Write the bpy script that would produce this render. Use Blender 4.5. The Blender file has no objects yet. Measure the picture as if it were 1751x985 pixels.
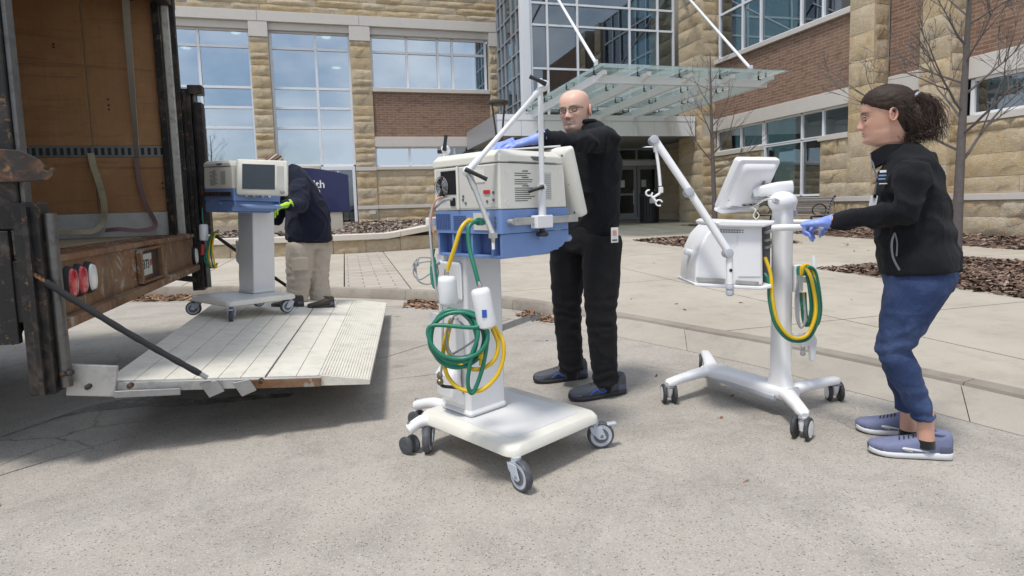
import bpy, bmesh, math, random
import numpy as np
from mathutils import Vector, Matrix, noise

scene = bpy.context.scene
# ------------------------------------------------------------------ camera
F_PX = 1021.4
CAM = np.array([0.0, 0.0, 1.15])
RM = np.array([[0.9627270343953716, -0.2688672095896772, -0.029446236631419865],
               [-0.0528104993567564, -0.0800828678946744, -0.995388258634516],
               [0.2652691244792409, 0.9598422567678633, -0.09129695351320474]])
cam_data = bpy.data.cameras.new('camera')
cam_data.sensor_width = 36.0
cam_data.sensor_fit = 'HORIZONTAL'
cam_data.lens = 36.0 * F_PX / 1751.0
cam_data.shift_y = -49.5 / 1751.0
cam_data.clip_start = 0.05
cam_data.clip_end = 3000
cam = bpy.data.objects.new('camera', cam_data)
scene.collection.objects.link(cam)
mw = Matrix.Identity(4)
for i in range(3):
    mw[i][0] = RM[0][i]; mw[i][1] = -RM[1][i]; mw[i][2] = -RM[2][i]; mw[i][3] = CAM[i]
cam.matrix_world = mw
scene.camera = cam

# ------------------------------------------------------------------ world and sun
SUN_AZ = math.radians(-125)      # measured from +Y towards +X: the sun stands to the left
SUN_EL = math.radians(69)
world = bpy.data.worlds.new('World'); scene.world = world; world.use_nodes = True
wn = world.node_tree.nodes; wl = world.node_tree.links; wn.clear()
wo = wn.new('ShaderNodeOutputWorld'); bg = wn.new('ShaderNodeBackground')
sky = wn.new('ShaderNodeTexSky'); sky.sky_type = 'NISHITA'; sky.sun_disc = False
sky.sun_elevation = SUN_EL; sky.sun_rotation = SUN_AZ % (2 * math.pi)
sky.air_density = 1.0; sky.dust_density = 1.2; sky.ozone_density = 1.0
tc = wn.new('ShaderNodeTexCoord'); mp = wn.new('ShaderNodeMapping'); mp.inputs['Scale'].default_value = (1.6, 1.6, 3.4)
cn = wn.new('ShaderNodeTexNoise'); cn.inputs['Scale'].default_value = 1.9; cn.inputs['Detail'].default_value = 7; cn.inputs['Roughness'].default_value = .55
cr = wn.new('ShaderNodeValToRGB'); cr.color_ramp.elements[0].position = .36; cr.color_ramp.elements[1].position = .60
mx = wn.new('ShaderNodeMix'); mx.data_type = 'RGBA'
mx.inputs['B'].default_value = (7.4, 7.9, 8.6, 1)
wl.new(tc.outputs['Generated'], mp.inputs['Vector']); wl.new(mp.outputs['Vector'], cn.inputs['Vector'])
wl.new(cn.outputs['Fac'], cr.inputs['Fac']); wl.new(cr.outputs['Color'], mx.inputs['Factor'])
wl.new(sky.outputs['Color'], mx.inputs['A']); wl.new(mx.outputs['Result'], bg.inputs['Color'])
bg.inputs['Strength'].default_value = 0.07
wl.new(bg.outputs['Background'], wo.inputs['Surface'])
sd = bpy.data.lights.new('sun', 'SUN'); sd.energy = 1.5; sd.angle = math.radians(10); sd.color = (1, .96, .9)
sun = bpy.data.objects.new('sun', sd); scene.collection.objects.link(sun)
sdir = Vector((math.sin(SUN_AZ) * math.cos(SUN_EL), math.cos(SUN_AZ) * math.cos(SUN_EL), math.sin(SUN_EL)))
sun.rotation_euler = sdir.to_track_quat('Z', 'Y').to_euler()
vs = scene.view_settings
vs.view_transform = 'Standard'; vs.look = 'None'; vs.gamma = 1.0; vs.exposure = 1.0; vs.use_curve_mapping = False

cy = scene.cycles
cy.max_bounces = 7; cy.diffuse_bounces = 3; cy.glossy_bounces = 3; cy.transmission_bounces = 4; cy.transparent_max_bounces = 8
cy.caustics_reflective = False; cy.caustics_refractive = False; cy.use_denoising = True; cy.use_adaptive_sampling = True; cy.adaptive_threshold = .015; cy.sample_clamp_indirect = 6

# ------------------------------------------------------------------ helpers
COL = scene.collection
PI = math.pi
rnd = random.Random(7)

def ray(px, py):
    return RM.T @ np.array([px - 875.5, py - 443.0, F_PX])
def at(px, py, d):                       # the point d metres deep along a sight line
    return Vector(CAM + ray(px, py) / F_PX * d)
def onY(px, py, Y):
    r = ray(px, py); return Vector(CAM + r * (Y / r[1]))
def onX(px, py, X):
    r = ray(px, py); return Vector(CAM + r * (X / r[0]))
def gnd(px, py, z=0.0):
    r = ray(px, py); return Vector(CAM + r * ((z - CAM[2]) / r[2]))

def V(*a): return Vector(a)
def lerp(a, b, t): return a + (b - a) * t

def tag(o, label=None, cat=None, group=None, kind=None):
    if label: o['label'] = label
    if cat: o['category'] = cat
    if group: o['group'] = group
    if kind: o['kind'] = kind
    return o

def empty(name, loc=(0, 0, 0), rz=0.0, label=None, cat=None, group=None):
    o = bpy.data.objects.new(name, None); COL.objects.link(o)
    o.location = loc; o.rotation_euler = (0, 0, rz); o.empty_display_size = .1
    tag(o, label, cat, group)
    return o

def wmat(o):
    m = Matrix.LocRotScale(o.location, o.rotation_euler, o.scale)
    return wmat(o.parent) @ m if o.parent else m

class MB:
    """collects geometry; build() links it as one mesh object"""
    def __init__(s): s.v = []; s.f = []; s.mi = []; s.cur = 0; s.col = None
    def add(s, verts, faces):
        b = len(s.v); s.v += [tuple(p) for p in verts]
        s.f += [tuple(i + b for i in f) for f in faces]; s.mi += [s.cur] * len(faces)
        return s
    def mat(s, i): s.cur = i; return s
    def box(s, c, d, rot=None):
        c = Vector(c); x, y, z = d[0] / 2, d[1] / 2, d[2] / 2
        vs_ = [Vector((i * x, j * y, k * z)) for k in (-1, 1) for j in (-1, 1) for i in (-1, 1)]
        if rot is not None:
            vs_ = [rot @ p for p in vs_]
        s.add([c + p for p in vs_], [(0, 2, 3, 1), (4, 5, 7, 6), (0, 1, 5, 4), (2, 6, 7, 3), (0, 4, 6, 2), (1, 3, 7, 5)])
        return s
    def bb(s, a, b):                     # box from min to max corner
        return s.box([(a[i] + b[i]) / 2 for i in range(3)], [abs(b[i] - a[i]) for i in range(3)])
    def bar(s, a, b, w, t, up=(0, 0, 1)):
        a, b = Vector(a), Vector(b); d = (b - a); L = d.length
        if L < 1e-6: return s
        x = d / L; u = Vector(up)
        y = u.cross(x)
        if y.length < 1e-4: y = Vector((0, 1, 0)).cross(x)
        if y.length < 1e-4: y = Vector((1, 0, 0)).cross(x)
        y.normalize(); z = x.cross(y)
        m = Matrix((x, y, z)).transposed()
        return s.box((a + b) / 2, (L, w, t), m)
    def rings(s, rings, cap=True, closed=True):
        n = len(rings[0]); vs_ = [p for r in rings for p in r]; fs = []
        for i in range(len(rings) - 1):
            for j in range(n if closed else n - 1):
                k = (j + 1) % n
                fs.append((i * n + j, i * n + k, (i + 1) * n + k, (i + 1) * n + j))
        if cap and closed:
            fs.append(tuple(range(n - 1, -1, -1))); L = (len(rings) - 1) * n
            fs.append(tuple(L + j for j in range(n)))
        return s.add(vs_, fs)
    def tube(s, pts, r, n=10, cap=True, round_end=False):
        pts = [Vector(p) for p in pts]; m = len(pts)
        rr = r if isinstance(r, (list, tuple)) else [r] * m
        rings = []; prev = None
        for i, p in enumerate(pts):
            t = (pts[min(i + 1, m - 1)] - pts[max(i - 1, 0)])
            t = t.normalized() if t.length > 1e-9 else Vector((0, 0, 1))
            if prev is None:
                a = Vector((0, 0, 1)) if abs(t.z) < .9 else Vector((1, 0, 0))
                u = a.cross(t).normalized()
            else:
                u = prev - t * prev.dot(t)
                u = u.normalized() if u.length > 1e-6 else t.orthogonal().normalized()
            prev = u; w = t.cross(u)
            rings.append([p + (u * math.cos(2 * PI * k / n) + w * math.sin(2 * PI * k / n)) * rr[i] for k in range(n)])
        return s.rings(rings, cap)
    def cyl(s, a, b, r, n=20, r2=None):
        return s.tube([a, b], [r, r if r2 is None else r2], n)
    def lathe(s, c, axis, prof, n=24):
        """prof: (radius, distance along the axis)"""
        c = Vector(c); a = Vector(axis).normalized(); u = a.orthogonal().normalized(); w = a.cross(u)
        rings = [[c + a * h + (u * math.cos(2 * PI * k / n) + w * math.sin(2 * PI * k / n)) * max(r, 1e-4) for k in range(n)] for r, h in prof]
        return s.rings(rings)
    def prism(s, poly, d):
        """poly: 3d points of a flat outline, d: extrusion vector"""
        d = Vector(d); n = len(poly); a = [Vector(p) for p in poly]
        return s.rings([a, [p + d for p in a]])
    def loft(s, path, rad, side=(1, 0, 0), n=20, k=1.0):
        """elliptic rings along a path; rad: (across side, across other)"""
        pts = [Vector(p) for p in path]; m = len(pts); rings = []
        sides = side if isinstance(side, list) else [side] * m
        for i, p in enumerate(pts):
            t = (pts[min(i + 1, m - 1)] - pts[max(i - 1, 0)]).normalized()
            u = Vector(sides[i]); u = (u - t * u.dot(t)).normalized(); w = t.cross(u)
            a, b = rad[i] if isinstance(rad[i], (tuple, list)) else (rad[i], rad[i])
            rg = []
            for j in range(n):
                c, q = math.cos(2 * PI * j / n), math.sin(2 * PI * j / n)
                c = math.copysign(abs(c) ** k, c); q = math.copysign(abs(q) ** k, q)
                rg.append(p + u * a * c + w * b * q)
            rings.append(rg)
        return s.rings(rings)
    def ball(s, c, r, n=16, m=10, rot=None):
        c = Vector(c); r = r if isinstance(r, (tuple, list)) else (r, r, r); rings = []
        for i in range(m + 1):
            th = PI * i / m; z = -math.cos(th); q = max(math.sin(th), 1e-3); rg = []
            for j in range(n):
                p = Vector((r[0] * q * math.cos(2 * PI * j / n), r[1] * q * math.sin(2 * PI * j / n), r[2] * z))
                rg.append(c + (rot @ p if rot is not None else p))
            rings.append(rg)
        return s.rings(rings)
    def mesh(s, name):
        me = bpy.data.meshes.new(name); me.from_pydata(s.v, [], s.f)
        return me
    def build(s, name, mats, parent=None, world=False, bevel=0, smooth=40, seg=2):
        if world and parent is not None:
            mi = wmat(parent).inverted(); s.v = [tuple(mi @ Vector(p)) for p in s.v]
        me = s.mesh(name)
        o = bpy.data.objects.new(name, me); COL.objects.link(o)
        ms = mats if isinstance(mats, (list, tuple)) else [mats]
        for m in ms: me.materials.append(m)
        if len(ms) > 1: me.polygons.foreach_set('material_index', s.mi)
        bm = bmesh.new(); bm.from_mesh(me); bmesh.ops.recalc_face_normals(bm, faces=bm.faces); bm.to_mesh(me); bm.free()
        if smooth:
            me.polygons.foreach_set('use_smooth', [True] * len(me.polygons))
            me.set_sharp_from_angle(angle=math.radians(smooth))
        if parent is not None: o.parent = parent
        if bevel:
            b = o.modifiers.new('bevel', 'BEVEL'); b.width = bevel; b.segments = seg; b.limit_method = 'ANGLE'; b.angle_limit = math.radians(35)
            b.harden_normals = True
        return o

def inst(me, name, parent, loc, rot=(0, 0, 0), scale=(1, 1, 1)):
    o = bpy.data.objects.new(name, me); COL.objects.link(o)
    o.location = loc; o.rotation_euler = rot; o.scale = scale
    if parent is not None: o.parent = parent
    return o

def spline(pts, n=8, closed=False):
    """Catmull-Rom through points"""
    P = [Vector(p) for p in pts]; m = len(P); out = []
    rng = range(m if closed else m - 1)
    for i in rng:
        if closed: a, b, c, d = P[(i - 1) % m], P[i], P[(i + 1) % m], P[(i + 2) % m]
        else: a, b, c, d = P[max(i - 1, 0)], P[i], P[i + 1], P[min(i + 2, m - 1)]
        for k in range(n):
            t = k / n
            out.append(.5 * ((2 * b) + (c - a) * t + (2 * a - 5 * b + 4 * c - d) * t * t + (3 * b - a - 3 * c + d) * t ** 3))
    if not closed: out.append(P[-1])
    return out

def remeshed(mb, voxel, smooth_it=6, fac=.5, disp=None):
    """fuses overlapping closed shapes into one continuous surface"""
    me = mb.mesh('tmp'); bm = bmesh.new(); bm.from_mesh(me); bmesh.ops.recalc_face_normals(bm, faces=bm.faces); bm.to_mesh(me); bm.free()
    o = bpy.data.objects.new('tmp', me); COL.objects.link(o)
    r = o.modifiers.new('r', 'REMESH'); r.mode = 'VOXEL'; r.voxel_size = voxel; r.use_smooth_shade = True
    if smooth_it:
        q = o.modifiers.new('s', 'SMOOTH'); q.iterations = smooth_it; q.factor = fac
    dg = bpy.context.evaluated_depsgraph_get(); ev = o.evaluated_get(dg)
    out = bpy.data.meshes.new_from_object(ev)
    bpy.data.objects.remove(o); bpy.data.meshes.remove(me)
    if disp:
        nv = len(out.vertices); co = np.empty(nv * 3); out.vertices.foreach_get('co', co); co = co.reshape(-1, 3)
        nr = np.empty(nv * 3); out.vertices.foreach_get('normal', nr); nr = nr.reshape(-1, 3)
        d = np.array([disp(Vector(c), Vector(q)) for c, q in zip(co, nr)])
        co = co + nr * d[:, None]; out.vertices.foreach_set('co', co.ravel()); out.update()
    return out

def link_mesh(me, name, mats, parent=None, smooth=True):
    o = bpy.data.objects.new(name, me); COL.objects.link(o)
    me.materials.clear()
    for m in (mats if isinstance(mats, (list, tuple)) else [mats]): me.materials.append(m)
    if smooth: me.polygons.foreach_set('use_smooth', [True] * len(me.polygons))
    if parent is not None:
        mi = wmat(parent).inverted(); me.transform(mi); o.parent = parent
    return o

def text_mesh(txt, name, m, parent, M4, size, depth=.0015, align='LEFT', bold=0.0, world=True):
    cu = bpy.data.curves.new('txt', 'FONT'); cu.body = txt; cu.size = size; cu.extrude = depth; cu.align_x = align
    cu.offset = bold; cu.resolution_u = 3
    o = bpy.data.objects.new('txt', cu); COL.objects.link(o)
    dg = bpy.context.evaluated_depsgraph_get(); me = bpy.data.meshes.new_from_object(o.evaluated_get(dg))
    bpy.data.objects.remove(o); bpy.data.curves.remove(cu)
    me.transform(M4)
    if world and parent is not None: me.transform(wmat(parent).inverted())
    me.materials.clear(); me.materials.append(m)
    r = bpy.data.objects.new(name, me); COL.objects.link(r); r.parent = parent
    return r

def frame4(o, x, y):
    """matrix with the given origin, x axis and y axis"""
    x = Vector(x).normalized(); y = Vector(y); y = (y - x * y.dot(x)).normalized(); z = x.cross(y)
    return Matrix(((x.x, y.x, z.x, o[0]), (x.y, y.y, z.y, o[1]), (x.z, y.z, z.z, o[2]), (0, 0, 0, 1)))

# ------------------------------------------------------------------ materials
def _nt(name):
    m = bpy.data.materials.new(name); m.use_nodes = True; t = m.node_tree; t.nodes.clear()
    o = t.nodes.new('ShaderNodeOutputMaterial'); b = t.nodes.new('ShaderNodeBsdfPrincipled')
    t.links.new(b.outputs['BSDF'], o.inputs['Surface'])
    return m, t, b
def _n(t, k, **kw):
    n = t.nodes.new(k)
    for a, v in kw.items():
        if a in n.inputs: n.inputs[a].default_value = v
        else: setattr(n, a, v)
    return n
def _mix(t, fac, a, b, blend='MIX'):
    n = t.nodes.new('ShaderNodeMix'); n.data_type = 'RGBA'; n.blend_type = blend
    for sock, val in (('Factor', fac), ('A', a), ('B', b)):
        if hasattr(val, 'is_output'): t.links.new(val, n.inputs[sock])
        elif sock == 'Factor': n.inputs[sock].default_value = val
        else: n.inputs[sock].default_value = tuple(val) + ((1,) if len(val) == 3 else ())
    return n.outputs['Result']
def _ramp(t, src, stops):
    r = t.nodes.new('ShaderNodeValToRGB'); el = r.color_ramp.elements
    while len(el) < len(stops): el.new(.5)
    for e, (p, c) in zip(el, stops):
        e.position = p; e.color = (c, c, c, 1) if isinstance(c, (int, float)) else tuple(c) + (1,)
    t.links.new(src, r.inputs['Fac']); return r.outputs['Color']
def _noise(t, scale, detail=5, rough=.6, vec=None, dist=0):
    n = _n(t, 'ShaderNodeTexNoise', Scale=scale, Detail=detail, Roughness=rough, Distortion=dist)
    if vec is not None: t.links.new(vec, n.inputs['Vector'])
    return n.outputs['Fac']
def _obj(t, scale=(1, 1, 1)):
    c = t.nodes.new('ShaderNodeTexCoord'); m = t.nodes.new('ShaderNodeMapping'); m.inputs['Scale'].default_value = scale
    t.links.new(c.outputs['Object'], m.inputs['Vector']); return m.outputs['Vector']
def _geo(t, scale=(1, 1, 1)):
    c = t.nodes.new('ShaderNodeNewGeometry'); m = t.nodes.new('ShaderNodeMapping'); m.inputs['Scale'].default_value = scale
    t.links.new(c.outputs['Position'], m.inputs['Vector']); return m.outputs['Vector']
def _bump(t, b, h, strength, dist=.01):
    n = _n(t, 'ShaderNodeBump', Strength=strength, Distance=dist); t.links.new(h, n.inputs['Height'])
    t.links.new(n.outputs['Normal'], b.inputs['Normal']); return n

def mat(name, col, rough=.5, metal=0., var=.10, scale=6., bump=0., bscale=80., dirt=0., dirtcol=(.12, .10, .08), coat=0., sheen=0., rvar=.08, spec=.5):
    m, t, b = _nt(name); v = _geo(t)
    n1 = _noise(t, scale, 5, .6, v)
    a = tuple(max(0, c * (1 - var)) for c in col); z = tuple(min(1, c * (1 + var)) for c in col)
    c = _mix(t, n1, a, z)
    if dirt:
        d = _ramp(t, _noise(t, scale * 2.3, 8, .7, v), [(.48, 0.), (.75, dirt)])
        c = _mix(t, d, c, dirtcol)
    t.links.new(c, b.inputs['Base Color'])
    rn = _n(t, 'ShaderNodeMapRange'); t.links.new(_noise(t, scale * 3, 4, .6, v), rn.inputs['Value'])
    rn.inputs['To Min'].default_value = max(.02, rough - rvar); rn.inputs['To Max'].default_value = min(1, rough + rvar)
    t.links.new(rn.outputs['Result'], b.inputs['Roughness'])
    b.inputs['Metallic'].default_value = metal; b.inputs['Coat Weight'].default_value = coat
    b.inputs['Sheen Weight'].default_value = sheen; b.inputs['Specular IOR Level'].default_value = spec
    if bump: _bump(t, b, _noise(t, bscale, 4, .6, v), bump, .004)
    return m
# ------------------------------------------------------------------ surface materials
def concrete_aggregate():
    m, t, b = _nt('exposed_aggregate_concrete'); v = _geo(t)
    c = _mix(t, _ramp(t, _noise(t, .5, 7, .65, v), [(.3, 0.), (.7, 1.)]), (.335, .306, .268), (.445, .412, .366))
    c = _mix(t, _ramp(t, _noise(t, 2.3, 8, .72, v, .4), [(.44, 0.), (.72, .65)]), c, (.205, .188, .168))
    c = _mix(t, _ramp(t, _noise(t, 9., 6, .7, v), [(.52, 0.), (.8, .4)]), c, (.47, .44, .40))
    vo = _n(t, 'ShaderNodeTexVoronoi', Scale=150.); t.links.new(v, vo.inputs['Vector'])
    sep = t.nodes.new('ShaderNodeSeparateColor'); t.links.new(vo.outputs['Color'], sep.inputs['Color'])
    peb = _ramp(t, sep.outputs['Red'], [(0., (.10, .085, .07)), (.18, (.25, .215, .175)), (.5, (.40, .365, .32)), (.85, (.48, .45, .41)), (1., (.66, .64, .60))])
    inside = _ramp(t, vo.outputs['Distance'], [(.22, .62), (.55, 0.)])
    c = _mix(t, inside, c, peb)
    vo3 = _n(t, 'ShaderNodeTexVoronoi', Scale=85., Randomness=1.); t.links.new(v, vo3.inputs['Vector'])
    sp3 = t.nodes.new('ShaderNodeSeparateColor'); t.links.new(vo3.outputs['Color'], sp3.inputs['Color'])
    dk = _n(t, 'ShaderNodeMath', operation='MULTIPLY')
    t.links.new(_ramp(t, vo3.outputs['Distance'], [(.18, .8), (.36, 0.)]), dk.inputs[0])
    t.links.new(_ramp(t, sp3.outputs['Green'], [(.74, 0.), (.80, 1.)]), dk.inputs[1])
    c = _mix(t, dk.outputs[0], c, (.09, .08, .072))
    # hairline cracks and old drip marks
    vc = _n(t, 'ShaderNodeTexVoronoi', Scale=.42, feature='DISTANCE_TO_EDGE'); wv = _n(t, 'ShaderNodeVectorMath', operation='ADD'); nn = _n(t, 'ShaderNodeTexNoise', Scale=3.5, Detail=5.); sc_ = _n(t, 'ShaderNodeVectorMath', operation='SCALE'); sc_.inputs['Scale'].default_value = .22
    t.links.new(v, nn.inputs['Vector']); t.links.new(v, wv.inputs[0]); t.links.new(nn.outputs['Color'], sc_.inputs[0]); t.links.new(sc_.outputs[0], wv.inputs[1]); t.links.new(wv.outputs[0], vc.inputs['Vector'])
    ck = _n(t, 'ShaderNodeMath', operation='MULTIPLY'); t.links.new(_ramp(t, vc.outputs['Distance'], [(.0012, .6), (.0035, 0.)]), ck.inputs[0]); t.links.new(_ramp(t, _noise(t, .7, 2, .5, v), [(.50, 0.), (.60, 1.)]), ck.inputs[1])
    c = _mix(t, ck.outputs[0], c, (.07, .06, .05))
    vd = _n(t, 'ShaderNodeTexVoronoi', Scale=1.7); t.links.new(wv.outputs[0], vd.inputs['Vector'])
    c = _mix(t, _ramp(t, vd.outputs['Distance'], [(.02, .5), (.10, 0.)]), c, (.13, .117, .104))
    t.links.new(c, b.inputs['Base Color']); b.inputs['Roughness'].default_value = .88; b.inputs['Specular IOR Level'].default_value = .25
    _bump(t, b, vo.outputs['Distance'], .4, .004)
    return m
def concrete_broom(name, c1, c2, stain=.35, fine=60):
    m, t, b = _nt(name); v = _geo(t)
    c = _mix(t, _ramp(t, _noise(t, .8, 7, .65, v), [(.32, 0.), (.68, 1.)]), c1, c2)
    c = _mix(t, _ramp(t, _noise(t, 4.5, 8, .72, v), [(.5, 0.), (.82, stain)]), c, tuple(x * .55 for x in c1))
    g = _noise(t, 170., 3, .7, v)
    c = _mix(t, _ramp(t, g, [(.35, .22), (.55, 0.)]), c, tuple(x * .5 for x in c1))
    inf = t.nodes.new('ShaderNodeObjectInfo')
    c = _mix(t, _ramp(t, inf.outputs['Random'], [(0., 0.), (1., .16)]), c, tuple(x * .72 for x in c1))
    t.links.new(c, b.inputs['Base Color']); b.inputs['Roughness'].default_value = .9; b.inputs['Specular IOR Level'].default_value = .2
    _bump(t, b, _noise(t, 120., 3, .6, v), .18, .003)
    return m
M = {}
M['aggregate'] = concrete_aggregate()
M['walk'] = concrete_broom('sidewalk_concrete', (.40, .36, .30), (.50, .455, .39), .55)
M['gutter'] = concrete_broom('gutter_concrete', (.34, .31, .265), (.45, .41, .355), .6)
M['curb'] = concrete_broom('curb_concrete', (.25, .225, .19), (.40, .36, .31), .8)
M['soil'] = mat('joint_filler', (.10, .085, .07), .95, var=.3, scale=20)
M['ground'] = mat('distant_ground', (.16, .17, .12), .95, var=.3, scale=.2)
def paver_mat():
    m, t, b = _nt('paver_panel'); v = _geo(t)
    br = _n(t, 'ShaderNodeTexBrick', Scale=1.); t.links.new(v, br.inputs['Vector'])
    br.inputs['Color1'].default_value = (.36, .32, .27, 1); br.inputs['Color2'].default_value = (.44, .40, .34, 1); br.inputs['Mortar'].default_value = (.19, .17, .145, 1)
    br.inputs['Brick Width'].default_value = .4; br.inputs['Row Height'].default_value = .2; br.inputs['Mortar Size'].default_value = .008
    t.links.new(br.outputs['Color'], b.inputs['Base Color']); b.inputs['Roughness'].default_value = .9
    return m
M['paver'] = paver_mat()

# ------------------------------------------------------------------ ground, driveway, gutter, kerb, walk
g = MB(); S = 700
g.add([(-S, -S, -.12), (S, -S, -.12), (S, S, -.12), (-S, S, -.12)], [(0, 1, 2, 3)])
tag(g.build('ground', M['ground'], smooth=0), kind='structure')

EDGE = [(-14, 13.5), (-3.2, 9.15), (-1.9, 8.5), (-.2, 7.5), (.41, 7.08), (.9, 6.68), (1.7, 5.52), (1.86, 5.26), (2.17, 4.59), (2.5, 3.83), (2.68, 3.35), (2.77, 2.85), (2.86, 2.53), (3.0, 1.97), (3.2, 1.0), (3.4, -3), (3.6, -30)]
KERB = [(-14, 14.2), (-3.3, 9.75), (-2.0, 9.1), (-.23, 8.15), (.45, 7.65), (1.02, 7.16), (1.70, 6.3), (1.99, 5.75), (2.35, 5.0), (2.66, 4.12), (2.88, 3.62), (2.99, 3.22), (3.09, 2.88), (3.26, 2.15), (3.46, 1.0), (3.72, -3), (4.0, -30)]
def chaikin(p, it=2):
    for _ in range(it):
        q = [p[0]]
        for a, b in zip(p[:-1], p[1:]):
            q += [(a[0] * .75 + b[0] * .25, a[1] * .75 + b[1] * .25), (a[0] * .25 + b[0] * .75, a[1] * .25 + b[1] * .75)]
        q.append(p[-1]); p = q
    return p
EDGE = chaikin(EDGE); KERB = chaikin(KERB)
def offset(line, d):
    out = []
    for i, p in enumerate(line):
        a = Vector(line[max(i - 1, 0)] + (0,)); c = Vector(line[min(i + 1, len(line) - 1)] + (0,))
        t = (c - a).normalized(); out.append((p[0] - t.y * d, p[1] + t.x * d))   # d > 0: to the walk side
    return out
KBACK = offset(KERB, .16)
def zs(x, y): return min(.345, .10 + .014 * max(0., x * .35 + y * .94 - 6.2))

def clip(poly, n, c):
    """keeps the side with n.p >= c"""
    out = []
    for i in range(len(poly)):
        a, b = poly[i], poly[(i + 1) % len(poly)]
        da, db = n[0] * a[0] + n[1] * a[1] - c, n[0] * b[0] + n[1] * b[1] - c
        if da >= 0: out.append(a)
        if (da >= 0) != (db >= 0):
            t = da / (da - db); out.append((a[0] + (b[0] - a[0]) * t, a[1] + (b[1] - a[1]) * t))
    return out
def area(p): return abs(sum(p[i][0] * p[(i + 1) % len(p)][1] - p[(i + 1) % len(p)][0] * p[i][1] for i in range(len(p)))) / 2

def slab(poly, zf, m, parent, name, thick=.09, dz=0., bevel=.006):
    q = []
    for p in poly:
        if not q or (abs(p[0] - q[-1][0]) + abs(p[1] - q[-1][1])) > 1e-4: q.append(p)
    if abs(q[0][0] - q[-1][0]) + abs(q[0][1] - q[-1][1]) < 1e-4: q.pop()
    if len(q) < 3 or area(q) < .01: return
    b = MB(); b.rings([[(x, y, zf(x, y) - thick) for x, y in q], [(x, y, zf(x, y) + dz) for x, y in q]])
    return b.build(name, m, parent, smooth=0)

road = empty('driveway'); tag(road, kind='structure')
base = [(p[0], p[1]) for p in EDGE] + [(-40, -30), (-40, 13.5)]
j0, j1 = gnd(0, 813), gnd(740, 586); jd = (j1 - j0).normalized(); jn = (-jd.y, jd.x); jc = jn[0] * j0.x + jn[1] * j0.y
cross = (jd.x, jd.y); cc = [cross[0] * j0.x + cross[1] * j0.y - 2.6, 0]; cc[1] = cc[0] - 4.6
for half in ((1,), (-1,)):
    s_ = half[0]
    p1 = clip(base, (jn[0] * s_, jn[1] * s_), jc * s_ + .006)
    for lo, hi in ((-100, cc[1]), (cc[1], cc[0]), (cc[0], 100)):
        p2 = clip(clip(p1, cross, lo + .006), (-cross[0], -cross[1]), -hi + .006)
        if len(p2) > 2 and area(p2) > .05:
            slab(p2, lambda x, y: 0., M['aggregate'], road, 'concrete_panel')
jf = MB(); jf.add([(-40, -30, -.012), (3.6, -30, -.012), (3.4, 4, -.012), (-40, 14, -.012)], [(0, 1, 2, 3)]); jf.build('joint_filler', M['soil'], road, smooth=0)

gut = empty('gutter'); tag(gut, kind='structure')
def hk(p):
    t = min(1, max(0, (p[1] - 4.7) / 1.2)); return lerp(.094, 0., t * t * (3 - 2 * t))
N = len(EDGE); cutat = [0]
acc = 0
for i in range(1, N):
    acc += math.hypot(EDGE[i][0] - EDGE[i - 1][0], EDGE[i][1] - EDGE[i - 1][1])
    if acc > 1.7: cutat.append(i); acc = 0
cutat.append(N - 1)
for a, c in zip(cutat[:-1], cutat[1:]):
    if c <= a: continue
    b = MB(); top = []
    for i in range(a, c + 1):
        e, k = Vector(EDGE[i] + (0,)), Vector(KERB[i] + (0,))
        if i == a: e = lerp(e, Vector(EDGE[i + 1] + (0,)), min(.3, .0022 / max(1e-4, (Vector(EDGE[i + 1] + (0,)) - e).length))); k = lerp(k, Vector(KERB[i + 1] + (0,)), min(.3, .0022 / max(1e-4, (Vector(KERB[i + 1] + (0,)) - k).length)))
        if i == c: e = lerp(e, Vector(EDGE[i - 1] + (0,)), min(.3, .0022 / max(1e-4, (Vector(EDGE[i - 1] + (0,)) - e).length))); k = lerp(k, Vector(KERB[i - 1] + (0,)), min(.3, .0022 / max(1e-4, (Vector(KERB[i - 1] + (0,)) - k).length)))
        e = lerp(e, k, .014); h = hk(KERB[i]); k = lerp(e, k, .985)
        md = lerp(e, k, .5)
        top.append([(e.x, e.y, -.09), (e.x, e.y, 0.002), (md.x, md.y, lerp(-.006, h * .55, min(1, h * 10))), (k.x, k.y, h), (k.x, k.y, -.09)])
    b.rings(top, cap=False, closed=False); b.build('gutter_section', M['gutter'], gut, smooth=20)
kerb = empty('kerb'); tag(kerb, kind='structure')
for a, c in zip(cutat[:-1], cutat[1:]):
    if c <= a: continue
    b = MB(); rg = []
    for i in range(a, c + 1):
        k, q = Vector(KERB[i] + (0,)), Vector(KBACK[i] + (0,))
        if i == a: d = (Vector(KERB[i + 1] + (0,)) - k).normalized() * .0022; k = k + d; q = q + d
        if i == c: d = (Vector(KERB[i - 1] + (0,)) - k).normalized() * .0022; k = k + d; q = q + d
        z = zs(q.x, q.y); k1 = lerp(k, q, .10); k2 = lerp(k, q, .22); q = lerp(k, q, .97)
        rg.append([(k.x, k.y, -.09), (k.x, k.y, .01), (k1.x, k1.y, z - .03), (k2.x, k2.y, z + .003), (q.x, q.y, z + .003), (q.x, q.y, -.09)])
    b.rings(rg, cap=True, closed=True); b.build('kerb_stone', M['curb'], kerb, smooth=30)

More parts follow.
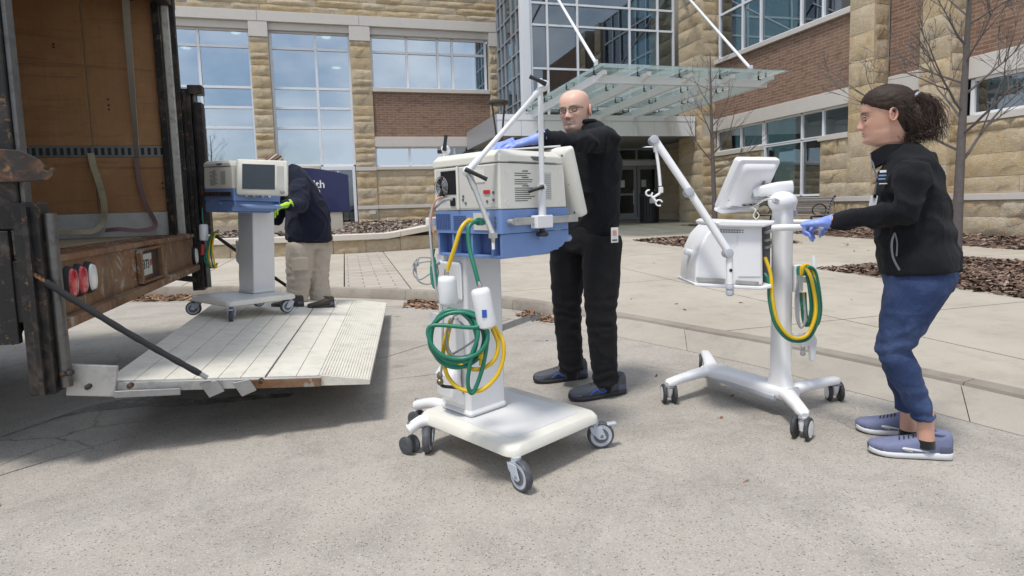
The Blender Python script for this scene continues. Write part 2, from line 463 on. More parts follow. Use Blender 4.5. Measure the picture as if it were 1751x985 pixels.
walk = empty('sidewalk'); tag(walk, kind='structure')
wreg = [(p[0], p[1]) for p in KBACK if p[1] > -4] + [(20, -3.9), (20, 26), (-14, 26)]
jf = MB()
XL = [-14, -9, -5.2, -2.3, -.06, .76, 4.0, 6.25, 8.95, 12, 20]; YL = [-4, 1.0, 4.05, 6.85, 9.75, 12.9, 15.8, 18.7, 26]
for i in range(len(XL) - 1):
    for j in range(len(YL) - 1):
        q = wreg
        for n_, c_ in (((1, 0), XL[i] + .0085), ((-1, 0), -XL[i + 1] + .0085), ((0, 1), YL[j] + .0085), ((0, -1), -YL[j + 1] + .0085)):
            q = clip(q, n_, c_)
            if len(q) < 3: break
        if len(q) > 2 and area(q) > .03:
            pav = (XL[i] == -.06 and 8 < YL[j + 1] < 14)
            jf.add([(x_, y_, zs(x_, y_) - .014) for x_, y_ in q], [tuple(range(len(q)))])
            slab(q, zs, M['paver'] if pav else M['walk'], walk, 'paving_slab')
jf.build('joint_filler', M['soil'], walk, smooth=0)

# dark wet stain that leaked along the drive: a thin film of damp concrete
def film_mat():
    m, t, b = _nt('damp_concrete'); v = _geo(t)
    c = _mix(t, _noise(t, 30, 4, .6, v), (.10, .09, .08), (.16, .145, .125)); t.links.new(c, b.inputs['Base Color'])
    b.inputs['Roughness'].default_value = .55
    al = _ramp(t, _noise(t, 7, 6, .7, v), [(.36, 0.), (.6, .85)]); t.links.new(al, b.inputs['Alpha'])
    return m
st = MB(); pts = []
cl = [(-10, 752), (60, 728), (130, 705), (190, 694), (260, 688), (330, 690), (420, 682), (500, 676)]
wd = [.05, .06, .07, .10, .09, .06, .05, .03]
L_ = [gnd(*p) for p in cl]
for k, (p, w_) in enumerate(zip(spline(L_, 6), np.interp(np.linspace(0, 1, 43), np.linspace(0, 1, 8), wd))):
    pts.append([(p.x - .4 * w_, p.y - w_, .004), (p.x, p.y, .004), (p.x + .4 * w_, p.y + w_ * 1.1, .004)])
st.rings(pts, cap=False, closed=False); so = st.build('water_stain', film_mat(), road, smooth=0); 

# ------------------------------------------------------------------ mulch
def mulch_mat(name, a, bcol, c3):
    m, t, b = _nt(name); v = _geo(t)
    n = _noise(t, 55., 6, .8, v)
    c = _ramp(t, n, [(.30, a), (.52, bcol), (.72, c3)]); t.links.new(c, b.inputs['Base Color']); b.inputs['Roughness'].default_value = .95
    _bump(t, b, n, .9, .03); return m
M['mulch'] = mulch_mat('mulch_bed', (.05, .035, .028), (.14, .095, .07), (.26, .19, .145))
def chip_mat(name, stops):
    m, t, b = _nt(name); g_ = t.nodes.new('ShaderNodeNewGeometry')
    t.links.new(_ramp(t, g_.outputs['Random Per Island'], stops), b.inputs['Base Color']); b.inputs['Roughness'].default_value = .9
    return m
M['chip'] = chip_mat('mulch_chips', [(0., (.05, .03, .022)), (.45, (.14, .085, .06)), (.8, (.24, .16, .12)), (1., (.38, .29, .23))])
M['chip_grey'] = chip_mat('weathered_chips', [(0., (.07, .055, .045)), (.45, (.19, .145, .115)), (.8, (.31, .25, .21)), (1., (.48, .42, .37))])
M['leaf'] = chip_mat('dry_leaves', [(0., (.08, .04, .025)), (.5, (.20, .10, .055)), (1., (.38, .24, .14))])
def flakes(poly, zf, n, size, m, name, label, cat, seed, kind='stuff', long=2.5, hgt=.02):
    R_ = random.Random(seed); xs = [p[0] for p in poly]; ys = [p[1] for p in poly]; b = MB(); done = 0
    def inside(x, y):
        c = False
        for i in range(len(poly)):
            a, d = poly[i], poly[(i + 1) % len(poly)]
            if (a[1] > y) != (d[1] > y) and x < (d[0] - a[0]) * (y - a[1]) / (d[1] - a[1]) + a[0]: c = not c
        return c
    while done < n:
        x, y = R_.uniform(min(xs), max(xs)), R_.uniform(min(ys), max(ys))
        if not inside(x, y): continue
        done += 1
        l, w_ = size * R_.uniform(.6, 1.5) * long / 2, size * R_.uniform(.4, 1.1) / 2
        an = R_.uniform(0, 2 * PI); tl, rl = R_.uniform(-.5, .5), R_.uniform(-.6, .6)
        m3 = Matrix.Rotation(an, 3, 'Z') @ Matrix.Rotation(tl, 3, 'Y') @ Matrix.Rotation(rl, 3, 'X')
        c = Vector((x, y, zf(x, y) + R_.uniform(.002, hgt)))
        k = R_.uniform(.1, .4) * w_
        b.add([c + m3 @ Vector(p) for p in ((-l, -w_, 0), (0, -w_ * 1.1, k), (l, -w_ * .6, 0), (l * .9, w_ * .7, 0), (0, w_, k), (-l, w_ * .6, 0))], [(0, 1, 4, 5), (1, 2, 3, 4)])
    o = b.build(name, m, smooth=0); tag(o, label, cat, kind=kind); return o
def bed(name, x0, x1, y0, y1, zf, mound, label, nchips, size, seed, m='mulch', chip='chip'):
    b = MB(); nx, ny = 24, 24; vs_, fs = [], []
    for j in range(ny + 1):
        for i in range(nx + 1):
            u, w_ = i / nx, j / ny; x, y = lerp(x0, x1, u), lerp(y0, y1, w_)
            e = min(1, 6 * min(u, 1 - u, w_, 1 - w_))
            vs_.append((x, y, zf(x, y) - .01 + e * (mound + .02 * noise.noise((x * 3, y * 3, seed)))))
    for j in range(ny):
        for i in range(nx):
            a = j * (nx + 1) + i; fs.append((a, a + 1, a + nx + 2, a + nx + 1))
    b.add(vs_, fs); o = b.build(name, M[m]); tag(o, kind='structure')
    def zz(x, y):
        e = min(1, 6 * min((x - x0) / (x1 - x0), (x1 - x) / (x1 - x0), (y - y0) / (y1 - y0), (y1 - y) / (y1 - y0)))
        return zf(x, y) - .01 + max(0, e) * (mound + .02 * noise.noise((x * 3, y * 3, seed)))
    flakes([(x0, y0), (x1, y0), (x1, y1), (x0, y1)], zz, nchips, size, M[chip], 'mulch_chips', label, 'mulch', seed)
    return zz
zb1 = bed('mulch_bed', 6.5, 8.95, 10.1, 12.9, zs, .05, 'brown wood mulch around the slim tree near the entrance', 2600, .045, 3)
zb2 = bed('mulch_bed', 6.25, 8.95, 4.1, 6.85, zs, .06, 'brown wood mulch bed behind the woman in jeans', 5200, .035, 4)
zb3 = bed('mulch_bed', 10.6, 12.6, 3.0, 17.6, zs, .07, 'strip of brown mulch along the foot of the right stone wall', 4500, .05, 5)
# leaf litter in the gutter
lit = [gnd(185, 517), gnd(345, 515), gnd(345, 506), gnd(185, 508)]
flakes([(p.x, p.y) for p in lit], lambda x, y: .0, 320, .05, M['leaf'], 'leaf_litter', 'dry brown leaves lying in the gutter behind the truck', 'leaves', 11, long=1.6, hgt=.03)
lit = [gnd(690, 527), gnd(765, 531), gnd(765, 514), gnd(700, 513)]
flakes([(p.x, p.y) for p in lit], lambda x, y: .0, 160, .04, M['leaf'], 'leaf_litter', 'dry leaves in the gutter beside the ramp tip', 'leaves', 12, long=1.6, hgt=.02)
lit = [gnd(880, 540), gnd(948, 555), gnd(952, 545), gnd(905, 533)]
flakes([(p.x, p.y) for p in lit], lambda x, y: .0, 120, .035, M['leaf'], 'leaf_litter', 'dry leaves in the gutter behind the bald man', 'leaves', 13, long=1.6, hgt=.02)

flakes([(-2.5, .9), (3.0, .9), (2.6, 3.6), (1.2, 5.6), (-.5, 6.6), (-2.5, 3.0)], lambda x, y: .001, 9, .016, M['leaf'], 'leaf_litter', 'few tiny dry leaf scraps scattered over the concrete drive', 'leaves', 31, long=2.2, hgt=.004)
flakes([(3.6, 3.0), (9.5, 7.0), (9.5, 13.5), (3.0, 12.5), (2.6, 6.5)], lambda x, y: zs(x, y) + .001, 40, .03, M['leaf'], 'leaf_litter', 'scattered dry leaves on the pale sidewalk slabs', 'leaves', 32, long=2.0, hgt=.006)
# ------------------------------------------------------------------ building materials
def stone_mat():
    m, t, b = _nt('split_face_limestone'); v = _geo(t); inf = t.nodes.new('ShaderNodeObjectInfo')
    tone = _ramp(t, inf.outputs['Random'], [(0., (.55, .44, .29)), (.25, (.65, .56, .42)), (.5, (.60, .47, .28)), (.75, (.69, .61, .48)), (1., (.52, .44, .32))])
    n = _noise(t, 5.5, 8, .72, v, 1.2)
    c = _mix(t, _ramp(t, n, [(.40, 0.), (.66, .6)]), tone, (.53, .35, .16))
    c = _mix(t, _ramp(t, _noise(t, 14., 8, .75, v), [(.5, 0.), (.72, .6)]), c, (.74, .69, .60))
    c = _mix(t, _ramp(t, _noise(t, 24., 6, .7, v), [(.28, .5), (.40, 0.)]), c, (.26, .19, .12))
    t.links.new(c, b.inputs['Base Color']); b.inputs['Roughness'].default_value = .92; b.inputs['Specular IOR Level'].default_value = .2
    mu = _n(t, 'ShaderNodeMath', operation='ADD'); t.links.new(_noise(t, 11., 8, .75, v), mu.inputs[0]); t.links.new(_noise(t, 40., 4, .7, v), mu.inputs[1])
    _bump(t, b, mu.outputs[0], .8, .05)
    return m
M['stone'] = stone_mat()
M['mortar'] = mat('mortar', (.50, .46, .39), .95, var=.12, scale=20, bump=.2)
M['cast'] = mat('cast_stone_trim', (.60, .565, .525), .8, var=.06, scale=3, bump=.06, bscale=150, dirt=.10, dirtcol=(.3, .27, .24))
def brick_mat(name, axis):
    m, t, b = _nt(name); g_ = t.nodes.new('ShaderNodeNewGeometry'); s = t.nodes.new('ShaderNodeSeparateXYZ'); c_ = t.nodes.new('ShaderNodeCombineXYZ')
    t.links.new(g_.outputs['Position'], s.inputs[0]); t.links.new(s.outputs[axis], c_.inputs[0]); t.links.new(s.outputs['Z'], c_.inputs[1])
    br = _n(t, 'ShaderNodeTexBrick', Scale=1., offset=.5); t.links.new(c_.outputs[0], br.inputs['Vector'])
    br.inputs['Color1'].default_value = (.215, .13, .092, 1); br.inputs['Color2'].default_value = (.275, .175, .125, 1); br.inputs['Mortar'].default_value = (.37, .275, .215, 1)
    br.inputs['Brick Width'].default_value = .30; br.inputs['Row Height'].default_value = .085; br.inputs['Mortar Size'].default_value = .009; br.inputs['Bias'].default_value = -.1; br.inputs['Mortar Smooth'].default_value = .2
    n = _noise(t, 1.1, 4, .6, c_.outputs[0])
    c = _mix(t, _ramp(t, n, [(.35, 0.), (.7, .35)]), br.outputs['Color'], (.30, .21, .155))
    mp_ = t.nodes.new('ShaderNodeMapping'); mp_.inputs['Scale'].default_value = (3.4, 11.8, 1); t.links.new(c_.outputs[0], mp_.inputs['Vector'])
    c = _mix(t, _ramp(t, _noise(t, 1., 1, .5, mp_.outputs[0]), [(.52, 0.), (.7, .55)]), c, (.15, .085, .065))
    t.links.new(c, b.inputs['Base Color']); b.inputs['Roughness'].default_value = .9; b.inputs['Specular IOR Level'].default_value = .2
    inv = _n(t, 'ShaderNodeMath', operation='SUBTRACT'); inv.inputs[0].default_value = 1.; t.links.new(br.outputs['Fac'], inv.inputs[1])
    _bump(t, b, inv.outputs[0], .5, .008)
    return m
M['brickx'] = brick_mat('brick_front', 'X'); M['bricky'] = brick_mat('brick_side', 'Y')
M['alu'] = mat('white_aluminium', (.76, .78, .82), .38, .0, var=.04, scale=2, rvar=.05)
M['alu_grey'] = mat('grey_aluminium', (.40, .42, .45), .40, .3, var=.05, scale=2)
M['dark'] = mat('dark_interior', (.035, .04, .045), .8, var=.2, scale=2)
M['room'] = mat('room_wall', (.16, .19, .20), .85, var=.2, scale=.7)
M['ceiling'] = mat('room_ceiling', (.42, .44, .44), .9, var=.1)
M['soffit'] = mat('soffit_panel', (.25, .25, .25), .7, var=.08, scale=1)
def glass_mat(name, tint, refl, rough=.015):
    m = bpy.data.materials.new(name); m.use_nodes = True; t = m.node_tree; t.nodes.clear()
    o = t.nodes.new('ShaderNodeOutputMaterial'); ms = t.nodes.new('ShaderNodeMixShader')
    gl = _n(t, 'ShaderNodeBsdfGlossy', Roughness=rough); gl.inputs['Color'].default_value = (.86, .93, 1., 1)
    tr = t.nodes.new('ShaderNodeBsdfTransparent'); tr.inputs['Color'].default_value = tuple(tint) + (1,)
    lw = _n(t, 'ShaderNodeLayerWeight', Blend=.35); mr = _n(t, 'ShaderNodeMapRange'); t.links.new(lw.outputs['Facing'], mr.inputs['Value'])
    mr.inputs['To Min'].default_value = refl; mr.inputs['To Max'].default_value = min(1., refl + .4)
    t.links.new(mr.outputs['Result'], ms.inputs['Fac']); t.links.new(tr.outputs[0], ms.inputs[1]); t.links.new(gl.outputs[0], ms.inputs[2])
    wv = _n(t, 'ShaderNodeBump', Strength=.03, Distance=.05); t.links.new(_noise(t, .8, 2, .5, _geo(t)), wv.inputs['Height']); t.links.new(wv.outputs[0], gl.inputs['Normal'])
    t.links.new(ms.outputs[0], o.inputs['Surface']); return m
M['glass_sky'] = glass_mat('coated_window_glass', (.34, .44, .46), .52)
M['glass_dark'] = glass_mat('tinted_window_glass', (.22, .32, .33), .16)
M['glass_can'] = glass_mat('canopy_glass', (.80, .88, .85), .30)
_t = M['glass_can'].node_tree; _o = [n for n in _t.nodes if n.type == 'OUTPUT_MATERIAL'][0]; _s = _o.inputs['Surface'].links[0].from_socket
_d = _t.nodes.new('ShaderNodeBsdfTranslucent'); _d.inputs['Color'].default_value = (.72, .80, .77, 1); _m = _t.nodes.new('ShaderNodeMixShader'); _m.inputs['Fac'].default_value = .12
_t.links.new(_s, _m.inputs[1]); _t.links.new(_d.outputs[0], _m.inputs[2]); _t.links.new(_m.outputs[0], _o.inputs['Surface'])
def emit_mat(name, col, s):
    m = bpy.data.materials.new(name); m.use_nodes = True; t = m.node_tree; t.nodes.clear()
    o = t.nodes.new('ShaderNodeOutputMaterial'); e = t.nodes.new('ShaderNodeEmission'); e.inputs['Color'].default_value = tuple(col) + (1,); e.inputs['Strength'].default_value = s
    t.links.new(e.outputs[0], o.inputs['Surface']); return m
M['lamp_on'] = emit_mat('lit_lamp', (1., .86, .62), 3.0)

# ------------------------------------------------------------------ hospital building
YF, XW = 23.1, 12.2
bld = empty('hospital_building', (6, YF, .3), 0, 'tan stone, brick and glass hospital building filling the background', 'building')
BI = wmat(bld).inverted()
def part(mb, name, m, parent=None, **kw):
    return mb.build(name, m, parent or bld, world=True, **kw)
# rock-faced block meshes: front face towards -y, unit width and height
def rock_mesh(seed):
    R_ = random.Random(seed); nx, nz = 7, 4; vs_, fs = [], []
    for j in range(nz + 1):
        for i in range(nx + 1):
            e = min(i, nx - i, j, nz - j)
            y = -.006 * R_.random() if e == 0 else -.012 - .038 * R_.random() ** 1.5
            x = i / nx + (R_.uniform(-.05, .05) if e else 0); z = j / nz + (R_.uniform(-.08, .08) if e else 0)
            vs_.append((x, y - .012, z))
    for j in range(nz):
        for i in range(nx):
            a = j * (nx + 1) + i; fs.append((a, a + 1, a + nx + 2, a + nx + 1))
    b0 = len(vs_); vs_ += [(0, .05, 0), (1, .05, 0), (1, .05, 1), (0, .05, 1)]
    bot = list(range(0, nx + 1)); top = [nz * (nx + 1) + i for i in range(nx + 1)]
    fs += [tuple(bot[::-1]) + (b0, b0 + 1), tuple(top) + (b0 + 2, b0 + 3), tuple(j * (nx + 1) for j in range(nz + 1)) + (b0 + 3, b0), tuple(j * (nx + 1) + nx for j in range(nz, -1, -1)) + (b0 + 1, b0 + 2)]
    me = bpy.data.meshes.new('stone_block'); me.from_pydata(vs_, [], fs); me.materials.append(M['stone'])
    bm = bmesh.new(); bm.from_mesh(me); bmesh.ops.recalc_face_normals(bm, faces=bm.faces); bm.to_mesh(me); bm.free()
    me.polygons.foreach_set('use_smooth', [True] * len(me.polygons)); me.set_sharp_from_angle(angle=math.radians(38))
    return me
ROCK = [rock_mesh(s) for s in range(9)]
def stones(o, along, length, z0, z1, lens=(.5, 1.2), hts=(.22, .3, .36, .42), seed=0, parent=None, single=False, gap=.008):
    """courses of split-faced blocks on a wall face; o: start point, along: unit direction (face normal is to its right)"""
    R_ = random.Random(seed); rz = math.atan2(along[1], along[0]); z = z0; par = parent or bld; pi = wmat(par).inverted()
    while z < z1 - .04:
        h = R_.choice(hts)
        if z1 - z - h < .14: h = z1 - z
        u = 0.
        while u < length - .02:
            l = length if single else R_.uniform(*lens)
            if length - u - l < lens[0] * .6: l = length - u
            w_ = Matrix.LocRotScale(Vector((o[0] + along[0] * (u + gap / 2), o[1] + along[1] * (u + gap / 2), z + gap / 2)), Matrix.Rotation(rz, 3, 'Z').to_euler(), Vector((l - gap, R_.uniform(.8, 1.4), h - gap)))
            ob = bpy.data.objects.new('stone_block', R_.choice(ROCK)); COL.objects.link(ob); ob.parent = par
            lm = pi @ w_; ob.location, q_, ob.scale = lm.decompose(); ob.rotation_euler = q_.to_euler()
            u += l
        z += h
def wallbox(a, b, name, m, **kw):
    return part(MB().bb(a, b), name, m, **kw)
ZB = .3
# --- left wing, facing the camera (plane Y = YF)
PIERS = [(-2.90, -2.28), (.49, 1.22), (5.70, 6.02)]
for i, (a, b) in enumerate(PIERS):
    wallbox((a, YF, ZB), (b, YF + .6, 7.45), 'pier', M['mortar'])
    stones((a, YF, 0), (1, 0), b - a, 1.25 if i != 2 else 3.8, 2.55 if i != 2 else 7.25, seed=20 + i, single=True)
    if i != 2:
        stones((a, YF, 0), (1, 0), b - a, 2.68, 7.25, seed=30 + i, single=True)
        stones((a, YF, 0), (1, 0), b - a, .45, 1.12, seed=40 + i, single=True, hts=(.32,))
        wallbox((a - .01, YF - .07, 2.55), (b + .01, YF + .05, 2.68), 'trim_band', M['cast'], bevel=.01)
        wallbox((a - .01, YF - .07, 1.12), (b + .01, YF + .05, 1.25), 'trim_band', M['cast'], bevel=.01)
    wallbox((a - .004, YF - .075, 7.25), (b + .004, YF + .3, 7.774), 'pier_cap', M['cast'], bevel=.01)
for a, b in ((-9.5, -2.6), (-2.594, .855), (.861, 5.995)):
    wallbox((a, YF - .085, 7.78), (b, YF + .4, 8.13), 'lintel_band', M['cast'], bevel=.012)
wallbox((-10, YF + .01, 8.13), (6.3, YF + .6, 12.5), 'upper_wall', M['mortar'])
stones((-6.5, YF, 0), (1, 0), 12.6, 8.135, 9.5, lens=(.7, 1.7), hts=(.24, .34, .44), seed=51)
def window_wall(axis, plane, xs, zs_, glass, rec, name_frame='mullion', fw=.06, fd=.10, fm='alu', outer=True, skip=()):
    """panes and mullion bars; axis 'x': spans X on plane Y; 'y': spans Y on plane X"""
    def P(u, w_, z): return (u, plane + rec + w_, z) if axis == 'x' else (plane + rec + w_, u, z)
    for i in range(len(xs) - 1):
        for j in range(len(zs_) - 1):
            if (i, j) in skip: continue
            a, b = xs[i] + fw / 2, xs[i + 1] - fw / 2; c, d = zs_[j] + fw / 2, zs_[j + 1] - fw / 2
            q4 = [rnd.uniform(-.005, .005) for _ in range(4)]; cs = ((a - .01, c - .01), (b + .01, c - .01), (b + .01, d + .01), (a - .01, d + .01)); q4[3] = q4[0] + q4[2] - q4[1]
            pb = MB().rings([[P(u, .012 + e, w_) for (u, w_), e in zip(cs, q4)], [P(u, .024 + e, w_) for (u, w_), e in zip(cs, q4)]]); part(pb, 'window_pane', M[glass], smooth=0)
    for i, x in enumerate(xs):
        part(MB().bb(P(x - fw / 2, -fd * .5, zs_[0]), P(x + fw / 2, fd * .5, zs_[-1])), name_frame, M[fm], bevel=.004)
    for j, z in enumerate(zs_):
        for i in range(len(xs) - 1):
            if (i, j) in skip and (i, j - 1) in skip: continue
            part(MB().bb(P(xs[i] + fw / 2 + .002, -fd * .42, z - fw / 2), P(xs[i + 1] - fw / 2 - .002, fd * .42, z + fw / 2)), name_frame, M[fm], bevel=.004)
HZ = [2.79, 4.14, 4.85, 5.55, 6.95, 7.52]
window_wall('x', YF, [-6.9, -6.4, -4.58, -2.93], HZ, 'glass_sky', .28, fw=.085)
window_wall('x', YF, [-2.24, -.72, .46], HZ, 'glass_sky', .28, fw=.085)
window_wall('x', YF, [1.26, 2.56, 3.74, 4.30, 5.60], [5.62, 6.95, 7.50], 'glass_sky', .28, fw=.085)
window_wall('x', YF, [1.24, 2.50, 4.22, 5.7], [2.72, 3.42], 'glass_sky', .12, fw=.08)
for a, b in ((-6.9, -2.9), (-2.28, .49), (1.22, 5.7)):
    wallbox((a + .004, YF + .05, 7.53), (b - .004, YF + .5, 7.776), 'window_head', M['cast'])
wallbox((1.224, YF - .05, 5.45), (5.696, YF + .3, 5.6), 'window_sill', M['cast'], bevel=.01)
wallbox((1.224, YF + .06, 3.8), (5.696, YF + .4, 5.448), 'brick_panel', M['brickx'])
wallbox((1.224, YF - .03, 3.43), (5.696, YF + .3, 3.798), 'concrete_band', M['cast'], bevel=.01)
wallbox((1.224, YF - .05, 2.58), (5.696, YF + .3, 2.70), 'window_sill', M['cast'], bevel=.01)
wallbox((1.224, YF + .03, ZB), (7.5, YF + .4, 2.578), 'base_wall', M['mortar'])
stones((1.23, YF + .04, 0), (1, 0), 4.9, 1.25, 2.57, lens=(.7, 1.6), seed=61)
stones((1.23, YF + .04, 0), (1, 0), 4.9, .5, 1.12, lens=(.7, 1.6), seed=62, hts=(.3,))
wallbox((1.226, YF - .045, 1.122), (6.2, YF + .1, 1.248), 'trim_band', M['cast'], bevel=.01)
# below the tall bays: stone base left of the glazed door
wallbox((-7, YF + .15, ZB), (-2.9, YF + .4, 2.76), 'base_wall', M['mortar']); stones((-7, YF + .16, 0), (1, 0), 4.1, .5, 2.74, lens=(.7, 1.5), seed=63)
wallbox((-2.28, YF + .15, ZB), (-.79, YF + .4, 2.76), 'base_wall', M['mortar']); stones((-2.28, YF + .16, 0), (1, 0), 1.49, .5, 2.74, lens=(.5, .8), seed=64)
door = part(MB().bb((-.77, YF + .16, .35), (-.66, YF + .34, 2.74)).bb((.35, YF + .16, .35), (.46, YF + .34, 2.74)).bb((-.659, YF + .16, 2.6), (.349, YF + .34, 2.74)).bb((-.2, YF + .2, .35), (-.12, YF + .3, 2.598)), 'door_frame', M['alu'], bevel=.006)
wallbox((-.66, YF + .24, .36), (.35, YF + .26, 2.6), 'door_glass', M['glass_dark'], smooth=0)
part(MB().bb((1.0 - .12, YF - .085, .93), (1.0 + .12, YF - .06, 1.07)), 'utility_plate', M['cast'])
# rooms behind the glass, with the lit ceiling lamps that show through
wallbox((-7.5, YF + 4.5, .3), (6.0, YF + 4.6, 8.4), 'room_wall', M['room'])
for z in (4.2, 7.9):
    wallbox((-7.5, YF + .65, z), (6.0, YF + 4.48, z + .1), 'room_ceiling', M['ceiling'])
wallbox((-7.5, YF + .65, .2), (6.0, YF + 4.48, .3), 'room_floor', M['room'])
for px, py in ((403, 58), (558, 66), (575, 118), (318, 84)):
    c = onY(px, py, YF + 1.3)
    part(MB().lathe((c.x, c.y, c.z), (0, 0, 1), [(.02, 0), (.14, .02), (.17, .05), (.10, .07)], 16), 'ceiling_lamp', M['lamp_on'])
    part(MB().lathe((c.x, c.y, c.z - .15), (0, 0, 1), [(.20, 0), (.30, .02), (.30, .04), (.18, .03)], 20), 'lamp_reflector', M['ceiling'])

# --- glass entrance tower
XC, YT, XE = 6.02, 19.75, 11.78
TX = [6.36, 6.94, 8.04, 10.01, 11.11, 11.74]; TZ = [4.05, 5.72, 7.16, 7.88, 9.6, 11.2]
window_wall('x', YT, TX, TZ, 'glass_dark', .04, fw=.07)
TY = [19.85, 20.42, 21.05, 21.95, 22.5, 23.05]; TZ2 = [3.9, 4.7, 5.6, 6.35, 7.07, 7.82, 8.6, 9.6, 11.2]
window_wall('y', XC, TY, TZ2, 'glass_dark', .04, fm='alu_grey', fw=.05)
wallbox((XC - .03, YT - .06, 3.9), (XC + .29, YT + .2, 11.3), 'corner_column', M['alu'], bevel=.01)
wallbox((6.7, YT + 3.0, 4.0), (11.7, YT + 3.1, 11.3), 'room_wall', M['room'])
for z in (3.75, 7.45): wallbox((6.1, YT + .2, z), (11.7, YT + 2.98, z + .2), 'room_floor', M['ceiling'])
wallbox((XC + .2, YT + .2, 11.2), (XE, YF + .6, 11.4), 'tower_roof', M['cast'])
# flat entrance roof slab
slabz = (3.30, 3.97)
wallbox((4.74, 18.44, slabz[0] + .02), (11.9, YF - .01, slabz[1] - .02), 'entrance_slab', M['soffit'])
for i in range(9):
    a = 4.74 + i * .78
    wallbox((a + .004, 18.40, slabz[0]), (a + .776, 18.437, slabz[1] - .18), 'fascia_panel', M['alu'], bevel=.004)
wallbox((4.735, 18.39, slabz[1] - .175), (11.76, 18.437, slabz[1]), 'fascia_strip', M['alu'])
for i in range(5):
    a = 18.45 + i * .925
    wallbox((4.70, a, slabz[0]), (4.737, a + .92, slabz[1]), 'fascia_panel', M['alu_grey'], bevel=.004)
# glazed entrance doors below the slab
EX = [6.1, 7.7, 9.3, 10.3, 11.0, 11.85, 12.7, 13.6]
window_wall('x', YF, [7.5, 9.3, 11.0, 12.0, 13.05, 13.9], [2.86, 3.3], 'glass_dark', .1, fm='alu_grey')
window_wall('x', YF, [7.5, 9.3, 11.0], [.36, 1.5, 2.75], 'glass_dark', .1, fm='alu_grey')
wallbox((12.96, YF + .06, .2), (13.06, YF + .5, 3.4), 'door_jamb', M['alu_grey'])
window_wall('x', YF, [13.05, 13.9], [.36, 1.3, 2.75], 'glass_dark', .1, fm='alu_grey')
for a, b in ((11.02, 12.0), (12.02, 13.0)):
    lf = part(MB().bb((a + .02, YF + .06, .36), (a + .14, YF + .12, 2.6)).bb((b - .14, YF + .06, .36), (b - .02, YF + .12, 2.6)).bb((a + .141, YF + .06, .36), (b - .141, YF + .12, .62)).bb((a + .141, YF + .06, 2.46), (b - .141, YF + .12, 2.6)).bb((a + .141, YF + .06, 1.38), (b - .141, YF + .12, 1.46)), 'entrance_door', M['alu_grey'], bevel=.004)
    p_ = MB().bb((a + .13, YF + .085, .6), (b - .13, YF + .097, 1.39)).bb((a + .13, YF + .085, 1.45), (b - .13, YF + .097, 2.47)); p_.build('door_glass', M['glass_dark'], lf, world=True, smooth=0)
    h_ = MB().tube([(b - .2, YF + .03, 1.0), (b - .2, YF - .01, 1.05), (b - .2, YF - .01, 1.55), (b - .2, YF + .03, 1.6)], .014, 8); h_.build('door_handle', M['alu'], lf, world=True)
    s_ = MB().bb((a + .2, YF + .078, 1.72), (a + .42, YF + .083, 2.02)); s_.build('door_notice', M['alu'], lf, world=True, smooth=0)
part(MB().bb((11.0, YF + .05, 2.62), (13.05, YF + .14, 2.84)), 'door_header', M['alu'], bevel=.004)
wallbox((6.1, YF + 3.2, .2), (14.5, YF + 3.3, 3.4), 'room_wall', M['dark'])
wallbox((6.1, YF + .2, 3.3), (14.5, YF + 3.2, 3.4), 'room_ceiling', M['soffit']); wallbox((6.1, YF + .2, .2), (14.5, YF + 3.2, .34), 'room_floor', M['room'])
# stone pier at the tower's right
wallbox((11.86, 18.1, .2), (12.9, 19.6, 11.5), 'pier', M['mortar'])
stones((11.86, 18.1, 0), (1, 0), .98, 4.0, 9.5, lens=(.5, .9), seed=71, hts=(.34, .42, .5))
stones((11.86, 18.1, 0), (1, 0), .98, .3, 3.26, lens=(.5, .9), seed=72, hts=(.3, .36))
stones((11.86, 19.58, 0), (0, -1), 1.48, .3, 9.5, lens=(.8, 1.4), seed=73, hts=(.34, .42, .5))
stones((12.86, 23.0, 0), (0, -1), 3.3, .3, 3.2, lens=(.5, .9), seed=74, hts=(.34, .42))

wallbox((12.95, 18.3, .2), (13.3, YF + .05, 11.4), 'tower_side_wall', M['mortar'])
wallbox((11.9, 18.5, 3.42), (12.94, YF - .02, 3.9), 'entrance_slab', M['soffit'])

# --- right wing (planes X = const, facing left)
def rstones(x, ya, yb, z0, z1, seed, **kw):       # ya > yb: runs towards the camera
    stones((x, ya, 0), (0, -1), ya - yb, z0, z1, seed=seed, **kw)
xa = 12.25
wallbox((xa + .03, 15.64, .2), (xa + .5, 18.09, 2.55), 'base_wall', M['mortar']); wallbox((xa + .03, 12.35, .2), (xa + .5, 13.30, 2.55), 'base_wall', M['mortar']); wallbox((xa + .03, 13.302, .2), (xa + .5, 15.638, 1.10), 'base_wall', M['mortar'])
rstones(xa + .03, 18.05, 15.66, 1.10, 2.55, 81, lens=(.5, 1.1)); rstones(xa + .03, 13.29, 12.35, .3, .97, 83, lens=(.5, 1.1), hts=(.34,)); rstones(xa + .03, 18.05, 13.30, .3, .97, 82, lens=(.6, 1.2), hts=(.34,)); rstones(xa + .03, 13.28, 12.35, 1.10, 2.57, 84, lens=(.5, 1.0), hts=(.34, .4, .36))
wallbox((xa - .04, 12.345, .97), (xa + .2, 18.05, 1.095), 'trim_band', M['cast'], bevel=.01)
wallbox((xa - .05, 12.345, 2.57), (xa + .25, 13.33, 2.71), 'window_sill', M['cast'], bevel=.01)
wallbox((xa - .05, 15.62, 2.56), (xa + .25, 18.05, 2.70), 'window_sill', M['cast'], bevel=.01)
wallbox((xa + .0, 12.345, 3.42), (xa + .4, 18.09, 3.81), 'concrete_band', M['cast'], bevel=.01)
wallbox((xa + .05, 12.345, 3.812), (xa + .4, 18.09, 5.61), 'brick_panel', M['bricky'])
wallbox((xa - .04, 12.345, 5.612), (xa + .4, 18.0, 5.75), 'window_sill', M['cast'], bevel=.01)
